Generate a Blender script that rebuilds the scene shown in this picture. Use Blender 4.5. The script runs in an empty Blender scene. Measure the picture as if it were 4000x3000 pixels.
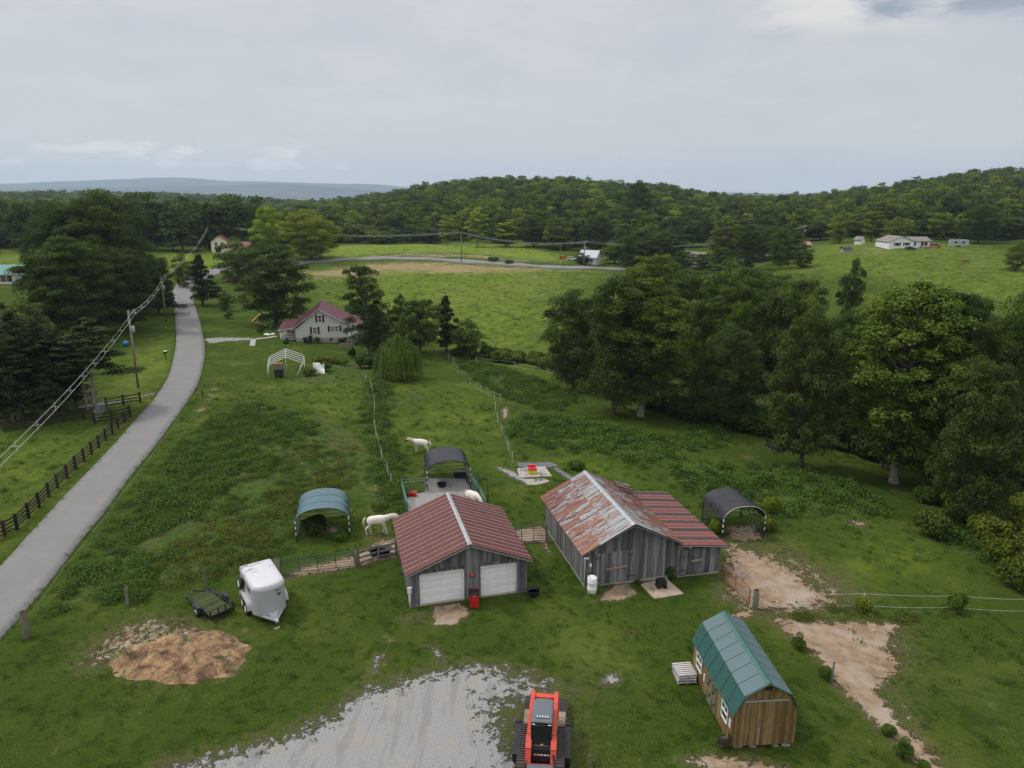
import bpy, bmesh, math, random
import numpy as np
from mathutils import Vector, Matrix

# ------------------------------------------------------------------ camera, light, sky, exposure
SC = bpy.context.scene
COL = SC.collection
CAM_H, PITCH, FPX = 25.4, math.radians(14.7), 2826.0      # height above the yard, tilt, focal length for a 4000 px wide frame
cd = bpy.data.cameras.new('camera'); cam = bpy.data.objects.new('camera', cd); COL.objects.link(cam)
cam.location = (0, 0, CAM_H); cam.rotation_euler = (math.pi/2 - PITCH, 0, 0)
cd.sensor_width = 36.0; cd.lens = 36.0*FPX/4000.0; cd.clip_start = 0.2; cd.clip_end = 60000
SC.camera = cam
SC.render.resolution_x = 1024; SC.render.resolution_y = 768
SC.view_settings.view_transform = 'Standard'; SC.view_settings.look = 'None'
SC.view_settings.exposure = 0.0; SC.view_settings.gamma = 1.0; SC.view_settings.use_curve_mapping = False
SC.render.engine = 'CYCLES'
SC.cycles.use_denoising = True; SC.cycles.denoiser = 'OPENIMAGEDENOISE'; SC.cycles.denoising_prefilter = 'NONE'; SC.cycles.denoising_input_passes = 'RGB_ALBEDO_NORMAL'
SC.cycles.max_bounces = 6; SC.cycles.diffuse_bounces = 3; SC.cycles.glossy_bounces = 2
SC.cycles.transmission_bounces = 4; SC.cycles.transparent_max_bounces = 8; SC.cycles.volume_bounces = 1
SC.cycles.use_adaptive_sampling = False; SC.cycles.sample_clamp_indirect = 2.0

SUN_EL, SUN_AZ = math.radians(56), math.radians(282)       # azimuth clockwise from +Y
sl = bpy.data.lights.new('sun', 'SUN'); sun = bpy.data.objects.new('sun', sl); COL.objects.link(sun)
sl.energy = 2.0; sl.angle = math.radians(10); sl.color = (1.0, 0.95, 0.87)
sdir = Vector((math.sin(SUN_AZ)*math.cos(SUN_EL), math.cos(SUN_AZ)*math.cos(SUN_EL), math.sin(SUN_EL)))
sun.rotation_euler = sdir.to_track_quat('Z', 'Y').to_euler(); sun.location = (-60, -40, 120)


class NT:
    """small helper for node graphs"""
    def __init__(s, nt): s.nt = nt; s.n = nt.nodes; s.l = nt.links
    def add(s, t, **kw):
        n = s.n.new(t)
        for k, v in kw.items(): setattr(n, k, v)
        return n
    def put(s, sock, v):
        if isinstance(v, bpy.types.NodeSocket): s.l.new(v, sock)
        elif v is not None:
            if hasattr(sock, 'default_value'):
                dv = sock.default_value
                if hasattr(dv, '__len__') and not hasattr(v, '__len__'): v = [v]*len(dv)
                if hasattr(dv, '__len__') and len(dv) == 4 and len(v) == 3: v = (*v, 1)
                sock.default_value = v
    def math(s, op, a, b=0.0, c=0.0, clamp=False):
        n = s.add('ShaderNodeMath', operation=op, use_clamp=clamp)
        s.put(n.inputs[0], a); s.put(n.inputs[1], b); s.put(n.inputs[2], c); return n.outputs[0]
    def vmath(s, op, a, b=(0, 0, 0)):
        n = s.add('ShaderNodeVectorMath', operation=op); s.put(n.inputs[0], a); s.put(n.inputs[1], b); return n.outputs[0]
    def noise(s, vec, scale, detail=4, rough=0.55, dist=0.0, out='Fac'):
        n = s.add('ShaderNodeTexNoise'); s.put(n.inputs['Vector'], vec); s.put(n.inputs['Scale'], scale)
        s.put(n.inputs['Detail'], detail); s.put(n.inputs['Roughness'], rough); s.put(n.inputs['Distortion'], dist)
        return n.outputs[out]
    def vor(s, vec, scale, out='Distance'):
        n = s.add('ShaderNodeTexVoronoi'); s.put(n.inputs['Vector'], vec); s.put(n.inputs['Scale'], scale); return n.outputs[out]
    def ramp(s, fac, stops, interp='LINEAR'):
        n = s.add('ShaderNodeValToRGB'); n.color_ramp.interpolation = interp
        e = n.color_ramp.elements
        while len(e) > 1: e.remove(e[-1])
        e[0].position = stops[0][0]; c = stops[0][1]; e[0].color = (*c, 1) if hasattr(c, '__len__') else (c, c, c, 1)
        for p, c in stops[1:]:
            x = e.new(p); x.color = (*c, 1) if hasattr(c, '__len__') else (c, c, c, 1)
        s.put(n.inputs[0], fac); return n.outputs[0]
    def mr(s, v, a, b, c=0.0, d=1.0, smooth=True):
        n = s.add('ShaderNodeMapRange'); n.interpolation_type = 'SMOOTHSTEP' if smooth else 'LINEAR'
        s.put(n.inputs[0], v); s.put(n.inputs[1], a); s.put(n.inputs[2], b); s.put(n.inputs[3], c); s.put(n.inputs[4], d); return n.outputs[0]
    def mix(s, fac, a, b, blend='MIX'):
        n = s.add('ShaderNodeMix', data_type='RGBA', blend_type=blend)
        s.put(n.inputs[0], fac); s.put(n.inputs[6], a); s.put(n.inputs[7], b); return n.outputs[2]
    def scale(s, vec, sc):
        return s.vmath('MULTIPLY', vec, sc)


w = bpy.data.worlds.new('World'); SC.world = w; w.use_nodes = True
g = NT(w.node_tree); g.n.clear()
wo = g.add('ShaderNodeOutputWorld')
sky = g.add('ShaderNodeTexSky', sky_type='NISHITA'); sky.sun_disc = False
sky.sun_elevation = SUN_EL; sky.sun_rotation = SUN_AZ; sky.altitude = 300; sky.dust_density = 3.0; sky.air_density = 1.2
bg1 = g.add('ShaderNodeBackground'); g.put(bg1.inputs[0], sky.outputs[0]); bg1.inputs[1].default_value = 0.085
tc = g.add('ShaderNodeTexCoord').outputs['Generated']
sep = g.add('ShaderNodeSeparateXYZ'); g.put(sep.inputs[0], tc)
up = g.math('MAXIMUM', sep.outputs[2], 0.0)
# cloud sheet seen in perspective: direction divided by height
den = g.math('ADD', up, 0.16)
cmb = g.add('ShaderNodeCombineXYZ')
g.put(cmb.inputs[0], g.math('DIVIDE', sep.outputs[0], den)); g.put(cmb.inputs[1], g.math('DIVIDE', sep.outputs[1], den))
sheet = cmb.outputs[0]
n1 = g.noise(sheet, 0.55, 6, 0.55, 0.4)
n2 = g.noise(sheet, 2.6, 6, 0.6, 0.3)
n3 = g.noise(g.scale(tc, (1, 1, 4.0)), 7.0, 8, 0.58, 0.3)
opening = g.mr(g.math('ADD', n1, g.math('MULTIPLY', n2, 0.18)), 0.47, 0.72, 0.90, 1.0)
cl = g.mix(g.mr(n2, 0.3, 0.7), (0.610, 0.625, 0.670), (0.665, 0.675, 0.705))
band = g.math('MULTIPLY', g.mr(sep.outputs[2], 0.005, 0.07), g.mr(sep.outputs[2], 0.17, 0.075))
cl = g.mix(g.math('MULTIPLY', g.mr(sep.outputs[2], 0.20, 0.0), 0.8), cl, (0.72, 0.71, 0.70))
# puffs of cumulus low over the mountains and one bank high on the right
az = g.math('ARCTAN2', sep.outputs[0], sep.outputs[1])
pn = g.noise(g.scale(tc, (1.0, 1.0, 2.6)), 13.0, 7, 0.55, 0.2)
left = g.math('MULTIPLY', g.mr(az, -0.72, -0.60), g.mr(az, -0.10, -0.26))
puff = g.mr(g.math('ADD', pn, g.math('MULTIPLY', g.math('SUBTRACT', g.math('MULTIPLY', left, g.math('MULTIPLY', g.mr(sep.outputs[2], 0.022, 0.034), g.mr(sep.outputs[2], 0.085, 0.050))), 1.0), 0.30)), 0.46, 0.60)
cl = g.mix(g.math('MULTIPLY', puff, 0.75), cl, (0.95, 0.91, 0.86))
rb = g.math('MULTIPLY', g.mr(az, 0.26, 0.36), g.mr(sep.outputs[2], 0.165, 0.20))
bn = g.noise(g.scale(sheet, (1, 1, 1)), 1.7, 7, 0.55, 0.3)
cl = g.mix(g.math('MULTIPLY', g.math('MULTIPLY', rb, g.mr(bn, 0.45, 0.56)), 0.85), cl, (0.86, 0.84, 0.80))
opening2 = g.math('SUBTRACT', opening, g.math('MULTIPLY', g.math('MULTIPLY', rb, g.mr(bn, 0.49, 0.40)), 0.65))
# an overcast sky is brighter overhead than at the horizon
cie = g.math('ADD', 1.0, g.math('MULTIPLY', g.mr(up, 0.22, 1.0, 0.0, 1.0, False), 1.35))
bg2 = g.add('ShaderNodeBackground'); g.put(bg2.inputs[0], cl); g.put(bg2.inputs[1], cie)
mx = g.add('ShaderNodeMixShader'); g.put(mx.inputs[0], opening2); g.l.new(bg1.outputs[0], mx.inputs[1]); g.l.new(bg2.outputs[0], mx.inputs[2])
g.l.new(mx.outputs[0], wo.inputs[0])

# ------------------------------------------------------------------ terrain height and pixel -> place on the ground
_a = math.cos(PITCH); _b = math.sin(PITCH)
def ray(px, py):
    return np.array([(px-2000)/FPX, _a - (py-1500)/FPX*_b, -_b - (py-1500)/FPX*_a])
def az_of(px): return (px-2000)/FPX/0.967*1.0
# anchors of the land: (picture column giving the bearing, distance m, height m)
ANCH = [
 (-2500,90,0),(-2500,200,1),(-2500,400,4),(-2500,1200,6),(-2500,4000,-40),(-2500,15000,-60),
 (-800,70,0),(-800,130,0.5),(-800,220,2),(-800,340,4),(-800,700,6),(-800,1500,4),(-800,5000,-50),(-800,15000,-60),
 (0,70,0),(0,130,0.5),(0,200,1.8),(0,330,3.4),(0,600,3),(0,1100,3),(0,1700,6),(0,3500,-40),(0,9000,-60),(0,15000,-60),
 (500,80,0),(500,95,0),(500,150,0.3),(500,250,2.2),(500,330,3),(500,700,3),(500,1300,2),(500,1900,5),(500,4000,-40),(500,15000,-60),
 (700,120,0),(720,200,-0.2),(840,254,0.2),(820,311,2.7),(820,420,2),(820,800,0),(820,1500,1),(820,2100,0),(820,5000,-60),(820,15000,-60),
 (1100,80,0),(1100,126,0),(1100,180,-1.0),(1200,275,1.0),(1200,330,2.0),(1200,460,-1),(1200,800,-4),(1200,1500,-10),(1200,2500,-30),(1200,5000,-60),(1200,15000,-60),
 (1500,75,0),(1500,105,-0.6),(1500,135,-1.6),(1500,200,-0.6),(1500,275,1.8),(1500,335,2.9),(1500,390,0.5),(1500,480,3),(1500,640,7),(1500,800,9),(1500,1300,-4),(1500,5000,-60),(1500,15000,-60),
 (1800,90,-1.0),(1800,120,-2.5),(1800,180,-1.8),(1800,259,1.6),(1800,330,2.6),(1800,380,0.6),(1800,480,8),(1800,640,19),(1800,800,22),(1800,1400,0),
 (2150,75,-0.8),(2150,100,-2.5),(2150,140,-3.6),(2150,200,-2.5),(2200,270,-0.2),(2150,340,0.0),(2150,430,5),(2150,560,16),(2150,700,24),(2150,900,19),(2150,1500,2),(2150,5000,-60),
 (2500,85,-1.6),(2500,120,-4),(2500,170,-4),(2500,250,-2.5),(2500,340,-1),(2500,430,5),(2500,560,14),(2500,700,18),(2500,1000,14),(2500,1500,2),
 (2900,75,-1.6),(2900,110,-4.5),(2900,160,-4),(2900,250,-1),(2900,330,1.5),(2900,450,4),(2900,600,6),(2900,800,4),(2900,1500,-6),(2900,5000,-60),(2900,15000,-60),
 (3300,65,-1.6),(3300,100,-4.5),(3300,150,-4),(3300,200,-0.5),(3300,250,3),(3350,310,6.0),(3350,370,6),(3300,520,8),(3300,700,14),(3300,1000,12),(3300,2000,-10),
 (3700,62,-2),(3700,100,-5),(3700,150,-3),(3700,200,0.5),(3650,250,3.3),(3650,310,5.6),(3700,380,6),(3700,520,14),(3700,800,29),(3700,1100,27),(3700,2000,0),(3700,5000,-50),
 (4200,60,-2.5),(4200,100,-5.5),(4200,150,-2.5),(4200,220,1.5),(4200,300,5),(4200,400,9),(4200,600,20),(4200,900,35),(4200,1300,28),(4200,3000,-10),(4200,15000,-60),
 (5200,60,-3),(5200,110,-6),(5200,180,-1),(5200,300,5),(5200,600,30),(5200,1000,55),(5200,3000,5),
 (6500,60,-3),(6500,200,0),(6500,600,20),(6500,3000,5),
]
_A = np.array([[math.atan(az_of(a))*5.0, math.log(d)*2.4] for a, d, z in ANCH]); _Z = np.array([z for a, d, z in ANCH], float)
def _tps(r2): return 0.5*r2*np.log(r2+1e-9)
_n = len(_A)
_K = _tps(((_A[:, None]-_A[None])**2).sum(-1)) + np.eye(_n)*0.02
_P = np.c_[np.ones(_n), _A]
_W = np.linalg.solve(np.block([[_K, _P], [_P.T, np.zeros((3, 3))]]), np.r_[_Z, 0, 0, 0])
def sstep(a, b, x):
    t = np.clip((x-a)/(b-a), 0, 1); return t*t*(3-2*t)
def terr(x, y):
    x = np.atleast_1d(np.asarray(x, float)); y = np.atleast_1d(np.asarray(y, float))
    r = np.hypot(x, y); a = np.arctan2(x, np.maximum(y, 1e-3))
    a = np.clip(a, -1.2, 1.2)
    q = np.c_[a*5.0, np.log(np.clip(r, 30, 15000))*2.4]
    out = np.zeros(len(r))
    for i in range(0, len(r), 20000):
        d2 = ((q[i:i+20000, None]-_A[None])**2).sum(-1)
        out[i:i+20000] = _tps(d2) @ _W[:_n] + _W[_n] + q[i:i+20000] @ _W[_n+1:]
    near = -0.028*np.clip(x-5, 0, 40) - 0.0*y
    near = near - 0.25*sstep(-21.5, -24.5, x)*0
    t = sstep(52, 85, r)
    z = near*(1-t) + out*t
    und = 0.22*np.sin(x*0.21+1.3)*np.sin(y*0.17+0.4) + 0.12*np.sin(x*0.43+y*0.31)
    z = z + und*sstep(60, 110, r)*(1-sstep(1500, 3000, r)*0.5)
    z = z + sstep(12000, 15000, r)*0
    return z
def tz(x, y): return float(terr(x, y)[0])
_S = np.geomspace(24, 16000, 1400)
def G(px, py, dz=0.0):
    """point of the ground seen at a pixel of the photograph"""
    d = ray(px, py); t = _S/d[1]
    X = d[0]*t; Y = d[1]*t; Zr = CAM_H + d[2]*t
    s = Zr - terr(X, Y) - dz
    i = np.where(s <= 0)[0]
    if len(i) == 0: i = [len(_S)-1]
    i = max(int(i[0]), 1)
    lo, hi = t[i-1], t[i]
    for _ in range(22):
        m = 0.5*(lo+hi)
        if CAM_H + d[2]*m - tz(d[0]*m, d[1]*m) - dz > 0: lo = m
        else: hi = m
    return Vector((d[0]*hi, d[1]*hi, CAM_H + d[2]*hi - dz))
def GZ(px, py, z):
    """point at height z seen at a pixel"""
    d = ray(px, py); t = (z-CAM_H)/d[2]; return Vector((d[0]*t, d[1]*t, z))
def at(px, dist):
    """ground point at a bearing (picture column) and a horizontal distance"""
    k = (px-2000)/FPX/0.985; y = dist/math.hypot(1, k); x = k*y
    return Vector((x, y, tz(x, y)))
def proj(v):
    X, Y, Z = v[0], v[1], v[2]-CAM_H
    wd = Y*_a - Z*_b; return 2000+FPX*X/wd, 1500-FPX*(Y*_b+Z*_a)/wd
def height_to(base, row):
    lo, hi = 0.0, 80.0
    for _ in range(40):
        m = (lo+hi)/2
        if proj((base[0], base[1], base[2]+m))[1] > row: lo = m
        else: hi = m
    return lo

# ------------------------------------------------------------------ object helpers
def tag(o, label=None, cat=None, group=None, kind=None):
    if label: o['label'] = label
    if cat: o['category'] = cat
    if group: o['group'] = group
    if kind: o['kind'] = kind
    return o
def thing(name, label, cat, loc=(0, 0, 0), rz=0.0, group=None):
    o = bpy.data.objects.new(name, None); COL.objects.link(o)
    o.empty_display_size = 0.3
    o.location = loc; o.rotation_euler = (0, 0, rz)
    return tag(o, label, cat, group)
def link(name, me, parent=None, loc=None, rot=None, scale=None):
    o = bpy.data.objects.new(name, me); COL.objects.link(o)
    if parent is not None: o.parent = parent
    if loc is not None: o.location = loc
    if rot is not None: o.rotation_euler = rot
    if scale is not None: o.scale = scale
    return o
def np_mesh(name, V, Fq, mat=None, tint=None, smooth=False):
    V = np.asarray(V, np.float32); Fq = np.asarray(Fq, np.int32); k = Fq.shape[1]
    me = bpy.data.meshes.new(name)
    me.vertices.add(len(V)); me.vertices.foreach_set('co', V.ravel())
    me.loops.add(Fq.size); me.loops.foreach_set('vertex_index', Fq.ravel())
    me.polygons.add(len(Fq)); me.polygons.foreach_set('loop_start', np.arange(0, Fq.size, k, dtype=np.int32))
    me.polygons.foreach_set('loop_total', np.full(len(Fq), k, np.int32))
    if smooth: me.polygons.foreach_set('use_smooth', np.ones(len(Fq), bool))
    if mat: me.materials.append(mat)
    me.update(calc_edges=True)
    if tint is not None:
        at_ = me.attributes.new('tint', 'FLOAT', 'POINT'); at_.data.foreach_set('value', np.asarray(tint, np.float32))
    return me

class MB:
    """collects shapes of one part"""
    def __init__(s): s.v = []; s.f = []; s.m = []; s.sm = []
    def quad(s, pts, m=0, sm=False):
        i = len(s.v); s.v += [tuple(p) for p in pts]; s.f.append(tuple(range(i, i+len(pts)))); s.m.append(m); s.sm.append(sm)
    def box(s, c, d, R=None, m=0, taper=(1, 1)):
        hx, hy, hz = d[0]/2, d[1]/2, d[2]/2; c = Vector(c); i = len(s.v)
        for z in (-1, 1):
            k = taper if z > 0 else (1, 1)
            for x, y in ((-1, -1), (1, -1), (1, 1), (-1, 1)):
                p = Vector((x*hx*k[0], y*hy*k[1], z*hz))
                if R is not None: p = R @ p
                s.v.append(tuple(c+p))
        for f in ((0, 3, 2, 1), (4, 5, 6, 7), (0, 1, 5, 4), (1, 2, 6, 5), (2, 3, 7, 6), (3, 0, 4, 7)):
            s.f.append(tuple(i+k for k in f)); s.m.append(m); s.sm.append(False)
    def bar(s, a, b, wd, ht, m=0, upv=(0, 0, 1)):
        """rectangular bar from a to b"""
        a = Vector(a); b = Vector(b); d = (b-a); L = d.length
        if L < 1e-6: return
        z = d.normalized(); u = Vector(upv)
        if abs(z.dot(u)) > 0.98: u = Vector((0, 1, 0))
        x = u.cross(z).normalized(); y = z.cross(x)
        R = Matrix((x, y, z)).transposed()
        s.box((a+b)/2, (wd, ht, L), R, m)
    def tube(s, pts, r, n=8, m=0, caps=True, sm=True):
        pts = [Vector(p) for p in pts]; rs = r if hasattr(r, '__len__') else [r]*len(pts)
        i0 = len(s.v); prev = None
        for k, p in enumerate(pts):
            d = (pts[min(k+1, len(pts)-1)] - pts[max(k-1, 0)])
            d = d.normalized() if d.length > 1e-9 else Vector((0, 0, 1))
            if prev is None:
                u = Vector((0, 0, 1)) if abs(d.z) < 0.9 else Vector((1, 0, 0))
                x = u.cross(d).normalized()
            else:
                x = (prev - d*prev.dot(d)); x = x.normalized() if x.length > 1e-6 else Vector((1, 0, 0))
            prev = x; y = d.cross(x)
            for j in range(n):
                a = 2*math.pi*j/n; s.v.append(tuple(p + (x*math.cos(a)+y*math.sin(a))*rs[k]))
        for k in range(len(pts)-1):
            for j in range(n):
                a = i0+k*n+j; b = i0+k*n+(j+1) % n
                s.f.append((a, b, b+n, a+n)); s.m.append(m); s.sm.append(sm)
        if caps:
            s.f.append(tuple(i0+j for j in reversed(range(n)))); s.m.append(m); s.sm.append(False)
            e = i0+(len(pts)-1)*n; s.f.append(tuple(e+j for j in range(n))); s.m.append(m); s.sm.append(False)
    def lathe(s, prof, c=(0, 0, 0), n=20, m=0, sm=True, R=None):
        i0 = len(s.v); c = Vector(c)
        for r, z in prof:
            for j in range(n):
                a = 2*math.pi*j/n; p = Vector((r*math.cos(a), r*math.sin(a), z))
                if R is not None: p = R @ p
                s.v.append(tuple(c+p))
        for k in range(len(prof)-1):
            for j in range(n):
                a = i0+k*n+j; b = i0+k*n+(j+1) % n
                s.f.append((a, b, b+n, a+n)); s.m.append(m); s.sm.append(sm)
        if prof[0][0] > 1e-4: s.f.append(tuple(i0+j for j in reversed(range(n)))); s.m.append(m); s.sm.append(False)
        if prof[-1][0] > 1e-4:
            e = i0+(len(prof)-1)*n; s.f.append(tuple(e+j for j in range(n))); s.m.append(m); s.sm.append(False)
    def prism(s, poly, y0, y1, m=0):
        """polygon in x,z extruded along y"""
        i = len(s.v); n = len(poly)
        s.v += [(x, y0, z) for x, z in poly] + [(x, y1, z) for x, z in poly]
        s.f.append(tuple(range(i, i+n))); s.f.append(tuple(range(i+2*n-1, i+n-1, -1))); s.m += [m, m]; s.sm += [False, False]
        for k in range(n):
            a = i+k; b = i+(k+1) % n; s.f.append((b, a, a+n, b+n)); s.m.append(m); s.sm.append(False)
    def grid(s, P, m=0, sm=True, close=False):
        """P[r][c] points"""
        i0 = len(s.v); R = len(P); Cn = len(P[0])
        for row in P: s.v += [tuple(p) for p in row]
        for r in range(R-1):
            for c in range(Cn-1 if not close else Cn):
                a = i0+r*Cn+c; b = i0+r*Cn+(c+1) % Cn
                s.f.append((a, b, b+Cn, a+Cn)); s.m.append(m); s.sm.append(sm)
    def mesh(s, name, mats, fix=False):
        me = bpy.data.meshes.new(name); me.from_pydata(s.v, [], s.f)
        for m_ in (mats if isinstance(mats, (list, tuple)) else [mats]): me.materials.append(m_)
        me.polygons.foreach_set('material_index', s.m); me.polygons.foreach_set('use_smooth', s.sm)
        if fix:
            bm = bmesh.new(); bm.from_mesh(me); bmesh.ops.recalc_face_normals(bm, faces=bm.faces); bm.to_mesh(me); bm.free()
        me.update(); return me
    def build(s, name, mats, parent=None, **kw):
        return link(name, s.mesh(name, mats, True), parent, **kw)

# ------------------------------------------------------------------ materials
def mat(name):
    m = bpy.data.materials.new(name); m.use_nodes = True; n = NT(m.node_tree)
    b = m.node_tree.nodes['Principled BSDF']; return m, n, b
def bump(n, b, h, strength=0.4, dist=0.05):
    k = n.add('ShaderNodeBump'); n.put(k.inputs['Height'], h); k.inputs['Strength'].default_value = strength
    k.inputs['Distance'].default_value = dist; n.l.new(k.outputs[0], b.inputs['Normal'])
def plain(name, c, rough=0.6, metal=0.0, var=0.15, scale=3.0, spec=0.4, dirt=None):
    m, n, b = mat(name); co = n.add('ShaderNodeTexCoord').outputs['Object']
    f = n.noise(co, scale, 5, 0.6)
    c2 = tuple(x*(1-var) for x in c); c3 = tuple(min(1, x*(1+var)) for x in c)
    col = n.ramp(f, [(0.3, c2), (0.7, c3)])
    if dirt: col = n.mix(n.mr(n.noise(co, scale*0.7+0.3, 6, 0.7), 0.52, 0.72), col, dirt)
    n.put(b.inputs['Base Color'], col); b.inputs['Roughness'].default_value = rough; b.inputs['Metallic'].default_value = metal
    b.inputs['Specular IOR Level'].default_value = spec
    return m
def wood(name, a, bcol, c, rough=0.85, stretch=(9, 9, 0.8), streak=1.0, per=0.5):
    """weathered board: grain along local z, each board its own tone"""
    m, n, b = mat(name); co = n.add('ShaderNodeTexCoord').outputs['Object']; oi = n.add('ShaderNodeObjectInfo')
    off = n.vmath('ADD', co, n.scale(oi.outputs['Location'], (3.1, 1.7, 2.3)))
    f = n.noise(n.scale(off, stretch), 2.0, 6, 0.65, 0.3)
    f2 = n.noise(n.scale(off, (stretch[0]*3, stretch[1]*3, stretch[2]*1.5)), 3.0, 4, 0.6)
    f3 = n.math('ADD', n.math('MULTIPLY', f, 0.75), n.math('MULTIPLY', f2, 0.25))
    f3 = n.math('ADD', f3, n.math('MULTIPLY', n.math('SUBTRACT', oi.outputs['Random'], 0.5), per*0.36))
    col = n.ramp(f3, [(0.30, a), (0.50, bcol), (0.70, c)])
    n.put(b.inputs['Base Color'], col); b.inputs['Roughness'].default_value = rough; b.inputs['Specular IOR Level'].default_value = 0.2
    bump(n, b, f3, 0.5, 0.02)
    return m
def leafmat(name, dark, mid, light, trans=0.25, use_color=True):
    m, n, b = mat(name); nd = m.node_tree
    atn = n.add('ShaderNodeAttribute', attribute_name='tint'); oi = n.add('ShaderNodeObjectInfo')
    geo = n.add('ShaderNodeNewGeometry').outputs['Random Per Island']
    f = n.math('ADD', n.math('MULTIPLY', atn.outputs['Fac'], 0.6), n.math('MULTIPLY', geo, 0.4))
    f = n.math('ADD', f, n.math('MULTIPLY', n.math('SUBTRACT', oi.outputs['Random'], 0.5), 0.35))
    col = n.ramp(f, [(0.1, dark), (0.5, mid), (0.9, light)])
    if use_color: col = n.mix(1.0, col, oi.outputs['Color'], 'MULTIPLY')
    n.put(b.inputs['Base Color'], col); b.inputs['Roughness'].default_value = 0.6; b.inputs['Specular IOR Level'].default_value = 0.12
    tr = n.add('ShaderNodeBsdfTranslucent'); n.put(tr.inputs[0], n.mix(1.0, col, (1.0, 1.15, 0.55), 'MULTIPLY'))
    ms = n.add('ShaderNodeMixShader'); ms.inputs[0].default_value = trans
    n.l.new(b.outputs[0], ms.inputs[1]); n.l.new(tr.outputs[0], ms.inputs[2])
    n.l.new(ms.outputs[0], nd.nodes['Material Output'].inputs[0]); return m

M = {}
M['bark'] = plain('bark', (0.085, 0.070, 0.055), 0.95, var=0.4, scale=4)
M['bark_pale'] = plain('bark_pale', (0.26, 0.235, 0.205), 0.95, var=0.35, scale=3)
M['leaf'] = leafmat('leaf', (0.044, 0.074, 0.014), (0.080, 0.124, 0.022), (0.145, 0.190, 0.038))
M['needle'] = leafmat('needle', (0.026, 0.042, 0.014), (0.045, 0.068, 0.020), (0.080, 0.105, 0.030), 0.12)
M['weed'] = leafmat('weed', (0.030, 0.062, 0.014), (0.055, 0.105, 0.024), (0.105, 0.145, 0.035), 0.3)
M['asphalt'] = None
# ------------------------------------------------------------------ the ground
def poly_world(px): return np.array([G(a, b)[:2] for a, b in px])
def sdist(poly, X, Y):
    """signed distance, positive inside"""
    d2 = np.full(len(X), 1e18); ins = np.zeros(len(X), bool); n = len(poly)
    for i in range(n):
        ax, ay = poly[i]; bx, by = poly[(i+1) % n]
        ex, ey = bx-ax, by-ay; wx, wy = X-ax, Y-ay
        t = np.clip((wx*ex+wy*ey)/(ex*ex+ey*ey+1e-12), 0, 1)
        d2 = np.minimum(d2, (wx-t*ex)**2+(wy-t*ey)**2)
        c = ((ay > Y) != (by > Y)); xi = (bx-ax)*(Y-ay)/(by-ay+1e-12)+ax
        ins ^= c & (X < xi)
    d = np.sqrt(d2); return np.where(ins, d, -d)

GRAVEL = [
 ([(500,3080),(640,2995),(870,2950),(1160,2860),(1290,2800),(1400,2705),(1560,2665),(1700,2625),(1830,2600),(1960,2615),(2090,2640),(2160,2680),(2090,2740),(2030,2850),(2000,3080)], 1.7, 1.0),
 ([(1990,2700),(2300,2640),(2330,2700),(2260,2760),(2300,2900),(2380,3080),(1990,3080)], 3.0, 0.55),
 ([(1840,2700),(2020,2680),(2080,2760),(2030,2900),(1900,2900),(1850,2800)], 1.5, -0.48),
 ([(2360,2635),(2400,2618),(2430,2650),(2420,2680),(2340,2672)], 0.5, 0.8),
 ([(1460,2560),(1510,2548),(1490,2600),(1470,2640),(1430,2640),(1455,2590)], 0.6, 0.75),
 ([(1660,2520),(1720,2520),(1740,2590),(1700,2600),(1690,2560)], 0.6, 0.7),
 ([(1520,2495),(1535,2490),(1540,2505),(1520,2510)], 0.4, 0.7),
 ([(790,1322),(860,1318),(990,1320),(990,1328),(880,1333),(820,1342)], 0.5, 0.9),
 ([(1590,1990),(1575,1950),(1660,1918),(1665,1868),(1815,1865),(1915,2010),(1850,2070),(1600,2040)], 0.35, 1.0),
 ([(1935,1822),(1985,1830),(2100,1888),(2070,1897),(1990,1862)], 0.5, 0.9),
 ([(260,1588),(420,1568),(530,1550),(610,1532),(612,1540),(420,1578),(265,1600)], 0.6, 0.95),
]
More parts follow.
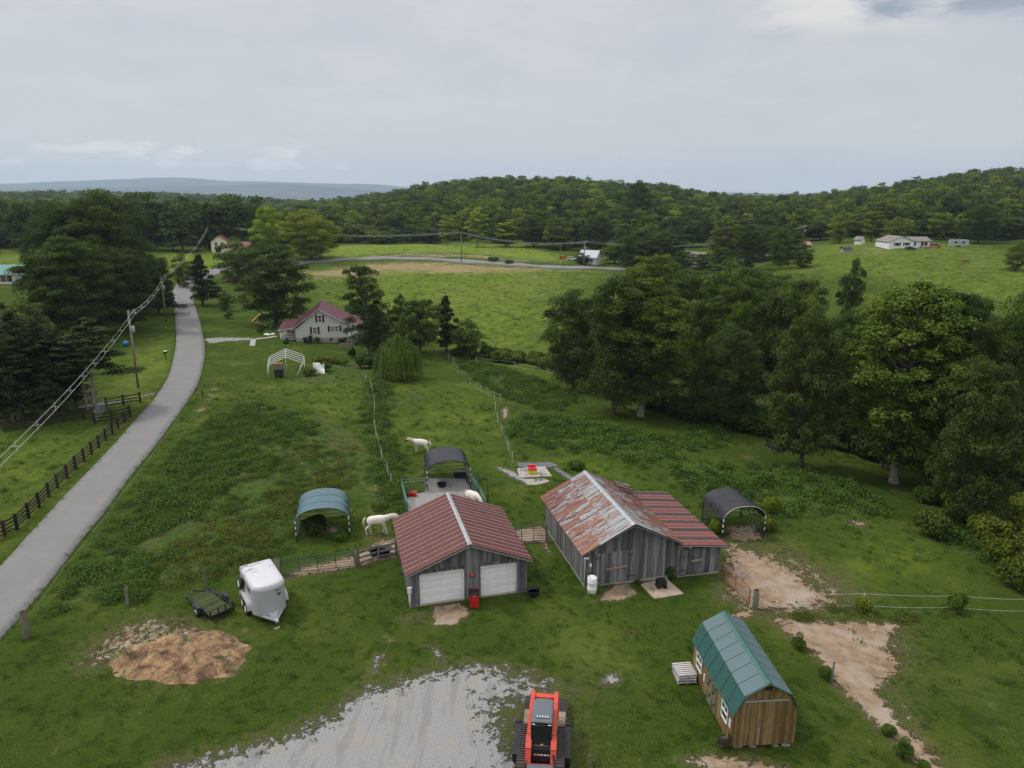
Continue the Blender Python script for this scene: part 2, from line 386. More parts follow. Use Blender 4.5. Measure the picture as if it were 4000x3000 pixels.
DIRT = [
 ([(3200,2440),(3560,2440),(3620,2560),(3560,2700),(3640,2860),(3780,3060),(3640,3060),(3480,2850),(3400,2700)], 2.2, 0.50),
 ([(2830,2110),(3050,2110),(3300,2220),(3420,2330),(3400,2400),(3150,2395),(2900,2300)], 2.5, 0.50),
 ([(1690,2368),(1800,2352),(1835,2393),(1780,2440),(1700,2443),(1690,2400)], 0.35, 1.0),
 ([(2330,2343),(2390,2285),(2450,2275),(2490,2318),(2440,2345),(2310,2352)], 0.35, 0.95),
 ([(2845,2105),(2900,2130),(3000,2165),(3090,2200),(3160,2260),(3260,2320),(3330,2375),(3200,2392),(3000,2402),(2930,2398),(2815,2330),(2810,2250),(2815,2180)], 2.0, 0.85),
 ([(2845,2402),(2930,2372),(2950,2392),(2890,2420)], 0.5, 0.9),
 ([(3010,2420),(3200,2428),(3400,2430),(3530,2440),(3470,2500),(3520,2600),(3430,2700),(3500,2800),(3600,2900),(3700,3040),(3640,3040),(3490,2890),(3390,2800),(3290,2700),(3200,2570),(3110,2500)], 1.0, 1.0),
 ([(2830,2052),(2960,2050),(2990,2110),(2900,2125),(2840,2100)], 0.8, 0.8),
 ([(1100,2260),(1180,2215),(1400,2160),(1480,2110),(1560,2100),(1560,2180),(1480,2190),(1380,2222),(1130,2260)], 0.8, 0.85),
 ([(1395,2100),(1440,2075),(1520,2085),(1500,2110)], 0.7, 0.6),
 ([(1990,2075),(2130,2050),(2140,2115),(2150,2165),(2110,2120),(2000,2120)], 0.5, 0.9),
 ([(2640,2965),(2760,2940),(2900,2950),(3060,2990),(3060,3060),(2860,3060)], 0.7, 0.8),
 ([(2750,2938),(2840,2930),(2850,2955),(2770,2965)], 0.5, 0.7),
 ([(270,2610),(340,2500),(460,2430),(600,2390),(780,2410),(900,2490),(980,2560),(880,2640),(720,2680),(620,2690),(500,2640),(480,2590),(330,2640)], 1.6, 0.60),
 ([(1960,1600),(1985,1585),(1985,1635),(1965,1640)], 0.6, 0.9),
 ([(3300,2020),(3400,2045),(3395,2065),(3310,2050)], 0.8, 0.75),
 ([(2890,1780),(2960,1785),(2920,1800)], 0.8, 0.7),
 ([(3020,1740),(3130,1748),(3080,1765),(3000,1762)], 1.0, 0.8),
 ([(1540,2400),(1660,2390),(1680,2440),(1560,2440)], 0.8, 0.55),
 ([(1200,2060),(1320,2050),(1340,2080),(1240,2090)], 0.6, 0.7),
 ([(2440,2465),(2480,2462),(2470,2485)], 0.4, 0.7), ([(1500,2640),(1530,2636),(1525,2652)], 0.4, 0.7),
 ([(2640,2600),(2700,2590),(2700,2625),(2650,2625)], 0.4, 0.5),
]
WEED = [
 ([(830,1625),(950,1560),(1150,1600),(1300,1640),(1420,1720),(1480,1800),(1500,1960),(1400,1960),(1340,1870),(1150,1900),(1130,2150),(900,2250),(720,2300),(480,2330),(250,2385),(150,2430),(330,2240),(480,2040),(600,1890),(700,1760)], 2.2, 0.9),
 ([(1420,1470),(1500,1500),(1510,1700),(1560,1900),(1640,1990),(1580,2080),(1510,1990),(1460,1850),(1400,1650)], 1.0, 0.8),
 ([(1570,1530),(1640,1520),(1700,1560),(1620,1600),(1480,1600),(1500,1550)], 1.5, 0.7),
 ([(1980,1650),(2100,1610),(2300,1640),(2600,1725),(2750,1640),(2850,1690),(2800,1745),(2650,1765),(2500,1775),(2300,1765),(2100,1745),(1990,1710)], 1.5, 1.0),
 ([(2600,1880),(2700,1840),(2900,1840),(3100,1820),(3300,1880),(3430,1950),(3440,2010),(3300,2020),(3100,2010),(3000,2050),(2700,1930)], 1.5, 1.0),
 ([(1740,1395),(1850,1410),(2150,1500),(2280,1570),(2150,1600),(1950,1540),(1840,1470)], 2.0, 0.9),
 ([(2350,1770),(2700,1790),(2900,1850),(2750,1860),(2450,1810)], 1.5, 0.6),
 ([(3640,2060),(3750,2020),(3900,2120),(3950,2220),(3760,2180),(3640,2110)], 1.5, 0.9),
 ([(3100,2395),(3250,2360),(3400,2390),(3700,2380),(3720,2405),(3400,2410),(3150,2415)], 0.5, 0.9),
 ([(3650,2550),(3800,2580),(4100,2800),(4100,3060),(3900,2960),(3700,2760)], 2.5, 0.55),
 ([(1080,1500),(1250,1440),(1480,1380),(1560,1440),(1500,1500),(1300,1500)], 1.5, 0.75),
 ([(2250,1600),(2600,1600),(3300,1700),(4200,2000),(4200,1500),(3300,1350),(2600,1350),(2200,1450)], 5, 0.8),
]
DRY = [
 ([(1150,1062),(1500,1022),(1900,1032),(2320,1062),(1800,1075),(1500,1072),(1250,1095),(1160,1085)], 12, 0.95),
 ([(840,1075),(980,1045),(1000,1080),(880,1120)], 8, 0.8),
 ([(1290,1002),(1600,990),(1900,998),(2200,1030),(2400,1045),(1900,1015),(1500,1003)], 4, 0.7),
 ([(640,1440),(700,1440),(650,1500),(620,1530)], 2, 0.55),
 ([(500,1420),(640,1430),(600,1520),(520,1560),(440,1500)], 4, 0.4),
 ([(640,1760),(900,1530),(830,1480),(800,1530),(520,1880),(360,2120),(160,2400),(200,2420),(400,2140)], 1.0, 0.5),
 ([(1420,1900),(1520,1880),(1500,2000),(1430,2050)], 1.5, 0.7),
 ([(3250,2420),(3500,2440),(3600,2600),(3500,2800),(3700,3050),(3900,3050),(3700,2700),(3700,2450)], 2.5, 0.5),
 ([(3330,960),(3540,975),(3490,1020),(3320,995)], 5, 0.5),
]
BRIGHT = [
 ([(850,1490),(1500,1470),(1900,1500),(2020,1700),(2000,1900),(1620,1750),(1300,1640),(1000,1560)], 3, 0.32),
 ([(1240,1010),(1290,950),(1700,940),(2060,950),(2200,1005),(2180,1022),(1900,995),(1500,992),(1260,1015)], 8, 1.0),  # bright far meadow, its patch of sunlight painted into the grass colour
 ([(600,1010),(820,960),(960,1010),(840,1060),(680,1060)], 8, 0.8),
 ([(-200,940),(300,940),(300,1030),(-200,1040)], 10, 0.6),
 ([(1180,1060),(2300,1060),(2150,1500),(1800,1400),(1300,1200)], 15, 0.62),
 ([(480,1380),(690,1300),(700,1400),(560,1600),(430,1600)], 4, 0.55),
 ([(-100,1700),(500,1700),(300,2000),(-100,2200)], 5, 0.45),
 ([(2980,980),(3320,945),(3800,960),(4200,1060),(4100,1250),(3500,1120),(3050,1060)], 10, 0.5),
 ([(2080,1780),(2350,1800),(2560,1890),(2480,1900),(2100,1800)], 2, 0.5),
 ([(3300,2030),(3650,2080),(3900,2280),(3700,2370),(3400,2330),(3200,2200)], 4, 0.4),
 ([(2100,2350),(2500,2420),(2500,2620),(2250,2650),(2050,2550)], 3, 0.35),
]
ROAD_L = [(-560,2560),(-330,2410),(-150,2300),(0,2212),(104,2100),(149,2052),(253,1938),(380,1807),(460,1722),(538,1630),(601,1562),(651,1486),(674,1418),(687,1350),(687,1290),(683,1238),(676,1185),(677,1135),(690,1112),(722,1086),(770,1068),(830,1053),(880,1043),(960,1034),(1060,1027),(1180,1020),(1300,1011),(1450,1004),(1600,1005),(1750,1012),(1900,1021),(2050,1031),(2200,1040),(2400,1046),(2600,1043)]
ROAD_R = [(-330,2880),(-160,2700),(-80,2590),(0,2498),(180,2290),(325,2100),(407,2001),(520,1847),(580,1775),(633,1707),(723,1581),(778,1486),(797,1409),(800,1352),(789,1290),(775,1235),(760,1185),(753,1138),(757,1115),(785,1094),(822,1081),(860,1069),(900,1060),(970,1049),(1068,1040),(1182,1030),(1300,1021),(1450,1014),(1600,1014),(1750,1021),(1900,1030),(2050,1040),(2200,1049),(2400,1055),(2600,1052)]
ROAD2_L = [(2850,1026),(2900,1012),(2960,998),(3010,984),(3045,972),(3060,962)]
ROAD2_R = [(2905,1030),(2945,1016),(2995,1003),(3035,989),(3065,976),(3075,964)]
def densify(pts, k):
    P = [Vector((p[0], p[1], 0)) for p in pts]; out = []
    for i in range(len(P)-1):
        p0, p1, p2, p3 = P[max(i-1, 0)], P[i], P[i+1], P[min(i+2, len(P)-1)]
        for j in range(k):
            t = j/k; out.append(0.5*((2*p1)+(p2-p0)*t+(2*p0-5*p1+4*p2-p3)*t*t+(-p0+3*p1-3*p2+p3)*t**3))
    out.append(P[-1]); return out
def road_edges(Lp, Rp, k=5):
    L = densify([G(*p) for p in Lp], k); R = densify([G(*p) for p in Rp], k); return L, R
RL, RR = road_edges(ROAD_L, ROAD_R); R2L, R2R = road_edges(ROAD2_L, ROAD2_R)
def road_poly(L, R): return np.array([p[:2] for p in L]+[p[:2] for p in reversed(R)])

# one sheet in rings round the camera, finer where the picture looks
th = np.r_[np.arange(-180, -46, 4.0), np.linspace(-46, 46, 530), np.arange(50, 180, 4.0)]
rr = [3.0]
while rr[-1] < 24: rr.append(rr[-1]*1.25)
rr[-1] = 24.0
while rr[-1] < 26000:
    r = rr[-1]; rr.append(r + (max(0.24, 0.006*r) if r < 130 else (0.0085*r if r < 1000 else 0.05*r)))
rr = np.array(rr); nr, nt_ = len(rr), len(th)
A_, R_ = np.meshgrid(np.radians(th), rr); GX = (R_*np.sin(A_)).ravel(); GY = (R_*np.cos(A_)).ravel()
GZv = terr(GX, GY)
act = (R_.ravel() < 420) & (np.abs(A_.ravel()) < math.radians(47))
def mask(polys, base=0.0):
    m = np.full(len(GX), base); X = GX[act]; Y = GY[act]; v = np.full(len(X), base)
    for pp, soft, amp in polys:
        pw = poly_world(pp) if not isinstance(pp, np.ndarray) else pp
        lo = pw.min(0)-soft*2; hi = pw.max(0)+soft*2
        s = (X > lo[0]) & (X < hi[0]) & (Y > lo[1]) & (Y < hi[1])
        if not s.any(): continue
        d = sdist(pw, X[s], Y[s]); k = np.clip(0.5+d/(2*soft), 0, 1)
        if amp < 0: v[s] = v[s]*(1-k*(1+amp)) if amp > -1 else v[s]*(1-k)
        else: v[s] = np.maximum(v[s], k*amp)
    m[act] = v; return m
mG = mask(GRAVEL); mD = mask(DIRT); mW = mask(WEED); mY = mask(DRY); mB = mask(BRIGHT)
mR = mask([(road_poly(RL, RR), 0.7, 1.0), (road_poly(R2L, R2R), 0.7, 1.0)])
mRf = mask([(road_poly(RL, RR), 2.5, 1.0), (road_poly(R2L, R2R), 2.5, 1.0)])
rfar = R_.ravel()
# forest floor far away
mF = sstep(345, 400, rfar)
mF = np.where(np.abs(A_.ravel()) > math.radians(47), 0.3, mF)
GZv = GZv - 0.10*np.where(rfar < 150, mR, mRf)*(1+sstep(100, 260, rfar)*3)
GZv = GZv + 0.18*mW*(0.5+0.5*np.sin(GX*1.9+np.sin(GY*1.3)*2)*np.sin(GY*2.3+np.cos(GX*1.1)*2))*(1-mR)*(rfar < 120)
V = np.c_[GX, GY, GZv]
idx = np.arange(nr*nt_).reshape(nr, nt_)
a = idx[:-1, :]; b = np.roll(a, -1, 1); c = np.roll(idx[1:, :], -1, 1); d = idx[1:, :]
F = np.stack([a, b, c, d], -1).reshape(-1, 4)[:, ::-1]
cap0 = len(V); V = np.r_[V, [[0, 0, 0]]]
ex = lambda q: np.r_[q, 0]
mG, mD, mW, mY, mB, mF, mR = map(ex, (mG, mD, mW, mY, mB, mF, mR))

def ground_material():
    m, n, b = mat('ground'); co = n.add('ShaderNodeTexCoord').outputs['Object']
    a1 = n.add('ShaderNodeAttribute', attribute_name='maskA'); a2 = n.add('ShaderNodeAttribute', attribute_name='maskB')
    s1 = n.add('ShaderNodeSeparateColor'); n.put(s1.inputs[0], a1.outputs['Color'])
    s2 = n.add('ShaderNodeSeparateColor'); n.put(s2.inputs[0], a2.outputs['Color'])
    G_, D_, W_ = s1.outputs; Y_, B_, F_ = s2.outputs
    fine = n.noise(co, 9.0, 5, 0.7); med = n.noise(co, 1.1, 5, 0.6, 0.5); big = n.noise(co, 0.16, 5, 0.55, 0.4); huge = n.noise(co, 0.035, 4, 0.6, 0.3)
    blade = n.noise(co, 26.0, 3, 0.7)
    gcol = n.ramp(fine, [(0.30, (0.022, 0.043, 0.006)), (0.5, (0.052, 0.086, 0.012)), (0.70, (0.100, 0.134, 0.022))])
    gcol = n.mix(n.mr(med, 0.38, 0.70, 0, 0.75), gcol, n.ramp(blade, [(0.34, (0.021, 0.043, 0.006)), (0.68, (0.072, 0.108, 0.016))]))
    # thin yellow-brown patches, dark tufts and clover
    gcol = n.mix(n.mr(big, 0.48, 0.68, 0, 0.5), gcol, (0.112, 0.135, 0.026))
    gcol = n.mix(n.math('MULTIPLY', n.mr(med, 0.62, 0.74), n.mr(big, 0.42, 0.62)), gcol, (0.170, 0.155, 0.065))
    gcol = n.mix(n.math('MULTIPLY', n.mr(n.noise(co, 0.62, 4, 0.6, 0.8), 0.52, 0.62), 0.6), gcol, (0.026, 0.052, 0.008))
    gcol = n.mix(n.mr(n.vor(co, 3.2), 0.16, 0.05, 0, 0.35), gcol, (0.150, 0.210, 0.050))
    # open pasture, tussocky; far-field sunlight is painted into the bright grass
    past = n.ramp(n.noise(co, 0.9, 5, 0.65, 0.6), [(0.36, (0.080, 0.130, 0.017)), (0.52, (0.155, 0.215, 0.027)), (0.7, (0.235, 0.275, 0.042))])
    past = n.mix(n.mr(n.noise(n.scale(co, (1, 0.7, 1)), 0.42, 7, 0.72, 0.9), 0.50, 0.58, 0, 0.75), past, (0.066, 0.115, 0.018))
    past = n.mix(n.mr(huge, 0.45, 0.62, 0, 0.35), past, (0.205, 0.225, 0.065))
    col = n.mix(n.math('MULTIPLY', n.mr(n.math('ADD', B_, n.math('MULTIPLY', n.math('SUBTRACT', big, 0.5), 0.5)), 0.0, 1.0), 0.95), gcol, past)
    # weeds: darker, patches of red-brown seed heads
    wc = n.ramp(n.noise(co, 2.2, 6, 0.7, 0.4), [(0.33, (0.024, 0.044, 0.010)), (0.5, (0.058, 0.100, 0.022)), (0.68, (0.100, 0.145, 0.034))])
    wc = n.mix(n.math('MULTIPLY', n.mr(big, 0.46, 0.60), n.mr(fine, 0.45, 0.60)), wc, (0.110, 0.092, 0.045))
    wm = n.mr(n.math('ADD', W_, n.math('MULTIPLY', n.math('SUBTRACT', med, 0.5), 0.9)), 0.35, 0.65, 0, 0.85)
    col = n.mix(wm, col, wc)
    dn = n.noise(n.scale(co, (0.5, 1.0, 1)), 0.5, 6, 0.68, 0.6)
    dry = n.ramp(dn, [(0.35, (0.18, 0.165, 0.062)), (0.65, (0.34, 0.245, 0.145))])
    col = n.mix(n.mr(n.math('ADD', Y_, n.math('MULTIPLY', n.math('SUBTRACT', dn, 0.5), 1.3)), 0.40, 0.85, 0, 0.9), col, dry)
    col = n.mix(n.math('MULTIPLY', F_, 0.9), col, n.ramp(n.noise(co, 0.12, 5, 0.65), [(0.3, (0.020, 0.036, 0.012)), (0.7, (0.048, 0.072, 0.020))]))
    # bare dirt
    edge = n.math('ADD', n.math('MULTIPLY', n.math('SUBTRACT', n.noise(co, 2.0, 6, 0.68, 0.5), 0.5), 1.25), n.math('MULTIPLY', n.math('SUBTRACT', n.noise(co, 8.0, 3, 0.6), 0.5), 0.55))
    dc = n.ramp(n.noise(co, 1.3, 7, 0.65, 0.3), [(0.3, (0.165, 0.112, 0.072)), (0.5, (0.262, 0.190, 0.128)), (0.72, (0.345, 0.272, 0.202))])
    dc = n.mix(n.mr(n.noise(co, 0.4, 3, 0.5), 0.45, 0.65, 0, 0.6), dc, (0.35, 0.30, 0.25))
    dc = n.mix(n.mr(n.noise(co, 14, 2, 0.5), 0.66, 0.72, 0, 0.6), dc, (0.13, 0.10, 0.07))
    near_bare = n.mr(n.math('ADD', n.math('MAXIMUM', D_, G_), n.math('MULTIPLY', edge, 0.8)), 0.16, 0.46, 0, 0.75)
    col = n.mix(near_bare, col, n.ramp(fine, [(0.35, (0.070, 0.082, 0.024)), (0.65, (0.170, 0.150, 0.070))]))
    dm = n.mr(n.math('ADD', D_, edge), 0.44, 0.60)
    col = n.mix(dm, col, dc)
    # gravel: pale grey stone with fine speckle
    gs = n.noise(co, 22.0, 4, 0.8)
    gc = n.ramp(gs, [(0.34, (0.10, 0.098, 0.096)), (0.5, (0.255, 0.250, 0.245)), (0.66, (0.44, 0.435, 0.43))])
    gc = n.mix(n.mr(n.noise(co, 0.6, 5, 0.6), 0.45, 0.70, 0, 0.6), gc, (0.29, 0.255, 0.215))
    gc = n.mix(n.mr(n.vor(co, 9.0), 0.10, 0.05, 0, 0.5), gc, (0.12, 0.12, 0.12))
    gc = n.mix(n.mr(n.noise(n.vmath('ADD', n.scale(co, (1.6, 0.28, 1)), n.scale(co, (0, 0, 0))), 0.9, 5, 0.6, 0.5), 0.50, 0.62, 0, 0.45), gc, (0.165, 0.155, 0.145))
    gm = n.mr(n.math('ADD', G_, n.math('MULTIPLY', edge, 1.15)), 0.44, 0.62)
    col = n.mix(gm, col, gc)
    n.put(b.inputs['Base Color'], col); b.inputs['Roughness'].default_value = 1.0; b.inputs['Specular IOR Level'].default_value = 0.04
    bare = n.math('MAXIMUM', dm, gm)
    h = n.math('MULTIPLY', n.math('ADD', n.math('MULTIPLY', fine, 0.5), n.math('ADD', med, n.math('MULTIPLY', blade, 0.25))), n.math('SUBTRACT', 1.0, n.math('MULTIPLY', bare, 0.8)))
    bump(n, b, h, 1.0, 0.22)
    return m
MG = ground_material()
def sub_ground(name, faces, kind='structure'):
    used, inv = np.unique(faces.ravel(), return_inverse=True)
    me = np_mesh(name, V[used], inv.reshape(faces.shape), MG, smooth=True)
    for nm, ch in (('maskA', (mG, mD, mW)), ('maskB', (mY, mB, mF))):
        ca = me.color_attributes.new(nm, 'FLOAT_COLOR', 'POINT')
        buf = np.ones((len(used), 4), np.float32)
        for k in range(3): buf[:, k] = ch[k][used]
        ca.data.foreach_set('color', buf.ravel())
    o = link(name, me); o['kind'] = kind; return o
fg = mG[F].mean(1); fd = mD[F].mean(1); fx = GX[F[:, 0]]; fy = GY[F[:, 0]]
big_poly = poly_world(GRAVEL[0][0]); 
in_lot = (fg > 0.5) & (fy < 37)
in_pen = (fg > 0.5) & (fy > 48) & (fy < 66) & (fx > -12) & (fx < 2)
in_lower = (fd > 0.5) & (fx > 13) & (fy < 40.5)
in_upper = (fd > 0.5) & (fx > 13.5) & (fy >= 40.5) & (fy < 50)
rest = ~(in_lot | in_pen | in_lower | in_upper)
rest_f = F[rest]
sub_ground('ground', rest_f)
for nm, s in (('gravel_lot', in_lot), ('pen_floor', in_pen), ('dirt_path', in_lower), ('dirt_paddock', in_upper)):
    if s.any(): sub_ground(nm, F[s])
capv = np.r_[np.c_[rr[0]*np.sin(np.radians(th)), rr[0]*np.cos(np.radians(th)), np.zeros(nt_)]]

def road_mesh(name, L, R, mt, lift):
    m = MB(); P = []
    for l, r in zip(L, R):
        row = []
        for k in range(7):
            t = k/6; x = l.x+(r.x-l.x)*t; y = l.y+(r.y-l.y)*t; dd = math.hypot(x, y)
            row.append((x, y, tz(x, y) + lift*(1+dd/60) + 0.04*math.sin(math.pi*t)))
        P.append(row)
    lo = [(p[0][0], p[0][1], p[0][2]-0.6) for p in P]; hi = [(p[-1][0], p[-1][1], p[-1][2]-0.6) for p in P]
    P2 = [[a_]+row+[b_] for a_, row, b_ in zip(lo, P, hi)]
    m.grid(P2, 0, True); o = m.build(name, mt); o['kind'] = 'structure'
    if o.data.polygons[len(o.data.polygons)//2].normal.z < 0: o.data.flip_normals()
    return o
def asphalt():
    m, n, b = mat('asphalt'); co = n.add('ShaderNodeTexCoord').outputs['Object']
    c = n.ramp(n.noise(co, 18, 4, 0.75), [(0.3, (0.140, 0.138, 0.136)), (0.7, (0.218, 0.214, 0.208))])
    c = n.mix(n.mr(n.noise(co, 0.35, 5, 0.6, 0.5), 0.4, 0.65, 0, 0.5), c, (0.212, 0.206, 0.198))
    c = n.mix(n.mr(n.noise(co, 1.1, 7, 0.75, 1.5), 0.56, 0.66, 0, 0.45), c, (0.13, 0.13, 0.135))
    n.put(b.inputs['Base Color'], c); b.inputs['Roughness'].default_value = 0.85; b.inputs['Specular IOR Level'].default_value = 0.25
    bump(n, b, n.noise(co, 30, 3, 0.7), 0.3, 0.01); return m
M['asphalt'] = asphalt()
road_mesh('road', RL, RR, M['asphalt'], 0.03); road_mesh('side_road', R2L, R2R, M['asphalt'], 0.05)

# blue mountains far behind, two ridges with real depth
def mountains(name, dist, px0, px1, prof, depth, seed):
    rng = np.random.RandomState(seed); N = 260; rows = []
    pxs = np.linspace(px0, px1, N); h = np.interp(pxs, [p[0] for p in prof], [p[1] for p in prof])
    nz = np.zeros(N)
    for k in range(1, 9): nz += np.sin(pxs*0.0011*2**k*0.9+rng.rand()*6)*(16/1.65**k)
    h = np.maximum(h + nz*dist/9000, -20)
    for j in range(13):
        t = j/12; prof_ = (1-abs(t-0.5)*2)**0.8; row = []
        for i, px in enumerate(pxs):
            k = (px-2000)/FPX/0.985; dd = dist + (t-0.5)*depth + 260*math.sin(px*0.004+j*0.7); y = dd/math.hypot(1, k)
            spur = 0.82+0.18*math.sin(px*0.021+j*0.5+seed)
            row.append((k*y, y, -70 + (h[i]+70)*prof_*(spur if 0 < j < 12 and j != 6 else 1)))
        rows.append(row)
    m = MB(); m.grid(rows, 0, True); o = m.build(name, M['mount']); o['kind'] = 'structure'
M['mount'] = plain('mount', (0.032, 0.048, 0.038), 1.0, var=0.3, scale=0.004)
def elev(row, dist): return CAM_H + dist*math.tan(-PITCH - math.atan((row-1500)/FPX))
D1, D2 = 11500, 8800
mountains('mountain_ridge', D1, -900, 4900, [(p, elev(r, D1)) for p, r in [(-900,740),(0,728),(250,716),(500,704),(780,697),(950,708),(1200,712),(1500,722),(1800,745),(2400,752),(2800,752),(3050,757),(3400,765),(4900,765)]], 4200, 3)
mountains('mountain_foothills', D2, -900, 4900, [(p, elev(r, D2)) for p, r in [(-900,752),(0,745),(300,740),(700,735),(1100,722),(1300,730),(1500,748),(2000,765),(3000,766),(4900,768)]], 2600, 8)

# haze over the whole valley
hz = MB(); hz.box((0, 6500, 120), (34000, 15600, 720)); hm = bpy.data.materials.new('haze'); hm.use_nodes = True
hn = NT(hm.node_tree); hn.n.clear(); ho = hn.add('ShaderNodeOutputMaterial'); pv = hn.add('ShaderNodeVolumePrincipled')
pv.inputs['Color'].default_value = (0.66, 0.81, 1.0, 1); pv.inputs['Density'].default_value = 8.5e-5; pv.inputs['Anisotropy'].default_value = 0.2
hn.l.new(pv.outputs[0], ho.inputs['Volume'])
hm.cycles.volume_sampling = 'DISTANCE'
HAZE = hz.build('haze', hm); HAZE['kind'] = 'stuff'
# ------------------------------------------------------------------ trees
def rnd_dirs(rng, n):
    v = rng.normal(size=(n, 3)); return v/np.linalg.norm(v, axis=1)[:, None]
def leaf_quads(C, N, size, rng, aspect=0.7):
    """diamond shaped leaf sprays"""
    n = len(C); t = rnd_dirs(rng, n); t = t - N*(t*N).sum(1)[:, None]; t /= np.linalg.norm(t, axis=1)[:, None]+1e-9
    b = np.cross(N, t); s = size*(0.65+0.7*rng.rand(n))[:, None]
    fold = N*s*0.18
    v = np.stack([C+t*s*0.5, C+b*s*0.5*aspect+fold, C-t*s*0.5, C-b*s*0.5*aspect+fold], 1).reshape(-1, 3)
    return v, np.arange(4*n).reshape(n, 4)
def clump_leaves(cen, rad, per, rng, leaf, upb=0.35, squash=0.75, hollow=0.72, low=-0.45, lt=None):
    """cen (k,3), rad (k,), per leaves each -> centres, normals, tint"""
    k = len(cen); d = rnd_dirs(rng, k*per); d[:, 2] = np.where(d[:, 2] < low, -d[:, 2], d[:, 2])
    r = np.repeat(rad, per)*(hollow+(1.08-hollow)*rng.rand(k*per)**0.6)
    off = d*r[:, None]; off[:, 2] *= squash
    C = np.repeat(cen, per, 0)+off
    N = d*0.75+rnd_dirs(rng, k*per)*0.65; N[:, 2] += upb; N /= np.linalg.norm(N, axis=1)[:, None]
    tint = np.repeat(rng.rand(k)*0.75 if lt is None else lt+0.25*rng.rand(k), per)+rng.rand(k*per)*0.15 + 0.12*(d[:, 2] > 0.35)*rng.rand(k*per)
    return C, N, tint
def limb_paths(base, tips, rng, r0):
    m = MB()
    for tp, f0, r in tips:
        s = Vector(base) if isinstance(base, tuple) else base
    return m
def tree_meshes(name, seed, H, W, shape='round', base=0.25, lobes=34, sub=5, per=60, leaf=0.42, bark='bark', lobe_r=0.16, gap=0.0, leafm='leaf', lean=0.0, trunk_r=None, upb=0.35, squash=0.75, show_limbs=True):
    rng = np.random.RandomState(seed); cz0 = H*base; ch = H-cz0
    L = []; k = 0
    while len(L) < lobes and k < 4000:
        k += 1
        t = rng.rand()**0.85; ang = rng.rand()*2*math.pi
        if shape == 'round': env = math.sin(math.pi*min(1, 0.12+0.88*t))**0.6 if t > 0.45 else 0.62+0.38*(t/0.45)**0.7
        elif shape == 'tall': env = math.sin(math.pi*(0.10+0.82*t))**0.7
        elif shape == 'cone': env = (1-t)**0.75*0.95+0.06
        elif shape == 'wide': env = math.sin(math.pi*(0.22+0.73*t))**0.5
        else: env = 1
        env *= 0.82+0.3*math.sin(ang*2+seed)*math.sin(ang*3+seed*1.7+t*4)
        q = 0.45+0.55*rng.rand()**0.5 if rng.rand() < 0.85 else rng.rand()*0.4
        lr = W*lobe_r*(0.7+0.6*rng.rand())*(1.0 if shape != 'cone' else (1-t*0.7))
        R = max(W/2*env*q-lr*0.6, 0)
        p = np.array([R*math.cos(ang)+lean*t*W, R*math.sin(ang), cz0+ch*t*0.96 + (0 if t < .9 else -lr*0.5)])
        if all(np.linalg.norm((p-c)*[1, 1, 1.2]) > (lr+r)*0.60 for c, r in L): L.append((p, lr))
    rng.shuffle(L) if False else None
    if gap > 0: L = [l for i, l in enumerate(L) if rng.rand() > gap]
    cen, rad = [], []
    lt = []
    for p, lr in L:
        tl = rng.rand()*0.5; d = rnd_dirs(rng, sub); d[:, 2] = np.abs(d[:, 2])*0.9-0.25
        for q in d: cen.append(p+q*lr*np.array([0.72, 0.72, 0.5])); rad.append(lr*(0.40+0.26*rng.rand())); lt.append(tl)
    cen = np.array(cen); rad = np.array(rad)
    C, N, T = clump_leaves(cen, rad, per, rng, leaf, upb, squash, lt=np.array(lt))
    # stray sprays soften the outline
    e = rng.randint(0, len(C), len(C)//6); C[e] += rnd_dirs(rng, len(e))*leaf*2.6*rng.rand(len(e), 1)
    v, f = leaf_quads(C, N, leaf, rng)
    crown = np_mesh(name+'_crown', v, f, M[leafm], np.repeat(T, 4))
    tr = trunk_r or H*0.018
    m = MB(); top = cz0+ch*0.72
    pts = [(0, 0, -0.6)]+[(lean*W*max(0, (z-cz0)/ch)+0.25*math.sin(z*0.6+seed)*tr*3, 0.25*math.cos(z*0.5+seed)*tr*3, z) for z in np.linspace(0.15, top, 8)]
    m.tube(pts, [tr*1.75, tr*1.25]+list(np.linspace(tr, tr*0.28, 7)), 9)
    if show_limbs:
        for i, (p, lr) in enumerate(L):
            if i % 2 and len(L) > 20: continue
            z0 = min(max(cz0*0.8, p[2]-0.55*math.hypot(p[0], p[1])-0.4), top*0.97); k0 = z0/top
            s = Vector((lean*W*max(0, (z0-cz0)/ch), 0, z0)); e_ = Vector(p); mid = (s+e_)/2+Vector((0, 0, -0.08*(e_-s).length))
            r = tr*(0.42-0.2*k0); m.tube([s, mid, e_, e_+(e_-mid).normalized()*lr*0.4], [r, r*0.7, r*0.35, r*0.12], 5, caps=False)
    trunk = m.mesh(name+'_trunk', M[bark], False)
    return trunk, crown

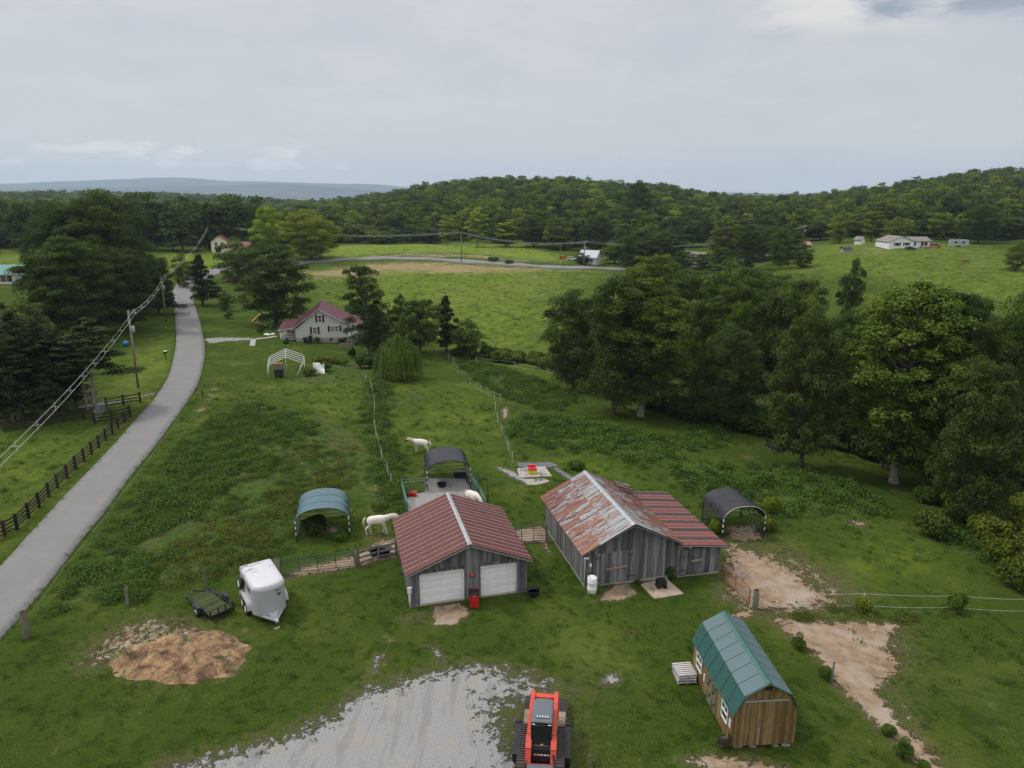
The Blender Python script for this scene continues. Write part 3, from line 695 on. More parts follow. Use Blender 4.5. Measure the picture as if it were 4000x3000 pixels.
def pine_meshes(name, seed, H, W, base=0.4, whorls=16, leaf=0.34, bark='bark', per=26, dead=True, droop=0.0, spread=1.0):
    rng = np.random.RandomState(seed); m = MB(); tr = H*0.014
    m.tube([(0.12*math.sin(z+seed), 0.12*math.cos(z*0.8), z) for z in np.linspace(-0.4, H*0.97, 9)], list(np.linspace(tr*1.25, tr*0.2, 9)), 8)
    cen, rad = [], []
    for w_ in range(whorls):
        t = w_/(whorls-1); z = H*(base+(1-base)*t*0.97)
        Lb = W/2*spread*(1-t)**0.65*(0.75+0.4*rng.rand())+0.35; nb = 5 if t < 0.8 else 3
        for j in range(nb):
            if rng.rand() < 0.12: continue
            a = rng.rand()*6.28; L2 = Lb*(0.6+0.5*rng.rand()); dz = L2*(0.12-droop+0.15*t+0.1*rng.normal())
            e = Vector((math.cos(a)*L2, math.sin(a)*L2, z+dz)); s = Vector((0, 0, z-0.2))
            m.tube([s, (s+e)/2+Vector((0, 0, -0.1)), e], [tr*0.3, tr*0.2, tr*0.06], 4, caps=False)
            ks = max(2, int(L2/0.55))
            for q in range(ks):
                f = 0.35+0.65*(q+0.5)/ks; p = s.lerp(e, f); wd = 0.28+0.32*L2*0.35*(1-abs(f-0.6))
                for sd in (-1, 0, 1):
                    cen.append((p.x-math.sin(a)*sd*wd*1.1, p.y+math.cos(a)*sd*wd*1.1, p.z+0.05*rng.normal())); rad.append(wd*(0.8+0.4*rng.rand()))
    if dead:
        for j in range(14):
            a = rng.rand()*6.28; z = H*base*(0.25+0.8*rng.rand()); L2 = W*0.22*(0.4+rng.rand())
            m.tube([(0, 0, z), (math.cos(a)*L2*0.5, math.sin(a)*L2*0.5, z-0.05), (math.cos(a)*L2, math.sin(a)*L2, z-0.25*L2)], [tr*0.22, tr*0.14, tr*0.05], 4, caps=False)
    C, N, T = clump_leaves(np.array(cen), np.array(rad), per, rng, leaf, 0.5, 0.42, 0.3, -0.2)
    v, f = leaf_quads(C, N, leaf, rng, 0.5)
    return m.mesh(name+'_trunk', M[bark], False), np_mesh(name+'_crown', v, f, M['needle'], np.repeat(T, 4))

def willow_meshes(name, seed, H, W):
    rng = np.random.RandomState(seed); m = MB(); tr = 0.28
    m.tube([(0, 0, -0.4), (0, 0, H*0.3), (0.1, 0, H*0.6)], [tr*1.3, tr, tr*0.6], 8)
    Cs, Ns, Ts = [], [], []
    for k in range(430):
        a = rng.rand()*6.28; q = rng.rand()**0.5; R = W/2*q; z0 = H*(1-0.42*q*q)*(0.9+0.12*rng.rand())
        if k < 16: m.tube([(0, 0, H*0.4), (R*0.5*math.cos(a), R*0.5*math.sin(a), z0*0.95), (R*math.cos(a), R*math.sin(a), z0)], [tr*0.35, tr*0.2, 0.02], 4, caps=False)
        zb = (0.05+0.35*rng.rand()*(1.3-q))*H; n = int((z0-zb)/0.10); t = np.linspace(0, 1, n); tint = rng.rand()*0.7
        rr_ = R+0.5*t**0.6*(0.4+q*0.4)
        C = np.c_[rr_*math.cos(a)+0.09*rng.normal(size=n), rr_*math.sin(a)+0.09*rng.normal(size=n), z0-(z0-zb)*t]
        N = np.c_[np.full(n, math.cos(a)), np.full(n, math.sin(a)), np.full(n, 0.35)]+rng.normal(size=(n, 3))*0.45
        Cs.append(C); Ns.append(N/np.linalg.norm(N, axis=1)[:, None]); Ts.append(np.full(n, tint)+rng.rand(n)*0.2)
    C = np.concatenate(Cs); N = np.concatenate(Ns); T = np.concatenate(Ts)
    # long narrow hanging leaves
    n = len(C); t = np.tile([0, 0, -1.0], (n, 1))+rng.normal(size=(n, 3))*0.22; t = t-N*(t*N).sum(1)[:, None]; t /= np.linalg.norm(t, axis=1)[:, None]
    b = np.cross(N, t); s = (0.20+0.14*rng.rand(n))[:, None]
    v = np.stack([C+t*s*0.6, C+b*s*0.2, C-t*s*0.6, C-b*s*0.2], 1).reshape(-1, 3)
    return m.mesh(name+'_trunk', M['bark'], False), np_mesh(name+'_crown', v, np.arange(4*n).reshape(n, 4), M['leaf'], np.repeat(T, 4))
def bush_meshes(name, seed, H, W, lobes=12, leaf=0.16, per=60, leafm='leaf'):
    rng = np.random.RandomState(seed); cen, rad = [], []
    for i in range(lobes):
        a = rng.rand()*6.28; q = rng.rand()**0.6; lr = W*0.2*(0.7+0.5*rng.rand())
        cen.append((q*(W/2-lr)*math.cos(a), q*(W/2-lr)*math.sin(a), H*(0.25+0.6*(1-q*0.8)*rng.rand()))); rad.append(lr)
    C, N, T = clump_leaves(np.array(cen), np.array(rad), per*4, rng, leaf, 0.35, 0.95, 0.5)
    C[:, 2] = np.abs(C[:, 2]); v, f = leaf_quads(C, N, leaf, rng)
    m = MB()
    for i in range(5):
        a = i*1.26+seed; m.tube([(0, 0, -0.2), (W*0.12*math.cos(a), W*0.12*math.sin(a), H*0.4), (W*0.25*math.cos(a), W*0.25*math.sin(a), H*0.75)], [0.03+H*0.008, 0.02+H*0.005, 0.01], 5)
    return m.mesh(name+'_stem', M['bark'], False), np_mesh(name+'_crown', v, f, M[leafm], np.repeat(T, 4))
def bare_meshes(name, seed, H, W):
    rng = np.random.RandomState(seed); m = MB(); tr = 0.16
    m.tube([(0.2*math.sin(z*0.5), 0, z) for z in np.linspace(-0.4, H, 8)], list(np.linspace(tr, tr*0.15, 8)), 7)
    for j in range(30):
        z = H*(0.25+0.72*rng.rand()); a = rng.rand()*6.28; L = W*0.5*(0.3+0.7*rng.rand())*(1.1-z/H); up_ = 0.3*L*rng.normal()
        e = Vector((math.cos(a)*L, math.sin(a)*L, z+up_)); m.tube([(0, 0, z), (e.x*0.5, e.y*0.5, z+up_*0.3), e], [0.05, 0.035, 0.012], 4, caps=False)
        for q in range(2):
            b_ = a+rng.normal()*0.7; s = Vector((e.x*0.6, e.y*0.6, z+up_*0.45)); m.tube([s, s+Vector((math.cos(b_)*L*0.4, math.sin(b_)*L*0.4, 0.2*rng.normal()))], [0.025, 0.008], 3, caps=False)
    return m.mesh(name, M['bark_pale'], False)

KIND = {}   # kind: (trunk mesh, crown mesh, height, width, object name)
def kind(k, oname, H, W, ms): KIND[k] = (ms[0], ms[1], H, W, oname)
kind('oak', 'oak_tree', 18, 17, tree_meshes('oak', 11, 18, 17, 'round', 0.08, 84, 6, 135, 0.245, lobe_r=0.13))
kind('oak2', 'oak_tree', 17, 14, tree_meshes('oak_open', 23, 17, 14, 'wide', 0.10, 70, 5, 135, 0.24, lobe_r=0.13, gap=0.08))
kind('syc', 'sycamore_tree', 20, 13, tree_meshes('sycamore', 37, 20, 13, 'tall', 0.11, 170, 4, 105, 0.26, 'bark_pale', lobe_r=0.092, trunk_r=0.34, upb=0.5))
kind('ash', 'ash_tree', 18, 11, tree_meshes('ash', 41, 18, 11, 'tall', 0.10, 76, 6, 120, 0.20, 'bark_pale', lobe_r=0.12))
kind('maple', 'maple_tree', 14, 12, tree_meshes('maple', 53, 14, 12, 'round', 0.12, 52, 5, 120, 0.26, lobe_r=0.14))
kind('poplar', 'poplar_tree', 19, 9, tree_meshes('poplar', 61, 19, 9, 'tall', 0.14, 50, 5, 110, 0.26, 'bark_pale', lobe_r=0.15))
kind('low', 'field_tree', 9, 9, tree_meshes('low', 71, 9, 9, 'round', 0.06, 40, 5, 66, 0.26, lobe_r=0.14))
kind('cedar', 'cedar_tree', 10, 7, tree_meshes('cedar', 83, 10, 7, 'cone', 0.10, 60, 5, 64, 0.22, lobe_r=0.14, leafm='needle'))
kind('pine', 'pine_tree', 15, 10, pine_meshes('pine', 91, 15, 10, 0.30, 18, 0.30))
kind('pine2', 'pine_tree', 16, 9, pine_meshes('pine_tall', 97, 16, 9, 0.42, 15, 0.30, 'bark_pale'))
kind('walnut', 'walnut_tree', 15, 10, tree_meshes('walnut', 103, 15, 10, 'wide', 0.10, 66, 5, 100, 0.22, 'bark_pale', lobe_r=0.135, gap=0.08, lean=0.05))
kind('willow', 'willow_tree', 6.3, 7.5, willow_meshes('willow', 5, 6.3, 7.5))
# coarse kinds for the wooded hills
kind('far1', 'hill_tree', 16, 12, tree_meshes('far_round', 201, 16, 12, 'round', 0.10, 15, 5, 40, 0.85, lobe_r=0.27, show_limbs=False))
kind('far2', 'hill_tree', 18, 10, tree_meshes('far_tall', 211, 18, 10, 'tall', 0.10, 15, 5, 40, 0.8, lobe_r=0.28, show_limbs=False))
kind('far3', 'hill_tree', 15, 13, tree_meshes('far_wide', 223, 15, 13, 'wide', 0.10, 16, 5, 40, 0.85, lobe_r=0.26, show_limbs=False))
KIND['far1'][0]; 
TREES = []
def tree(k, px, row=None, dist=None, top=None, width=None, tint=(1, 1, 1), label=None, group=None, name=None, seed=0, loc=None, cat='tree'):
    tm, cm, H, W, on = KIND[k]
    p = loc if loc is not None else (G(px, row) if row is not None else at(px, dist))
    h = height_to(p, top) if top is not None else H
    depth = p.y*_a + (CAM_H-p.z)*_b
    wd = width/FPX*depth if width else W*h/H
    rng = random.Random(int(px*7+(row or dist)*13+seed))
    o = thing(name or on, label, cat, p, rng.uniform(0, 6.28), group)
    t = link('trunk', tm, o); c = link('crown', cm, o)
    s = (wd/W, wd/W, h/H); o.scale = s
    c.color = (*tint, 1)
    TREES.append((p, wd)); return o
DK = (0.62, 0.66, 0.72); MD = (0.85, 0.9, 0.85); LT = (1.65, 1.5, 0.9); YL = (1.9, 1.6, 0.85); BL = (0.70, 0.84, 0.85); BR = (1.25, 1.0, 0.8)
T = tree
# left group by the road
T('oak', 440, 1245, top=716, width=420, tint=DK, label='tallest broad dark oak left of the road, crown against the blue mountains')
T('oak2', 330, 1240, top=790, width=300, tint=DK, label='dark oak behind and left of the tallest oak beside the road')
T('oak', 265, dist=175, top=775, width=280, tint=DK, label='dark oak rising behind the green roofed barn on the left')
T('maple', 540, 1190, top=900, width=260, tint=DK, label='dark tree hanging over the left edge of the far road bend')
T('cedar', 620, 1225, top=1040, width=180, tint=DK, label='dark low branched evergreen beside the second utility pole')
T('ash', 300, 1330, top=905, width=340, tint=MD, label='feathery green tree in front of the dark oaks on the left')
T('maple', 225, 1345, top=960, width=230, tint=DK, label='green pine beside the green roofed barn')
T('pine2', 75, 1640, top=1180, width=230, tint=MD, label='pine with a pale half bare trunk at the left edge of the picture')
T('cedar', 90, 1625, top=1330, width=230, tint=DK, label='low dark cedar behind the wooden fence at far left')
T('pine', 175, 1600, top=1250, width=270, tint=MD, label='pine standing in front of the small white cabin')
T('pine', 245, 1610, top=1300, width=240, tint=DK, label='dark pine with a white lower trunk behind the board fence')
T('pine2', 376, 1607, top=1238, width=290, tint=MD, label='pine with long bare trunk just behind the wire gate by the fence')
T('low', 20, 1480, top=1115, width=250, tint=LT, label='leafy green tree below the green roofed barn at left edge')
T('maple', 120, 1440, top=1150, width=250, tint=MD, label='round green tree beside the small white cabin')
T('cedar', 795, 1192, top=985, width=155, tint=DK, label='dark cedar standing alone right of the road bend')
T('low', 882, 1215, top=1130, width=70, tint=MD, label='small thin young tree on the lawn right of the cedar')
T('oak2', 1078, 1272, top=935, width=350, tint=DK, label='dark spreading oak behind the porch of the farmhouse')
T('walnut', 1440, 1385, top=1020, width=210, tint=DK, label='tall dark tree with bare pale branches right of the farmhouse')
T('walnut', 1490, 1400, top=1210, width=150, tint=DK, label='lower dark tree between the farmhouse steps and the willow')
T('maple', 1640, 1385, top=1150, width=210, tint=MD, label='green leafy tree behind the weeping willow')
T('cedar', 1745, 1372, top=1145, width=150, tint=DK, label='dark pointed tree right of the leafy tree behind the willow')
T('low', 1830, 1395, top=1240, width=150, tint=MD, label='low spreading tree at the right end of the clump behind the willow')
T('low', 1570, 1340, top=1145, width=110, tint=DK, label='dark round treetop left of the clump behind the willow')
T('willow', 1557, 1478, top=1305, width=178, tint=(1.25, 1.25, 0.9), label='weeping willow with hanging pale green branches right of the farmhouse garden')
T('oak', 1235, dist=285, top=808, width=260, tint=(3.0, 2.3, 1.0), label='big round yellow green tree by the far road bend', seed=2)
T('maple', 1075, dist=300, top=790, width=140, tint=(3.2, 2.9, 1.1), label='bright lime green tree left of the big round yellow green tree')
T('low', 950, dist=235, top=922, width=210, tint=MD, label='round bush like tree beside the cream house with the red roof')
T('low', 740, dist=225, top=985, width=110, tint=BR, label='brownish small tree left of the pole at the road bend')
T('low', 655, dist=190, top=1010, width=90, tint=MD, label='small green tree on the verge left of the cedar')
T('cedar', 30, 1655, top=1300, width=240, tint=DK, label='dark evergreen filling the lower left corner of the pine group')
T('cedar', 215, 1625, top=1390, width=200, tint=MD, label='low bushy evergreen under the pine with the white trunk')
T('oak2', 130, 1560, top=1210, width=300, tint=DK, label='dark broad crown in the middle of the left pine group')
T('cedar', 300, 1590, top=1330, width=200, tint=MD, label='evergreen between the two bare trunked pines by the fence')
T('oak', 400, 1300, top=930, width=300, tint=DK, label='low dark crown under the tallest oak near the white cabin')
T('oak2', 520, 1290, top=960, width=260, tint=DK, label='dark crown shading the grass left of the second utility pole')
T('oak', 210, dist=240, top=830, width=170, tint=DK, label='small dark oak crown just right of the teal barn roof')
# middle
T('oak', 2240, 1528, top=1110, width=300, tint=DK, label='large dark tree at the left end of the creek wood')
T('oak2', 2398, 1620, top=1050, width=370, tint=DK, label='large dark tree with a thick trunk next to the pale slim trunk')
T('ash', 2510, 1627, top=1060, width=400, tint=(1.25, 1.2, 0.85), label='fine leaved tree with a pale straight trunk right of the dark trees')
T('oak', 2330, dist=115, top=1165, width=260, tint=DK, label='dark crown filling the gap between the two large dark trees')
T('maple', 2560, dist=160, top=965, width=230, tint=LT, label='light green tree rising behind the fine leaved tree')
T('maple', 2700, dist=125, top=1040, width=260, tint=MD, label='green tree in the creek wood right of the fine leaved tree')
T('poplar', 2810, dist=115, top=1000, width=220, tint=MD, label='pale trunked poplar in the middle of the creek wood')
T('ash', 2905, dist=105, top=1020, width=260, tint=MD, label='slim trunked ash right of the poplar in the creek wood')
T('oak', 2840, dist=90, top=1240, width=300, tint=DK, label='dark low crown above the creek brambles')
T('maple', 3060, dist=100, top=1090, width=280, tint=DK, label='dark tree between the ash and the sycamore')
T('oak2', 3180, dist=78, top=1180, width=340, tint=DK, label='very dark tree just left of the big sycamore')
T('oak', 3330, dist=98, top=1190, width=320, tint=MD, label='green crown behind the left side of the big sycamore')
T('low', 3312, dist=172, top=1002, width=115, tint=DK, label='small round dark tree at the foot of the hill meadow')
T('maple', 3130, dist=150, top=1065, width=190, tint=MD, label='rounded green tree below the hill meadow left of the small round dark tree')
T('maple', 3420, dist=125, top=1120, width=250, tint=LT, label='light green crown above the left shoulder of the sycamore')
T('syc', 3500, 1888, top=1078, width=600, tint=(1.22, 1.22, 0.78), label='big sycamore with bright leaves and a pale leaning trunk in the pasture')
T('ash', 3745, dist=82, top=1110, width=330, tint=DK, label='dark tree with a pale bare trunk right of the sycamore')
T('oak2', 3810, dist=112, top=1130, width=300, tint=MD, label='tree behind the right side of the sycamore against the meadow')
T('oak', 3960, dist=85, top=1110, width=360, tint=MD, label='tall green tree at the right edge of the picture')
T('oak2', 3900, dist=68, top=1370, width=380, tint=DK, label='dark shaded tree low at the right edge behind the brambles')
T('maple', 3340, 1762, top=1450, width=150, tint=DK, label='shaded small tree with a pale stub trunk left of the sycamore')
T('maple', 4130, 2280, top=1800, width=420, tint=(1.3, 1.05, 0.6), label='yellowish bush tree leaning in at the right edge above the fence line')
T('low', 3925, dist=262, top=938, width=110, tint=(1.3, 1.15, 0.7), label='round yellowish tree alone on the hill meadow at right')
T('low', 3240, dist=345, top=818, width=115, tint=YL, label='yellow green tree left behind the white hilltop house')
T('maple', 3360, dist=345, top=815, width=130, tint=LT, label='light green tree directly behind the white hilltop house')
T('low', 3450, dist=340, top=845, width=130, tint=(1.5, 1.4, 0.8), label='yellowish tree over the roof of the white hilltop house')
T('oak', 3760, dist=360, top=790, width=180, tint=MD, label='large green tree at the wood edge right of the parked camper')
T('low', 3105, dist=262, top=948, width=90, tint=DK, label='dark bush tree beside the rusty roofed shed on the hill')
T('low', 2470, dist=300, top=952, width=140, tint=(0.7, .62, .7), label='purplish dark tree beside the road opposite the small white house')
T('maple', 2390, dist=295, top=945, width=120, tint=MD, label='green tree right of the small white house by the far road')
T('low', 2265, dist=285, top=985, width=75, tint=DK, label='small dark tree in front of the small white house by the far road')
T('poplar', 1755, dist=350, top=838, width=90, tint=(2.6, 2.2, 1.2), label='pale yellowish tree at the wood edge left of the bright poplar')
T('poplar', 1868, dist=345, top=805, width=100, tint=(3.2, 2.7, 1.4), label='bright pale green poplar standing out before the wooded hill')
T('poplar', 1985, dist=350, top=855, width=110, tint=(2.8, 2.3, 1.0), label='yellow green tree above the crest of the bright field')
T('maple', 2170, dist=345, top=840, width=130, tint=LT, label='green tree with yellow edge on the crest right of the bright field')
T('oak', 2080, dist=355, top=830, width=150, tint=MD, label='dark green round tree on the crest right of the pale trees')
T('oak', 2480, dist=430, top=700, width=150, tint=DK, label='single very dark tree standing above the others on the wooded hill')
T('oak', 2320, dist=340, top=835, width=150, tint=DK, label='dark round tree above the far roadside pole')
T('maple', 2810, dist=300, top=875, width=140, tint=BR, label='brownish green tree in front of the wood right of the hidden white house')
for a_, b_, c_, d_ in ((2650, 272, 975, 'left'), (2725, 268, 985, 'middle'), (2790, 275, 960, 'right')): T('maple', a_, dist=b_, top=c_, width=110, tint=MD, label='green tree screening the hidden white house, %s of three' % d_)
# wood edges: alike trees, one group per stand
def stand(n, px0, px1, d0, d1, t0, t1, w0, w1, kinds, tints, label, group, seed, clear=()):
    rng = random.Random(seed); k = 0; c = 0; put = []
    while k < n and c < n*40:
        c += 1; px = rng.uniform(px0, px1); dd = rng.uniform(d0, d1); p = at(px, dd)
        if any(abs(px-a_) < b_ and dd > c_ for a_, b_, c_ in clear): continue
        if any((p-q).length < 6.5 for q in put): continue
        put.append(p); f = (px-px0)/(px1-px0); top = t0+(t1-t0)*f+rng.uniform(-22, 22)
        h = height_to(p, top)
        if h < 7 or h > 27: h = min(max(h, 9), 22); top = proj((p.x, p.y, p.z+h))[1]
        T(rng.choice(kinds), px, dist=dd, loc=p, top=top, width=rng.uniform(w0, w1), tint=rng.choice(tints), label=label, group=group, seed=k); k += 1
DKS = [DK, (0.55, 0.6, 0.65), MD, BL, (0.75, 0.82, 0.7)]
stand(26, -300, 620, 335, 400, 800, 785, 100, 150, ['far1', 'far3', 'oak2'], DKS, 'dark tree in the wood edge beyond the left hay field', 'trees in the wood beyond the left field', 1)
stand(22, 560, 1060, 320, 400, 765, 790, 110, 160, ['far1', 'far3', 'oak'], DKS, 'dark tree in the wood behind the cream house', 'trees in the wood behind the cream house', 2, [(880, 75, 0)] and [])
stand(26, 1040, 1700, 375, 440, 850, 900, 80, 120, ['far1', 'far2', 'far3'], DKS+[BL, LT], 'tree at the foot of the wooded hill behind the bright field', 'trees at the foot of the wooded hill', 3)
stand(34, 1950, 3000, 350, 450, 865, 850, 90, 130, ['far1', 'far2', 'far3', 'oak2'], DKS+[DK, DK, LT], 'tree in the wood beyond the far road', 'trees in the wood beyond the far road', 4)
stand(30, 2400, 3080, 262, 345, 905, 875, 90, 140, ['maple', 'oak2', 'poplar'], DKS, 'tree in the wood below the side road', 'trees below the side road', 5, [(2700, 70, 0)])
stand(30, 3080, 4300, 372, 440, 850, 830, 100, 150, ['far1', 'far3', 'far2'], DKS+[LT, BR], 'tree in the wood behind the white hilltop house', 'trees in the wood behind the hilltop house', 6)
stand(20, 2480, 3080, 120, 200, 1010, 1060, 170, 250, ['maple', 'oak2', 'poplar', 'ash'], [MD, DK, MD, LT], 'tree with its top against the far wood, in the creek wood', 'tall trees in the creek wood', 17)
stand(17, 2480, 3300, 95, 160, 1130, 1150, 150, 220, ['maple', 'oak2', 'oak', 'ash', 'poplar'], [MD, DK, LT, (1.1, 1.15, 0.9)], 'tree in the creek wood below the hill meadow', 'trees in the creek wood', 7, [(2000, 10, 0)])
stand(20, 3450, 4250, 80, 140, 1200, 1220, 200, 300, ['maple', 'oak2', 'oak'], [DK, MD, (1.1, 1.1, 0.8)], 'tree in the wood behind the sycamore', 'trees in the wood behind the sycamore', 8)

stand(16, 4250, 5600, 70, 140, 1200, 1250, 200, 300, ['maple', 'oak2', 'oak'], [DK, MD], 'tree in the wood running on beyond the right edge', 'trees beyond the right edge', 9)
# the wooded hills beyond: past counting, one object
def gn_scatter(name, pts, scales, rots, templates, cat=None, label=None, tilt=0.0, tnt=None):
    me = bpy.data.meshes.new(name); n = len(pts); me.vertices.add(n); me.vertices.foreach_set('co', np.asarray(pts, np.float32).ravel())
    at_ = me.attributes.new('sc', 'FLOAT_VECTOR', 'POINT'); at_.data.foreach_set('vector', np.asarray(scales, np.float32).ravel())
    ar = me.attributes.new('rot', 'FLOAT_VECTOR', 'POINT'); ar.data.foreach_set('vector', np.asarray(rots, np.float32).ravel())
    o = link(name, me); o['kind'] = 'stuff'
    if label: o['label'] = label
    if cat: o['category'] = cat
    ng = bpy.data.node_groups.new(name, 'GeometryNodeTree'); ng.interface.new_socket('Geometry', in_out='INPUT', socket_type='NodeSocketGeometry'); ng.interface.new_socket('Geometry', in_out='OUTPUT', socket_type='NodeSocketGeometry')
    N = ng.nodes; L = ng.links; gi = N.new('NodeGroupInput'); go = N.new('NodeGroupOutput')
    j = N.new('GeometryNodeJoinGeometry')
    for t in reversed(templates):
        oi = N.new('GeometryNodeObjectInfo'); oi.inputs['Object'].default_value = t; oi.inputs['As Instance'].default_value = True; L.new(oi.outputs['Geometry'], j.inputs[0])
    ip = N.new('GeometryNodeInstanceOnPoints'); ip.inputs['Pick Instance'].default_value = True
    rv = N.new('FunctionNodeRandomValue'); rv.data_type = 'INT'; rv.inputs[4].default_value = 0; rv.inputs[5].default_value = len(templates)-1
    rv.inputs['Seed'].default_value = 3
    a1 = N.new('GeometryNodeInputNamedAttribute'); a1.data_type = 'FLOAT_VECTOR'; a1.inputs[0].default_value = 'sc'
    a2 = N.new('GeometryNodeInputNamedAttribute'); a2.data_type = 'FLOAT_VECTOR'; a2.inputs[0].default_value = 'rot'
    L.new(gi.outputs[0], ip.inputs['Points']); L.new(j.outputs[0], ip.inputs['Instance']); L.new(rv.outputs[2], ip.inputs['Instance Index'])
    L.new(a1.outputs[0], ip.inputs['Scale'])
    er = N.new('FunctionNodeEulerToRotation'); L.new(a2.outputs[0], er.inputs[0]); L.new(er.outputs[0], ip.inputs['Rotation'])
    L.new(ip.outputs[0], go.inputs[0]); md = o.modifiers.new('scatter', 'NODES'); md.node_group = ng
    return o
def loose(name, me, tint=(1, 1, 1)):
    o = bpy.data.objects.new(name, me); o.color = (*tint, 1); return o
def hill_forest():
    rng = np.random.RandomState(77); pts = []
    for r0, r1, sp in ((400, 1150, 8.2), (1150, 2300, 13)):
        for r in np.arange(r0, r1, sp):
            ns = int(math.radians(92)*r/sp); a_ = np.radians(-46)+np.radians(92)*(np.arange(ns)+rng.rand(ns))/ns
            q = r+rng.uniform(-sp*0.45, sp*0.45, ns); pts.append(np.c_[q*np.sin(a_), q*np.cos(a_)])
    P = np.concatenate(pts); z = terr(P[:, 0], P[:, 1])
    # keep what the camera could see: slopes facing it and crests
    az_ = np.arctan2(P[:, 0], P[:, 1]); el = (z+16-CAM_H)/np.hypot(P[:, 0], P[:, 1]); order = np.argsort(np.hypot(P[:, 0], P[:, 1]))
    best = np.full(400, -9.0); keep = np.zeros(len(P), bool)
    bi = np.clip(((az_+0.82)/1.64*400).astype(int), 0, 399)
    for i in order:
        if el[i] > best[bi[i]]-0.014: keep[i] = True
        if el[i] > best[bi[i]]: best[bi[i]] = el[i]
    P = P[keep]; z = z[keep]; n = len(P); r = np.hypot(P[:, 0], P[:, 1])
    s = (0.75+0.4*rng.rand(n))*np.where(r > 1150, 1.25, 0.92)
    sc = np.c_[s, s, s*(0.85+0.35*rng.rand(n))]; rot = np.c_[np.zeros(n), np.zeros(n), rng.rand(n)*6.28]
    return np.c_[P, z-0.5], sc, rot
P_, S_, R3 = hill_forest(); print('hill trees', len(P_))
tint_rng = [(0.62, 0.74, 0.66), (0.85, 0.95, 0.75), (1.3, 1.3, 0.8), (0.45, 0.52, 0.55), (0.95, 0.85, 0.62), (0.66, 0.82, 0.8), (1.75, 1.6, 0.9)]
import itertools
sel = np.random.RandomState(5).randint(0, len(tint_rng)*3, len(P_))
def col_mesh(me, tint, k):
    m2 = me.copy(); mt = TINTM[k]; m2.materials[0] = mt; return m2
TINTM = []
for k, tt in enumerate(tint_rng):
    TINTM.append(leafmat('hill_leaf_%d' % k, *(tuple(min(1, c_*t_) for c_, t_ in zip(c, tt)) for c in ((0.050, 0.082, 0.017), (0.082, 0.125, 0.024), (0.130, 0.172, 0.038))), use_color=False))
tmpl = [loose('hill_tree_crown', col_mesh(KIND[kk][1], None, k)) for k in range(len(tint_rng)) for kk in ('far1', 'far2', 'far3')]
gn_scatter('hill_forest', P_, S_, R3, tmpl)
# ------------------------------------------------------------------ materials for things
M['board'] = wood('grey_barn_board', (0.030, 0.029, 0.028), (0.115, 0.114, 0.115), (0.330, 0.328, 0.325), stretch=(1.6, 1.2, 0.55), per=0.55)
M['board_tan'] = wood('tan_barn_board', (0.16, 0.13, 0.10), (0.27, 0.22, 0.16), (0.38, 0.31, 0.23), stretch=(1.6, 1.2, 0.55))
M['fence_board'] = wood('brown_fence_board', (0.012, 0.010, 0.009), (0.028, 0.022, 0.019), (0.065, 0.052, 0.045), stretch=(4, 4, 0.7))
M['rail_grey'] = wood('grey_rail', (0.06, 0.058, 0.055), (0.14, 0.135, 0.13), (0.26, 0.255, 0.25), stretch=(6, 6, 0.7))
M['post'] = wood('treated_post', (0.085, 0.085, 0.055), (0.17, 0.165, 0.11), (0.28, 0.26, 0.19), stretch=(6, 6, 0.8))
M['pole'] = wood('utility_pole_wood', (0.10, 0.085, 0.070), (0.18, 0.155, 0.13), (0.27, 0.24, 0.21), stretch=(6, 6, 0.5))
M['core'] = plain('dark_interior', (0.012, 0.011, 0.010), 0.95)
M['galv'] = plain('galvanised', (0.40, 0.42, 0.44), 0.45, 0.35, 0.2, 6, dirt=(0.26, 0.24, 0.22))
M['white'] = plain('white_paint', (0.78, 0.78, 0.77), 0.45, var=0.04, scale=2)
M['white_dull'] = plain('white_vinyl', (0.66, 0.66, 0.65), 0.6, var=0.06, scale=1.2)
M['siding'] = plain('siding_grey', (0.58, 0.57, 0.54), 0.7, var=0.05, scale=1.5)
M['black'] = plain('black_rubber', (0.014, 0.014, 0.015), 0.6, var=0.3)
M['blackm'] = plain('black_metal', (0.022, 0.023, 0.026), 0.4, 0.2, 0.3)
M['glass'] = plain('dark_glass', (0.018, 0.021, 0.026), 0.08, 0.0, 0.3, spec=0.8)
M['green_metal'] = plain('green_gate_metal', (0.022, 0.075, 0.055), 0.5, 0.2, 0.25)
M['green_rail'] = plain('green_panel_light', (0.12, 0.22, 0.18), 0.5, 0.2, 0.25)
M['red_plastic'] = plain('red_plastic', (0.52, 0.018, 0.022), 0.4, var=0.1)
M['red_rust_gate'] = plain('rusty_gate', (0.20, 0.085, 0.055), 0.75, 0.2, 0.3, 5)
M['concrete'] = plain('concrete', (0.33, 0.31, 0.28), 0.9, var=0.15, scale=1.5, dirt=(0.22, 0.18, 0.14))
M['slab'] = plain('stained_slab', (0.36, 0.29, 0.22), 0.9, var=0.2, scale=1.2, dirt=(0.22, 0.14, 0.09))
M['tape'] = plain('white_tape', (0.62, 0.64, 0.63), 0.6)
M['shutter'] = plain('maroon_shutter', (0.11, 0.016, 0.022), 0.6)
M['house_roof'] = plain('maroon_metal_roof', (0.135, 0.045, 0.055), 0.45, 0.1, 0.12, 1.5)
M['roof_brown'] = plain('brown_roof', (0.19, 0.17, 0.155), 0.85, var=0.12, scale=2)
M['stone'] = plain('field_stone', (0.40, 0.33, 0.27), 0.9, var=0.35, scale=2.5)
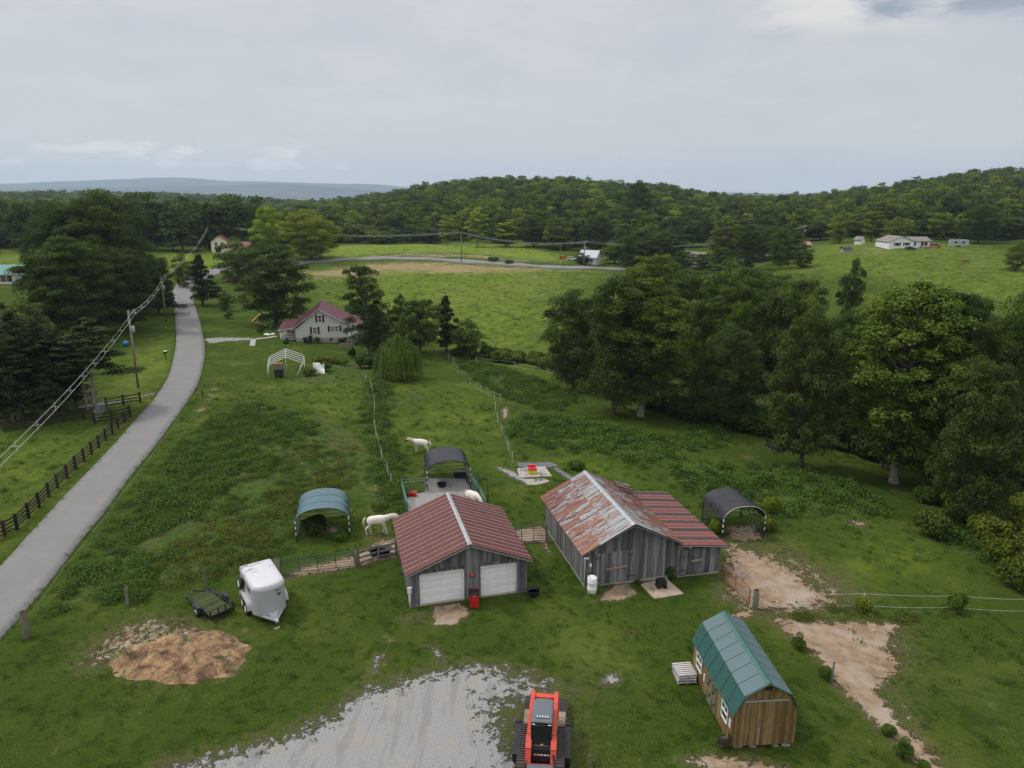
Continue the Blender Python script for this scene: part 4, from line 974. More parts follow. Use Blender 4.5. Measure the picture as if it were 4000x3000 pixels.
def roof_red(name, hue, pale, k):
    m, n, b = mat(name); co = n.add('ShaderNodeTexCoord').outputs['Object']; oi = n.add('ShaderNodeObjectInfo')
    off = n.vmath('ADD', co, n.scale(oi.outputs['Location'], (1.3, 1.9, 0.7)))
    f = n.noise(n.scale(off, (5, 0.8, 1)), 2.2, 6, 0.68, 0.2)
    c = n.ramp(n.math('ADD', f, n.math('MULTIPLY', n.math('SUBTRACT', oi.outputs['Random'], 0.5), k)), [(0.32, tuple(x*0.62 for x in hue)), (0.52, hue), (0.72, tuple(min(1, x*1.35) for x in hue))])
    c = n.mix(n.mr(n.noise(n.scale(off, (9, 0.9, 1)), 3.0, 6, 0.7), 0.60, 0.68, 0, 0.75), c, pale)
    n.put(b.inputs['Base Color'], c); b.inputs['Roughness'].default_value = 0.55; b.inputs['Metallic'].default_value = 0.1; return m
M['red_roof'] = roof_red('red_ribbed_roof', (0.128, 0.036, 0.029), (0.27, 0.18, 0.155), 0.16)
M['red_roof2'] = roof_red('brick_red_roof', (0.165, 0.042, 0.033), (0.32, 0.23, 0.20), 0.25)
M['dark_roof2'] = roof_red('dark_rust_roof', (0.060, 0.026, 0.024), (0.14, 0.08, 0.07), 0.25)
M['bare_seam'] = plain('bare_seam', (0.40, 0.32, 0.30), 0.5, 0.1, 0.25, 6, dirt=(0.30, 0.14, 0.12))
def rusty():
    m, n, b = mat('rusted_tin'); co = n.add('ShaderNodeTexCoord').outputs['Object']; oi = n.add('ShaderNodeObjectInfo')
    R = oi.outputs['Random']; off = n.vmath('ADD', co, n.scale(oi.outputs['Location'], (2.3, 1.1, 3.7)))
    f = n.noise(n.scale(off, (3.2, 0.75, 1)), 1.5, 8, 0.70, 0.5); f2 = n.noise(n.scale(off, (7, 0.6, 1)), 2.5, 6, 0.72, 0.3)
    sep = n.add('ShaderNodeSeparateXYZ'); n.put(sep.inputs[0], oi.outputs['Location'])
    c = n.ramp(f2, [(0.3, (0.20, 0.205, 0.21)), (0.6, (0.34, 0.35, 0.36)), (0.8, (0.45, 0.45, 0.455))])
    rust = n.ramp(n.math('ADD', f2, n.math('ADD', n.math('MULTIPLY', n.math('SUBTRACT', R, 0.5), 0.22), n.math('MULTIPLY', n.math('SUBTRACT', sep.outputs[1], 46.0), -0.014))), [(0.30, (0.075, 0.028, 0.022)), (0.46, (0.165, 0.060, 0.042)), (0.60, (0.235, 0.105, 0.062)), (0.76, (0.36, 0.21, 0.115))])
    k = n.math('ADD', n.math('ADD', f, n.math('MULTIPLY', n.math('SUBTRACT', R, 0.5), 0.16)), n.math('MULTIPLY', n.math('ADD', sep.outputs[2], n.math('MULTIPLY', n.math('SUBTRACT', sep.outputs[1], 46.0), -0.05)), -0.10))
    c = n.mix(n.mr(n.math('ADD', k, 0.425), 0.45, 0.60), c, rust)
    n.put(b.inputs['Base Color'], c); b.inputs['Roughness'].default_value = 0.6; b.inputs['Metallic'].default_value = 0.15; return m
M['rusty'] = rusty()

UBC = {}
def ubox(name, mt, parent, c, d, rot=None):
    """piece that shares one unit mesh per material"""
    k = mt.name
    if k not in UBC:
        b = MB(); b.box((0, 0, 0), (1, 1, 1)); UBC[k] = b.mesh('piece_'+k, mt)
    return link(name, UBC[k], parent, c, rot, d)
def place(o, org, xa, ya):
    xa = Vector(xa).normalized(); ya = Vector(ya); org = Vector(org); za = xa.cross(ya).normalized()
    if za.z < 0: org = org+xa*o.data['w']; xa = -xa; za = -za      # keep the ribs on the upper side
    ya = za.cross(xa)
    R = Matrix((xa, ya, za)).transposed().to_4x4(); R.translation = Vector(org); o.matrix_basis = R; return o
def boards(parent, p0, dx, n_out, L, zb, ztop, mt, bw=0.19, th=0.03, skip=None, rng=random, name='board', gap=0.012):
    """vertical boards along a wall; skip(x) returns a list of (z0,z1) spans or None"""
    p0 = Vector(p0); dx = Vector(dx).normalized(); n_out = Vector(n_out); rz = math.atan2(dx.y, dx.x); x = 0.0
    while x < L-0.03:
        w_ = min(bw*rng.uniform(0.85, 1.15), L-x); xc = x+w_/2; zt = ztop(xc)
        for z0, z1 in ([(zb, zt)] if skip is None else skip(xc, zb, zt)):
            if z1-z0 < 0.06: continue
            c = p0+dx*xc+n_out*(th/2+rng.uniform(0, 0.010))
            ubox(name, mt, parent, (c.x, c.y, (z0+z1)/2+rng.uniform(-0.01, 0.01)), (w_-gap, th, z1-z0), (0, rng.uniform(-0.004, 0.004), rz))
        x += w_
def sheet_mesh(name, w, L, mats, ribs=(0.0,), rh=0.03, rw=0.05, small=(), th=0.006):
    """ribbed roofing sheet, x across, y down the slope"""
    xs = [(0, 0, 0)]; prof = []
    pts = sorted([(r, rh, rw, 1) for r in ribs]+[(r, rh*0.45, rw*0.7, 0) for r in small]); m = MB(); x = 0.0; segs = []
    for r, h, wd, mt in pts:
        c = r*w; a = max(0, c-wd/2); b_ = min(w, c+wd/2)
        if a > x: segs.append((x, 0, a, 0, 0))
        segs.append((a, 0 if a > 0 else h, a+(b_-a)*0.25, h, mt)); segs.append((a+(b_-a)*0.25, h, b_-(b_-a)*0.25, h, mt)); segs.append((b_-(b_-a)*0.25, h, b_, 0 if b_ < w else h, mt)); x = b_
    if x < w: segs.append((x, 0, w, 0, 0))
    for x0, z0, x1, z1, mt in segs:
        m.quad([(x0, 0, z0), (x1, 0, z1), (x1, L, z1), (x0, L, z0)], mt)
        m.quad([(x0, L, z0-th), (x1, L, z1-th), (x1, 0, z1-th), (x0, 0, z0-th)], 0)
    me = m.mesh(name, mats); me['w'] = w; return me

rngb = random.Random(4)
# ------------------------------------------------------------------ garage with two white doors
GA = thing('garage', 'weathered grey board garage with a red ribbed roof and two white doors', 'garage', (-6.41, 40.89, 0), math.radians(14.6))
GW, GD, GE, GR = 7.6, 7.75, 2.50, 4.02
def gtop(x, W=GW, E=GE, R=GR): return E+(R-E)*(1-abs(x-W/2)/(W/2))
b = MB(); b.prism([(0.04, 0), (GW-0.04, 0), (GW-0.04, GE-0.05), (GW/2, GR-0.08), (0.04, GE-0.05)], 0.24, GD-0.04); b.box((GW/2, 0.12, 0.03), (GW, 0.3, 0.1), m=1)
b.build('wall_frame', [M['core'], M['concrete']], GA)
DOORS = [(0.62, 3.40), (4.46, 6.98)]
def gskip(x, zb, zt):
    for a, c in DOORS:
        if a-0.02 < x < c+0.02: return [(2.48, zt)]
    return [(zb, zt)]
boards(GA, (0, 0, 0), (1, 0, 0), (0, -1, 0), GW, 0.02, lambda x: gtop(x)-0.02, M['board'], skip=gskip, rng=rngb)
boards(GA, (0, 0.14, 0), (1, 0, 0), (0, -1, 0), GW, 2.14, lambda x: 2.62, M['board'], bw=0.14, skip=lambda x, a, c: [(a, c)] if any(u < x < v for u, v in DOORS) else [], rng=rngb)
boards(GA, (0, GD, 0), (0, -1, 0), (-1, 0, 0), GD, 0.02, lambda x: GE-0.02, M['board'], rng=rngb, bw=0.22)
boards(GA, (GW, 0, 0), (0, 1, 0), (1, 0, 0), GD, 0.02, lambda x: GE-0.02, M['board'], rng=rngb, bw=0.22)
boards(GA, (GW, GD, 0), (-1, 0, 0), (0, 1, 0), GW, 0.02, lambda x: gtop(x)-0.02, M['board'], rng=rngb, bw=0.3)
for a, c in DOORS:
    w_ = c-a; b = MB(); b.box(((a+c)/2, 0.19, 1.1), (w_+0.02, 0.03, 2.14)); 
    for s in (a-0.015, c+0.015): b.box((s, 0.085, 1.09), (0.045, 0.23, 2.16))
    b.box(((a+c)/2, 0.085, 2.155), (w_+0.08, 0.22, 0.03))
    dr = b.build('garage_door', M['white'], GA)
    for r in range(4):
        z0 = 0.055+r*0.525; s = MB(); s.box((w_/2, 0, 0.258), (w_-0.02, 0.035, 0.512))
        for q in range(4):
            xc = w_*(q+0.5)/4
            for (dx_, dz_, sx, sz) in ((0, 0.15, w_/4-0.16, 0.016), (0, -0.15, w_/4-0.16, 0.016), (-(w_/8-0.08), 0, 0.016, 0.3), ((w_/8-0.08), 0, 0.016, 0.3)):
                s.box((xc+dx_, -0.020, 0.258+dz_), (sx, 0.012, sz))
            s.box((xc, -0.022, 0.258), (w_/4-0.24, 0.022, 0.21))
        o = s.build('door_section', M['white'], dr); o.location = (a, 0.150, z0)
sl_ang = math.atan2(GR-GE, GW/2); SLn = math.hypot(GW/2+0.33, (GR-GE)*(GW/2+0.33)/(GW/2))
NP = 14; pw = (GD+0.65)/NP
psm = sheet_mesh('garage_roof_panel', pw, SLn, [M['red_roof'], M['bare_seam']], ribs=(0.0, 1.0), rh=0.035, rw=0.035, small=(0.33, 0.66))
for i in range(NP):
    y0 = -0.36+i*pw
    place(link('roof_panel', psm, GA), (GW/2, y0, GR+0.035), (0, 1, 0), (math.cos(sl_ang), 0, -math.sin(sl_ang)))
    place(link('roof_panel', psm, GA), (GW/2, y0+pw, GR+0.035), (0, -1, 0), (-math.cos(sl_ang), 0, -math.sin(sl_ang)))
for s in (-1, 1):
    u = Vector((s*math.cos(sl_ang), 0, -math.sin(sl_ang))); b = MB()
    b.bar(Vector((GW/2, -0.375, GR-0.06)), Vector((GW/2, -0.375, GR-0.06))+u*SLn, 0.04, 0.17, upv=(0, 1, 0)); b.build('barge_board', M['rail_grey'], GA)
b = MB()
for s in (-1, 1):
    u = Vector((s*math.cos(sl_ang), 0, -math.sin(sl_ang))); n_ = Vector((s*math.sin(sl_ang), 0, math.cos(sl_ang)))
    p = Vector((GW/2, 0, GR+0.055)); b.quad([p+Vector((0, -0.4, 0.03)), p+u*0.14+n_*0.03+Vector((0, -0.4, 0)), p+u*0.14+n_*0.03+Vector((0, GD+0.32, 0)), p+Vector((0, GD+0.32, 0.03))])
b.tube([(GW/2, -0.4, GR+0.075), (GW/2, GD+0.32, GR+0.075)], 0.035, 6)
b.build('ridge_cap', M['galv'], GA)
b = MB(); b.lathe([(0.16, 0), (0.13, 0.06), (0.05, 0.12), (0.03, 0.2)], (3.92, -0.16, 1.75), 12); b.tube([(3.92, -0.16, 1.95), (3.92, -0.03, 2.0)], 0.02, 6); b.build('wall_lamp', M['red_plastic'], GA)
b = MB(); b.box((-0.08, -0.10, 1.25), (0.24, 0.14, 0.42)); b.tube([(-0.08, -0.10, 0.0), (-0.08, -0.10, 1.1)], 0.05, 8); b.box((0.06, -0.06, 1.42), (0.12, 0.05, 0.06)); b.build('meter_box', M['white_dull'], GA)

# ------------------------------------------------------------------ barn with rusted roof and red lean-to
BA = thing('barn', 'old grey board barn with rusted tin roof and red striped lean-to', 'barn', (4.86, 43.30, 0), math.radians(14.0))
BW, BD, BEl, BR_ = 6.45, 9.1, 2.78, 4.32; LW, LE0, LE1 = 3.45, 2.42, 1.98
def btop(x): return BEl+(BR_-BEl)*(1-abs(x-BW/2)/(BW/2))
def ltop(x): return LE0+(LE1-LE0)*x/LW
b = MB(); b.prism([(0.04, -0.5), (BW, -0.6), (BW, BEl-0.05), (BW/2, BR_-0.08), (0.04, BEl-0.05)], 0.04, BD-0.04)
b.prism([(BW+0.003, -0.6), (BW+LW-0.04, -0.6), (BW+LW-0.04, LE1-0.05), (BW+0.003, LE0-0.05)], 0.04, BD-0.3)
b.build('wall_frame', M['core'], BA)
b = MB(); b.box((BW/2-0.1, 0.02, -0.12), (BW, 0.10, 0.5)); b.box((0.02, BD/2, -0.12), (0.12, BD, 0.5)); b.box((BW+LW/2, 0.06, -0.32), (LW, 0.14, 0.6)); b.build('foundation', M['concrete'], BA)
boards(BA, (0, 0, 0), (1, 0, 0), (0, -1, 0), BW, 0.10, lambda x: btop(x)-0.02, M['board'], rng=rngb, bw=0.21)
boards(BA, (0, BD, 0), (0, -1, 0), (-1, 0, 0), BD, 0.12, lambda x: BEl-0.02, M['board'], rng=rngb, bw=0.21)
boards(BA, (BW, 0.0, 0), (1, 0, 0), (0, -1, 0), LW, -0.10, lambda x: ltop(x)-0.03-(0.30 if 1.0 < x < 2.2 else 0), M['board'], rng=rngb, bw=0.2)
boards(BA, (BW+LW, 0, 0), (0, 1, 0), (1, 0, 0), BD-0.3, -0.2, lambda x: LE1-0.03, M['board'], rng=rngb, bw=0.3)
boards(BA, (BW+LW, BD, 0), (-1, 0, 0), (0, 1, 0), BW+LW, -0.2, lambda x: (ltop(LW-x) if x < LW else btop(BW+LW-x))-0.03, M['board'], rng=rngb, bw=0.4)
b = MB(); b.box((BW+1.6, -0.01, LE1+0.05), (1.15, 0.03, 0.28)); b.build('vent_opening', M['core'], BA); b = MB(); b.box((BW+1.13, -0.045, LE1+0.02), (0.2, 0.03, 0.34)); b.build('pale_board', M['galv'], BA)
def plank_door(parent, x0, x1, z0, z1f, y, mt, latch, hinge_x, name='plank_door'):
    t = MB(); zc = (z1f(x0)+z1f(x1))/2
    t.box(((x0+x1)/2, y+0.012, (z0+zc)/2), (x1-x0, 0.02, zc-z0-0.05)); d = t.build(name, M['core'], parent)
    boards(d, (x0, y, 0), (1, 0, 0), (0, -1, 0), x1-x0, z0, z1f, mt, bw=0.20, rng=rngb, name='door_board', th=0.035)
    if latch: 
        a, c, z = latch; ubox('latch_bar', M['board_tan'], d, ((a+c)/2, y-0.085, z), (c-a, 0.06, 0.12), (0, -0.05, 0))
    for z in (z0+0.35, zc-0.3):
        h = MB(); h.box((hinge_x, y-0.06, z), (0.45, 0.015, 0.05)); h.build('hinge', M['blackm'], d)
    return d
plank_door(BA, 0.55, 1.95, 0.12, lambda x: 2.36, -0.045, M['board'], None, 0.8)
plank_door(BA, 1.97, 3.45, 0.12, lambda x: 2.38, -0.045, M['board'], (1.45, 2.95, 1.22), 3.2)
plank_door(BA, BW+0.35, BW+2.5, 0.0, lambda x: 1.72-0.03*(x-BW), -0.040, M['board'], (BW+1.2, BW+2.2, 1.0), BW+0.6)
# rusted sheets, three courses each side
sa = math.atan2(BR_-BEl, BW/2); SB = math.hypot(BW/2+0.32, (BR_-BEl)*(BW/2+0.32)/(BW/2)); NC = 16; cw = (BD+0.75)/NC; cl_ = SB/3
rsm = sheet_mesh('barn_roof_sheet', cw+0.02, cl_+0.10, [M['rusty'], M['rusty']], ribs=(0.0, 1.0), rh=0.028, rw=0.06, small=(0.33, 0.66))
for s in (-1, 1):
    u = Vector((s*math.cos(sa), 0, -math.sin(sa))); nn = Vector((s*math.sin(sa), 0, math.cos(sa)))
    for i in range(NC):
        for r in range(3):
            y0 = -0.42+i*cw; lift = 0.03+0.020*(2-r)+rngb.uniform(0, 0.02); org = Vector((BW/2, y0, BR_))+u*(r*cl_)+nn*lift
            if s > 0 and r == 2 and i >= NC-3: org += nn*0.05*(i-NC+4)
            o = link('roof_sheet', rsm, BA); org += Vector((0, rngb.uniform(-0.01, 0.01), 0))
            uu = u+Vector((0, rngb.uniform(-0.01, 0.01), -0.035+(0.10 if (s > 0 and r == 2 and i >= NC-3) else 0)))
            if s > 0: place(o, org, (0, 1, 0), uu)
            else: place(o, org+Vector((0, cw, 0)), (0, -1, 0), uu)
b = MB()
for s in (-1, 1):
    u = Vector((s*math.cos(sa), 0, -math.sin(sa))); p = Vector((BW/2, 0, BR_+0.115))
    b.quad([p+Vector((0, -0.45, 0)), p+u*0.22+Vector((0, -0.45, 0)), p+u*0.22+Vector((0, BD+0.34, 0)), p+Vector((0, BD+0.34, 0))])
b.build('ridge_cap', M['galv'], BA)
for s in (-1, 1):
    u = Vector((s*math.cos(sa), 0, -math.sin(sa))); b = MB()
    b.bar(Vector((BW/2, -0.40, BR_-0.05)), Vector((BW/2, -0.40, BR_-0.05))+u*SB, 0.035, 0.13, upv=(0, 1, 0)); b.build('barge_board', M['rail_grey'], BA)
la = math.atan2(LE0-LE1, LW); SLt = (LW+0.35)/math.cos(la); NL = 14; lw = (BD+0.3)/NL
lm = [sheet_mesh('lean_to_sheet', lw, SLt, [M[k], M['bare_seam']], ribs=(0.0,), rh=0.03, rw=0.045, small=(0.5,)) for k in ('red_roof2', 'dark_roof2')]
for i in range(NL):
    o = link('lean_to_panel', lm[i % 2 if i > 0 else 0], BA); place(o, (BW-0.02, -0.35+i*lw, LE0+0.06+0.004*(i % 2)), (0, 1, 0), (math.cos(la), 0, -math.sin(la)))
b = MB(); b.bar((BW, -0.37, LE0-0.03), (BW+SLt*math.cos(la), -0.37, LE0-0.03-SLt*math.sin(la)), 0.04, 0.15, upv=(0, 1, 0)); b.build('fascia_board', M['rail_grey'], BA)
b = MB(); b.tube([(-0.06, -0.08, 0.0), (-0.06, -0.08, 2.0), (-0.06, -0.08, 2.1)], 0.025, 6); b.box((-0.05, -0.06, 2.15), (0.12, 0.1, 0.14)); b.build('conduit', M['white_dull'], BA)
for dx_ in (-0.1, 0.08):
    b = MB(); b.lathe([(0.09, 0), (0.07, 0.1), (0.03, 0.14)], (dx_, -0.2, 2.18), 10); b.tube([(dx_, -0.2, 2.3), (0, -0.04, 2.2)], 0.015, 5); b.build('flood_light', M['white'], BA)
b = MB(); b.box((0.35, -0.045, 1.62), (0.13, 0.02, 0.26)); b.build('wall_sign', M['white'], BA)
b = MB(); b.box((0.33, -0.05, 1.05), (0.35, 0.02, 0.06)); b.build('hinge', M['blackm'], BA)

# ------------------------------------------------------------------ gambrel shed
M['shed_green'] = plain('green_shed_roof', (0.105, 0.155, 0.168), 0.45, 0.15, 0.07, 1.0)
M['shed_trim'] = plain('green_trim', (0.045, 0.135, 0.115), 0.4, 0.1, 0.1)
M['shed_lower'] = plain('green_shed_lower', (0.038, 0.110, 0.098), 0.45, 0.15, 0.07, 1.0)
M['shed_wood'] = wood('shed_wood', (0.075, 0.045, 0.018), (0.185, 0.120, 0.050), (0.36, 0.26, 0.13), stretch=(1.6, 1.2, 0.9), per=0.5)
SH = thing('gambrel_shed', 'wooden shed with a green barn-shaped metal roof and white framed windows', 'shed', (10.42, 28.95, -0.22), math.radians(4.2))
SW, SD = 3.08, 5.75; GAM = [(-0.10, 1.93), (0.42, 3.02), (SW/2, 3.66), (SW-0.42, 3.02), (SW+0.10, 1.93)]
def stop(x):
    for (x0, z0), (x1, z1) in zip(GAM, GAM[1:]):
        if x0 <= x <= x1: return z0+(z1-z0)*(x-x0)/(x1-x0)
    return 1.93
b = MB(); b.prism([(0.03, 0.2), (SW-0.03, 0.2), (SW-0.03, 2.02), (SW-0.45, 2.94), (SW/2, 3.57), (0.45, 2.94), (0.03, 2.02)], 0.03, SD-0.03); b.build('wall_frame', M['core'], SH)
b = MB()
for x in (0.5, SW-0.5): b.box((x, SD/2, 0.12), (0.14, SD, 0.16))
for x in (0.3, 1.1, 2.2, 2.8):
    for y in (0.12, SD/2, SD-0.1): b.box((x, y, 0.0), (0.3, 0.2, 0.18))
b.build('skid', M['concrete'], SH)
rngs = random.Random(9)
boards(SH, (0, 0, 0), (1, 0, 0), (0, -1, 0), SW, 0.2, lambda x: stop(x)-0.05, M['shed_wood'], bw=0.105, rng=rngs, gap=0.010, skip=lambda x, a, c: [(a, 2.62), (2.70, c)] if c > 2.8 else [(a, c)])
boards(SH, (0, SD, 0), (0, -1, 0), (-1, 0, 0), SD, 0.2, lambda x: 1.95, M['shed_wood'], bw=0.2, rng=rngs, skip=lambda x, a, c: [(a, 0.95), (1.82, c)] if (0.62 < x < 1.42 or 4.45 < x < 5.20) else [(a, c)])
boards(SH, (SW, 0, 0), (0, 1, 0), (1, 0, 0), SD, 0.2, lambda x: 1.95, M['shed_wood'], bw=0.25, rng=rngs)
boards(SH, (SW, SD, 0), (-1, 0, 0), (0, 1, 0), SW, 0.2, lambda x: stop(SW-x)-0.05, M['shed_wood'], bw=0.25, rng=rngs)
ubox('trim_board', M['galv'], SH, (SW/2+0.02, -0.045, 2.66), (2.2, 0.035, 0.07)); 
b = MB(); b.box((SW/2+0.02, -0.05, 3.32), (0.36, 0.04, 0.16)); 
for i in range(4): b.box((SW/2+0.02, -0.075, 3.26+0.04*i), (0.34, 0.02, 0.012))
b.build('gable_vent', M['fence_board'], SH)
ubox('pale_batten', M['galv'], SH, (1.28, -0.042, 0.72), (0.045, 0.02, 0.9)); 
b = MB(); b.tube([(2.3, -0.06, 1.15), (2.34, -0.07, 0.9), (2.55, -0.07, 0.72), (2.62, -0.06, 0.85), (2.4, -0.06, 1.1)], 0.012, 5); b.tube([(2.22, -0.06, 1.05), (2.36, -0.06, 1.1)], 0.014, 5); b.build('wire_hook', M['red_rust_gate'], SH)
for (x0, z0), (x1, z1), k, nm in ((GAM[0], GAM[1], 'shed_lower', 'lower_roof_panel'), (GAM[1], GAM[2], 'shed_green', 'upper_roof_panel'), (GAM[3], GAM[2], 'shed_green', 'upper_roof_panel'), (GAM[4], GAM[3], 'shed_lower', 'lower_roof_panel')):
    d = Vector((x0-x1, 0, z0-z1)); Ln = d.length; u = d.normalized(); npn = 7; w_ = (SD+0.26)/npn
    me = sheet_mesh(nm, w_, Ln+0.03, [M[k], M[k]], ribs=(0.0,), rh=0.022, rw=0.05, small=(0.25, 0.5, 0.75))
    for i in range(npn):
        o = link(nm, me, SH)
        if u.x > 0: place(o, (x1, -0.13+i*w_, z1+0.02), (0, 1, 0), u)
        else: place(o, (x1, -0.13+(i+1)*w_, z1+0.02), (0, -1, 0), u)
b = MB(); p = Vector((SW/2, 0, 3.70))
for s in (-1, 1):
    u = Vector((s*0.88, 0, -0.47)); b.quad([p+Vector((0, -0.15, 0.01)), p+u*0.17+Vector((0, -0.15, 0)), p+u*0.17+Vector((0, SD+0.15, 0)), p+Vector((0, SD+0.15, 0.01))]); b.quad([p+Vector((0, SD+0.15, -0.02)), p+u*0.17+Vector((0, SD+0.15, -0.03)), p+u*0.17+Vector((0, -0.15, -0.03)), p+Vector((0, -0.15, -0.02))])
b.build('ridge_cap', M['shed_trim'], SH)
for y in (-0.14, SD+0.14):
    for (x0, z0), (x1, z1) in zip(GAM, GAM[1:]):
        b = MB(); b.bar((x0, y, z0), (x1, y, z1), 0.03, 0.09, upv=(0, 1, 0)); b.build('roof_trim', M['shed_trim'], SH)
for y0, y1 in ((0.55, 1.30), (4.33, 5.13)):
    b = MB(); x = -0.055
    for yy in (y0, y1): b.box((x, yy, 1.385), (0.05, 0.06, 0.92))
    for zz in (0.95, 1.385, 1.82): b.box((x, (y0+y1)/2, zz), (0.05, y1-y0+0.06, 0.055))
    b.box((x, (y0+y1)/2, 1.6), (0.03, 0.025, 0.4)); wf = b.build('window', M['white'], SH)
    b = MB(); b.box((-0.03, (y0+y1)/2, 1.385), (0.01, y1-y0, 0.86)); b.build('pane', M['glass'], wf)
M['shed_dark'] = M['fence_board']
for y0, y1 in ((2.02, 2.72), (2.74, 3.44)):
    b = MB(); x = -0.06
    for yy in (y0+0.05, y1-0.05): b.box((x, yy, 1.07), (0.025, 0.09, 1.7))
    for zz in (0.27, 1.0, 1.87): b.box((x, (y0+y1)/2, zz), (0.025, y1-y0, 0.09))
    for za, zb_ in ((0.3, 0.95), (1.85, 1.05)):
        b.bar((x-0.004, y0+0.08, za), (x-0.004, y1-0.08, zb_), 0.02, 0.07, upv=(1, 0, 0)); b.bar((x-0.004, y1-0.08, za), (x-0.004, y0+0.08, zb_), 0.02, 0.07, upv=(1, 0, 0))
    b.build('cross_braced_door', M['post'], SH)
b = MB(); b.box((-0.06, 3.85, 1.1), (0.03, 0.12, 0.42)); b.build('thermometer', M['white'], SH)
b = MB(); b.box((-0.06, 0.22, 1.3), (0.03, 0.2, 0.45)); b.build('wall_notice', M['white_dull'], SH)

# ------------------------------------------------------------------ farmhouse
def window_unit(parent, x, z, w_, h, y, sh=True, double=False, panes=True):
    f = MB(); t = 0.11
    for sx in (-1, 1): f.box((x+sx*(w_/2), y-0.04, z), (t, 0.07, h+t))
    for sz in (-1, 0, 1): f.box((x, y-0.04, z+sz*h/2), (w_+t, 0.07, t if sz else 0.06))
    if double: f.box((x, y-0.045, z), (t, 0.07, h))
    fr = f.build('window', M['white'], parent)
    g_ = MB(); g_.box((x, y-0.012, z), (w_, 0.02, h)); g_.build('pane', M['glass'], fr)
    if panes:
        c = MB(); c.box((x-(w_/4 if double else 0), y-0.035, z), (0.03, 0.02, h)); c.box((x, y-0.035, z-h/4), (w_, 0.02, 0.03)); c.box((x, y-0.035, z+h/4), (w_, 0.02, 0.03)); c.build('muntin', M['white'], fr)
    if sh:
        for sx in (-1, 1):
            s = MB(); xs = x+sx*(w_/2+0.28); s.box((xs, y-0.03, z), (0.38, 0.05, h+0.1))
            for i in range(6): s.box((xs, y-0.058, z-h/2+h*(i+0.5)/6), (0.30, 0.012, 0.04))
            s.build('shutter', M['shutter'], parent)
hb0 = G(1158, 1336); hb1 = G(1363, 1343); hyaw = math.atan2(hb1.y-hb0.y, hb1.x-hb0.x)+math.radians(3)
HO = thing('farmhouse', 'pale grey farmhouse with maroon metal roof, maroon shutters and stone foundation', 'house', (hb0.x, hb0.y, hb0.z), hyaw)
HW = (hb1-hb0).length; HB = 0.62; HE, HR, HRX, HL = 3.0, 5.85, HW*0.455, 10.5
print('house', HW, hb0, math.degrees(hyaw))
def htop(x): return HR-(HR-2.35)*abs(x-HRX)/HRX if x < HRX else HR-(HR-3.05)*(x-HRX)/(HW-HRX)
b = MB(); b.prism([(0, HB), (HW, HB), (HW, 3.0), (HRX, HR-0.05), (0, 2.3)], 0.0, HL); b.build('wall', M['siding'], HO)
n_sd = 0; z = HB+0.02
sid = MB(); sid.box((0, 0, 0), (1, 1, 1)); sidm = sid.mesh('siding_board', M['siding'])
while z < HR-0.3:
    x0 = 0.0 if z < 2.3 else (z+0.18-2.35)/(HR-2.35)*HRX; x1 = HW if z < 3.0 else HRX+(HR-z-0.18)/(HR-3.05)*(HW-HRX)
    if x1-x0 > 0.4: link('siding_board', sidm, HO, ((x0+x1)/2, -0.014, z+0.1), (0.10, 0, 0), (x1-x0, 0.014, 0.205))
    z += 0.20
stn = MB(); stn.box((HW/2, 0.05, 0.1), (HW, 0.14, 1.1)); fd_ = stn.build('foundation', M['concrete'], HO)
rs = random.Random(3); x = 0.1
stone_me = []
for k in range(5):
    s = MB(); r_ = random.Random(k); n_ = 7; ring = [(math.cos(i/n_*6.28)*(0.42+0.12*r_.random()), math.sin(i/n_*6.28)*(0.42+0.12*r_.random())) for i in range(n_)]
    i0 = len(s.v); s.v += [(a_, 0.5, c_) for a_, c_ in ring]+[(a_*0.8, -0.5, c_*0.8) for a_, c_ in ring]
    for i in range(n_): s.f.append((i, (i+1) % n_, n_+(i+1) % n_, n_+i)); s.m.append(0); s.sm.append(False)
    s.f.append(tuple(range(2*n_-1, n_-1, -1))); s.m.append(0); s.sm.append(False); stone_me.append(s.mesh('stone', M['stone'], True))
for row in range(2):
    x = 0.15+row*0.2
    while x < HW-0.2:
        w_ = rs.uniform(0.32, 0.6)
        if not (HW*0.62 < x < HW*0.68 or HW*0.90 < x < HW*0.96): link('foundation_stone', rs.choice(stone_me), HO, (x+w_/2, -0.035, 0.14+row*0.32), (0, 0, 0), (w_, 0.05, 0.34))
        x += w_
for xc in (0.65, 0.93): ubox('crawl_vent', M['core'], HO, (HW*xc, -0.03, 0.30), (0.55, 0.05, 0.42))
window_unit(HO, HW*0.47, 4.15, 0.62, 1.25, -0.02, panes=False)
window_unit(HO, HW*0.36, 2.0, 0.75, 1.2, -0.02); window_unit(HO, HW*0.74, 2.25, 1.45, 0.95, -0.02, double=True)
# roof planes: main gable, shallower skirt right, porch roof left
def roof_slab(parent, name, a, b_, y0, y1, mt, th=0.10, seams=0.45, over=(0, 0)):
    a = Vector((a[0], 0, a[1])); b_ = Vector((b_[0], 0, b_[1])); u = (b_-a).normalized(); Ln = (b_-a).length; npn = max(1, int((y1-y0)/0.9)); w_ = (y1-y0)/npn
    me = sheet_mesh(name, w_, Ln, [mt, mt], ribs=(0.0,), rh=0.03, rw=0.05, small=(0.33, 0.66), th=th)
    for i in range(npn):
        o = link(name, me, parent)
        if u.x > 0: place(o, (a.x, y0+i*w_, a.z), (0, 1, 0), u)
        else: place(o, (a.x, y0+(i+1)*w_, a.z), (0, -1, 0), u)
RM = M['house_roof']
roof_slab(HO, 'roof_panel', (HRX, HR+0.12), (-0.95, 2.30-0.05), -0.45, HL+0.4, RM)
roof_slab(HO, 'roof_panel', (HRX, HR+0.12), (HW-0.55, 3.42), -0.45, HL+0.4, RM)
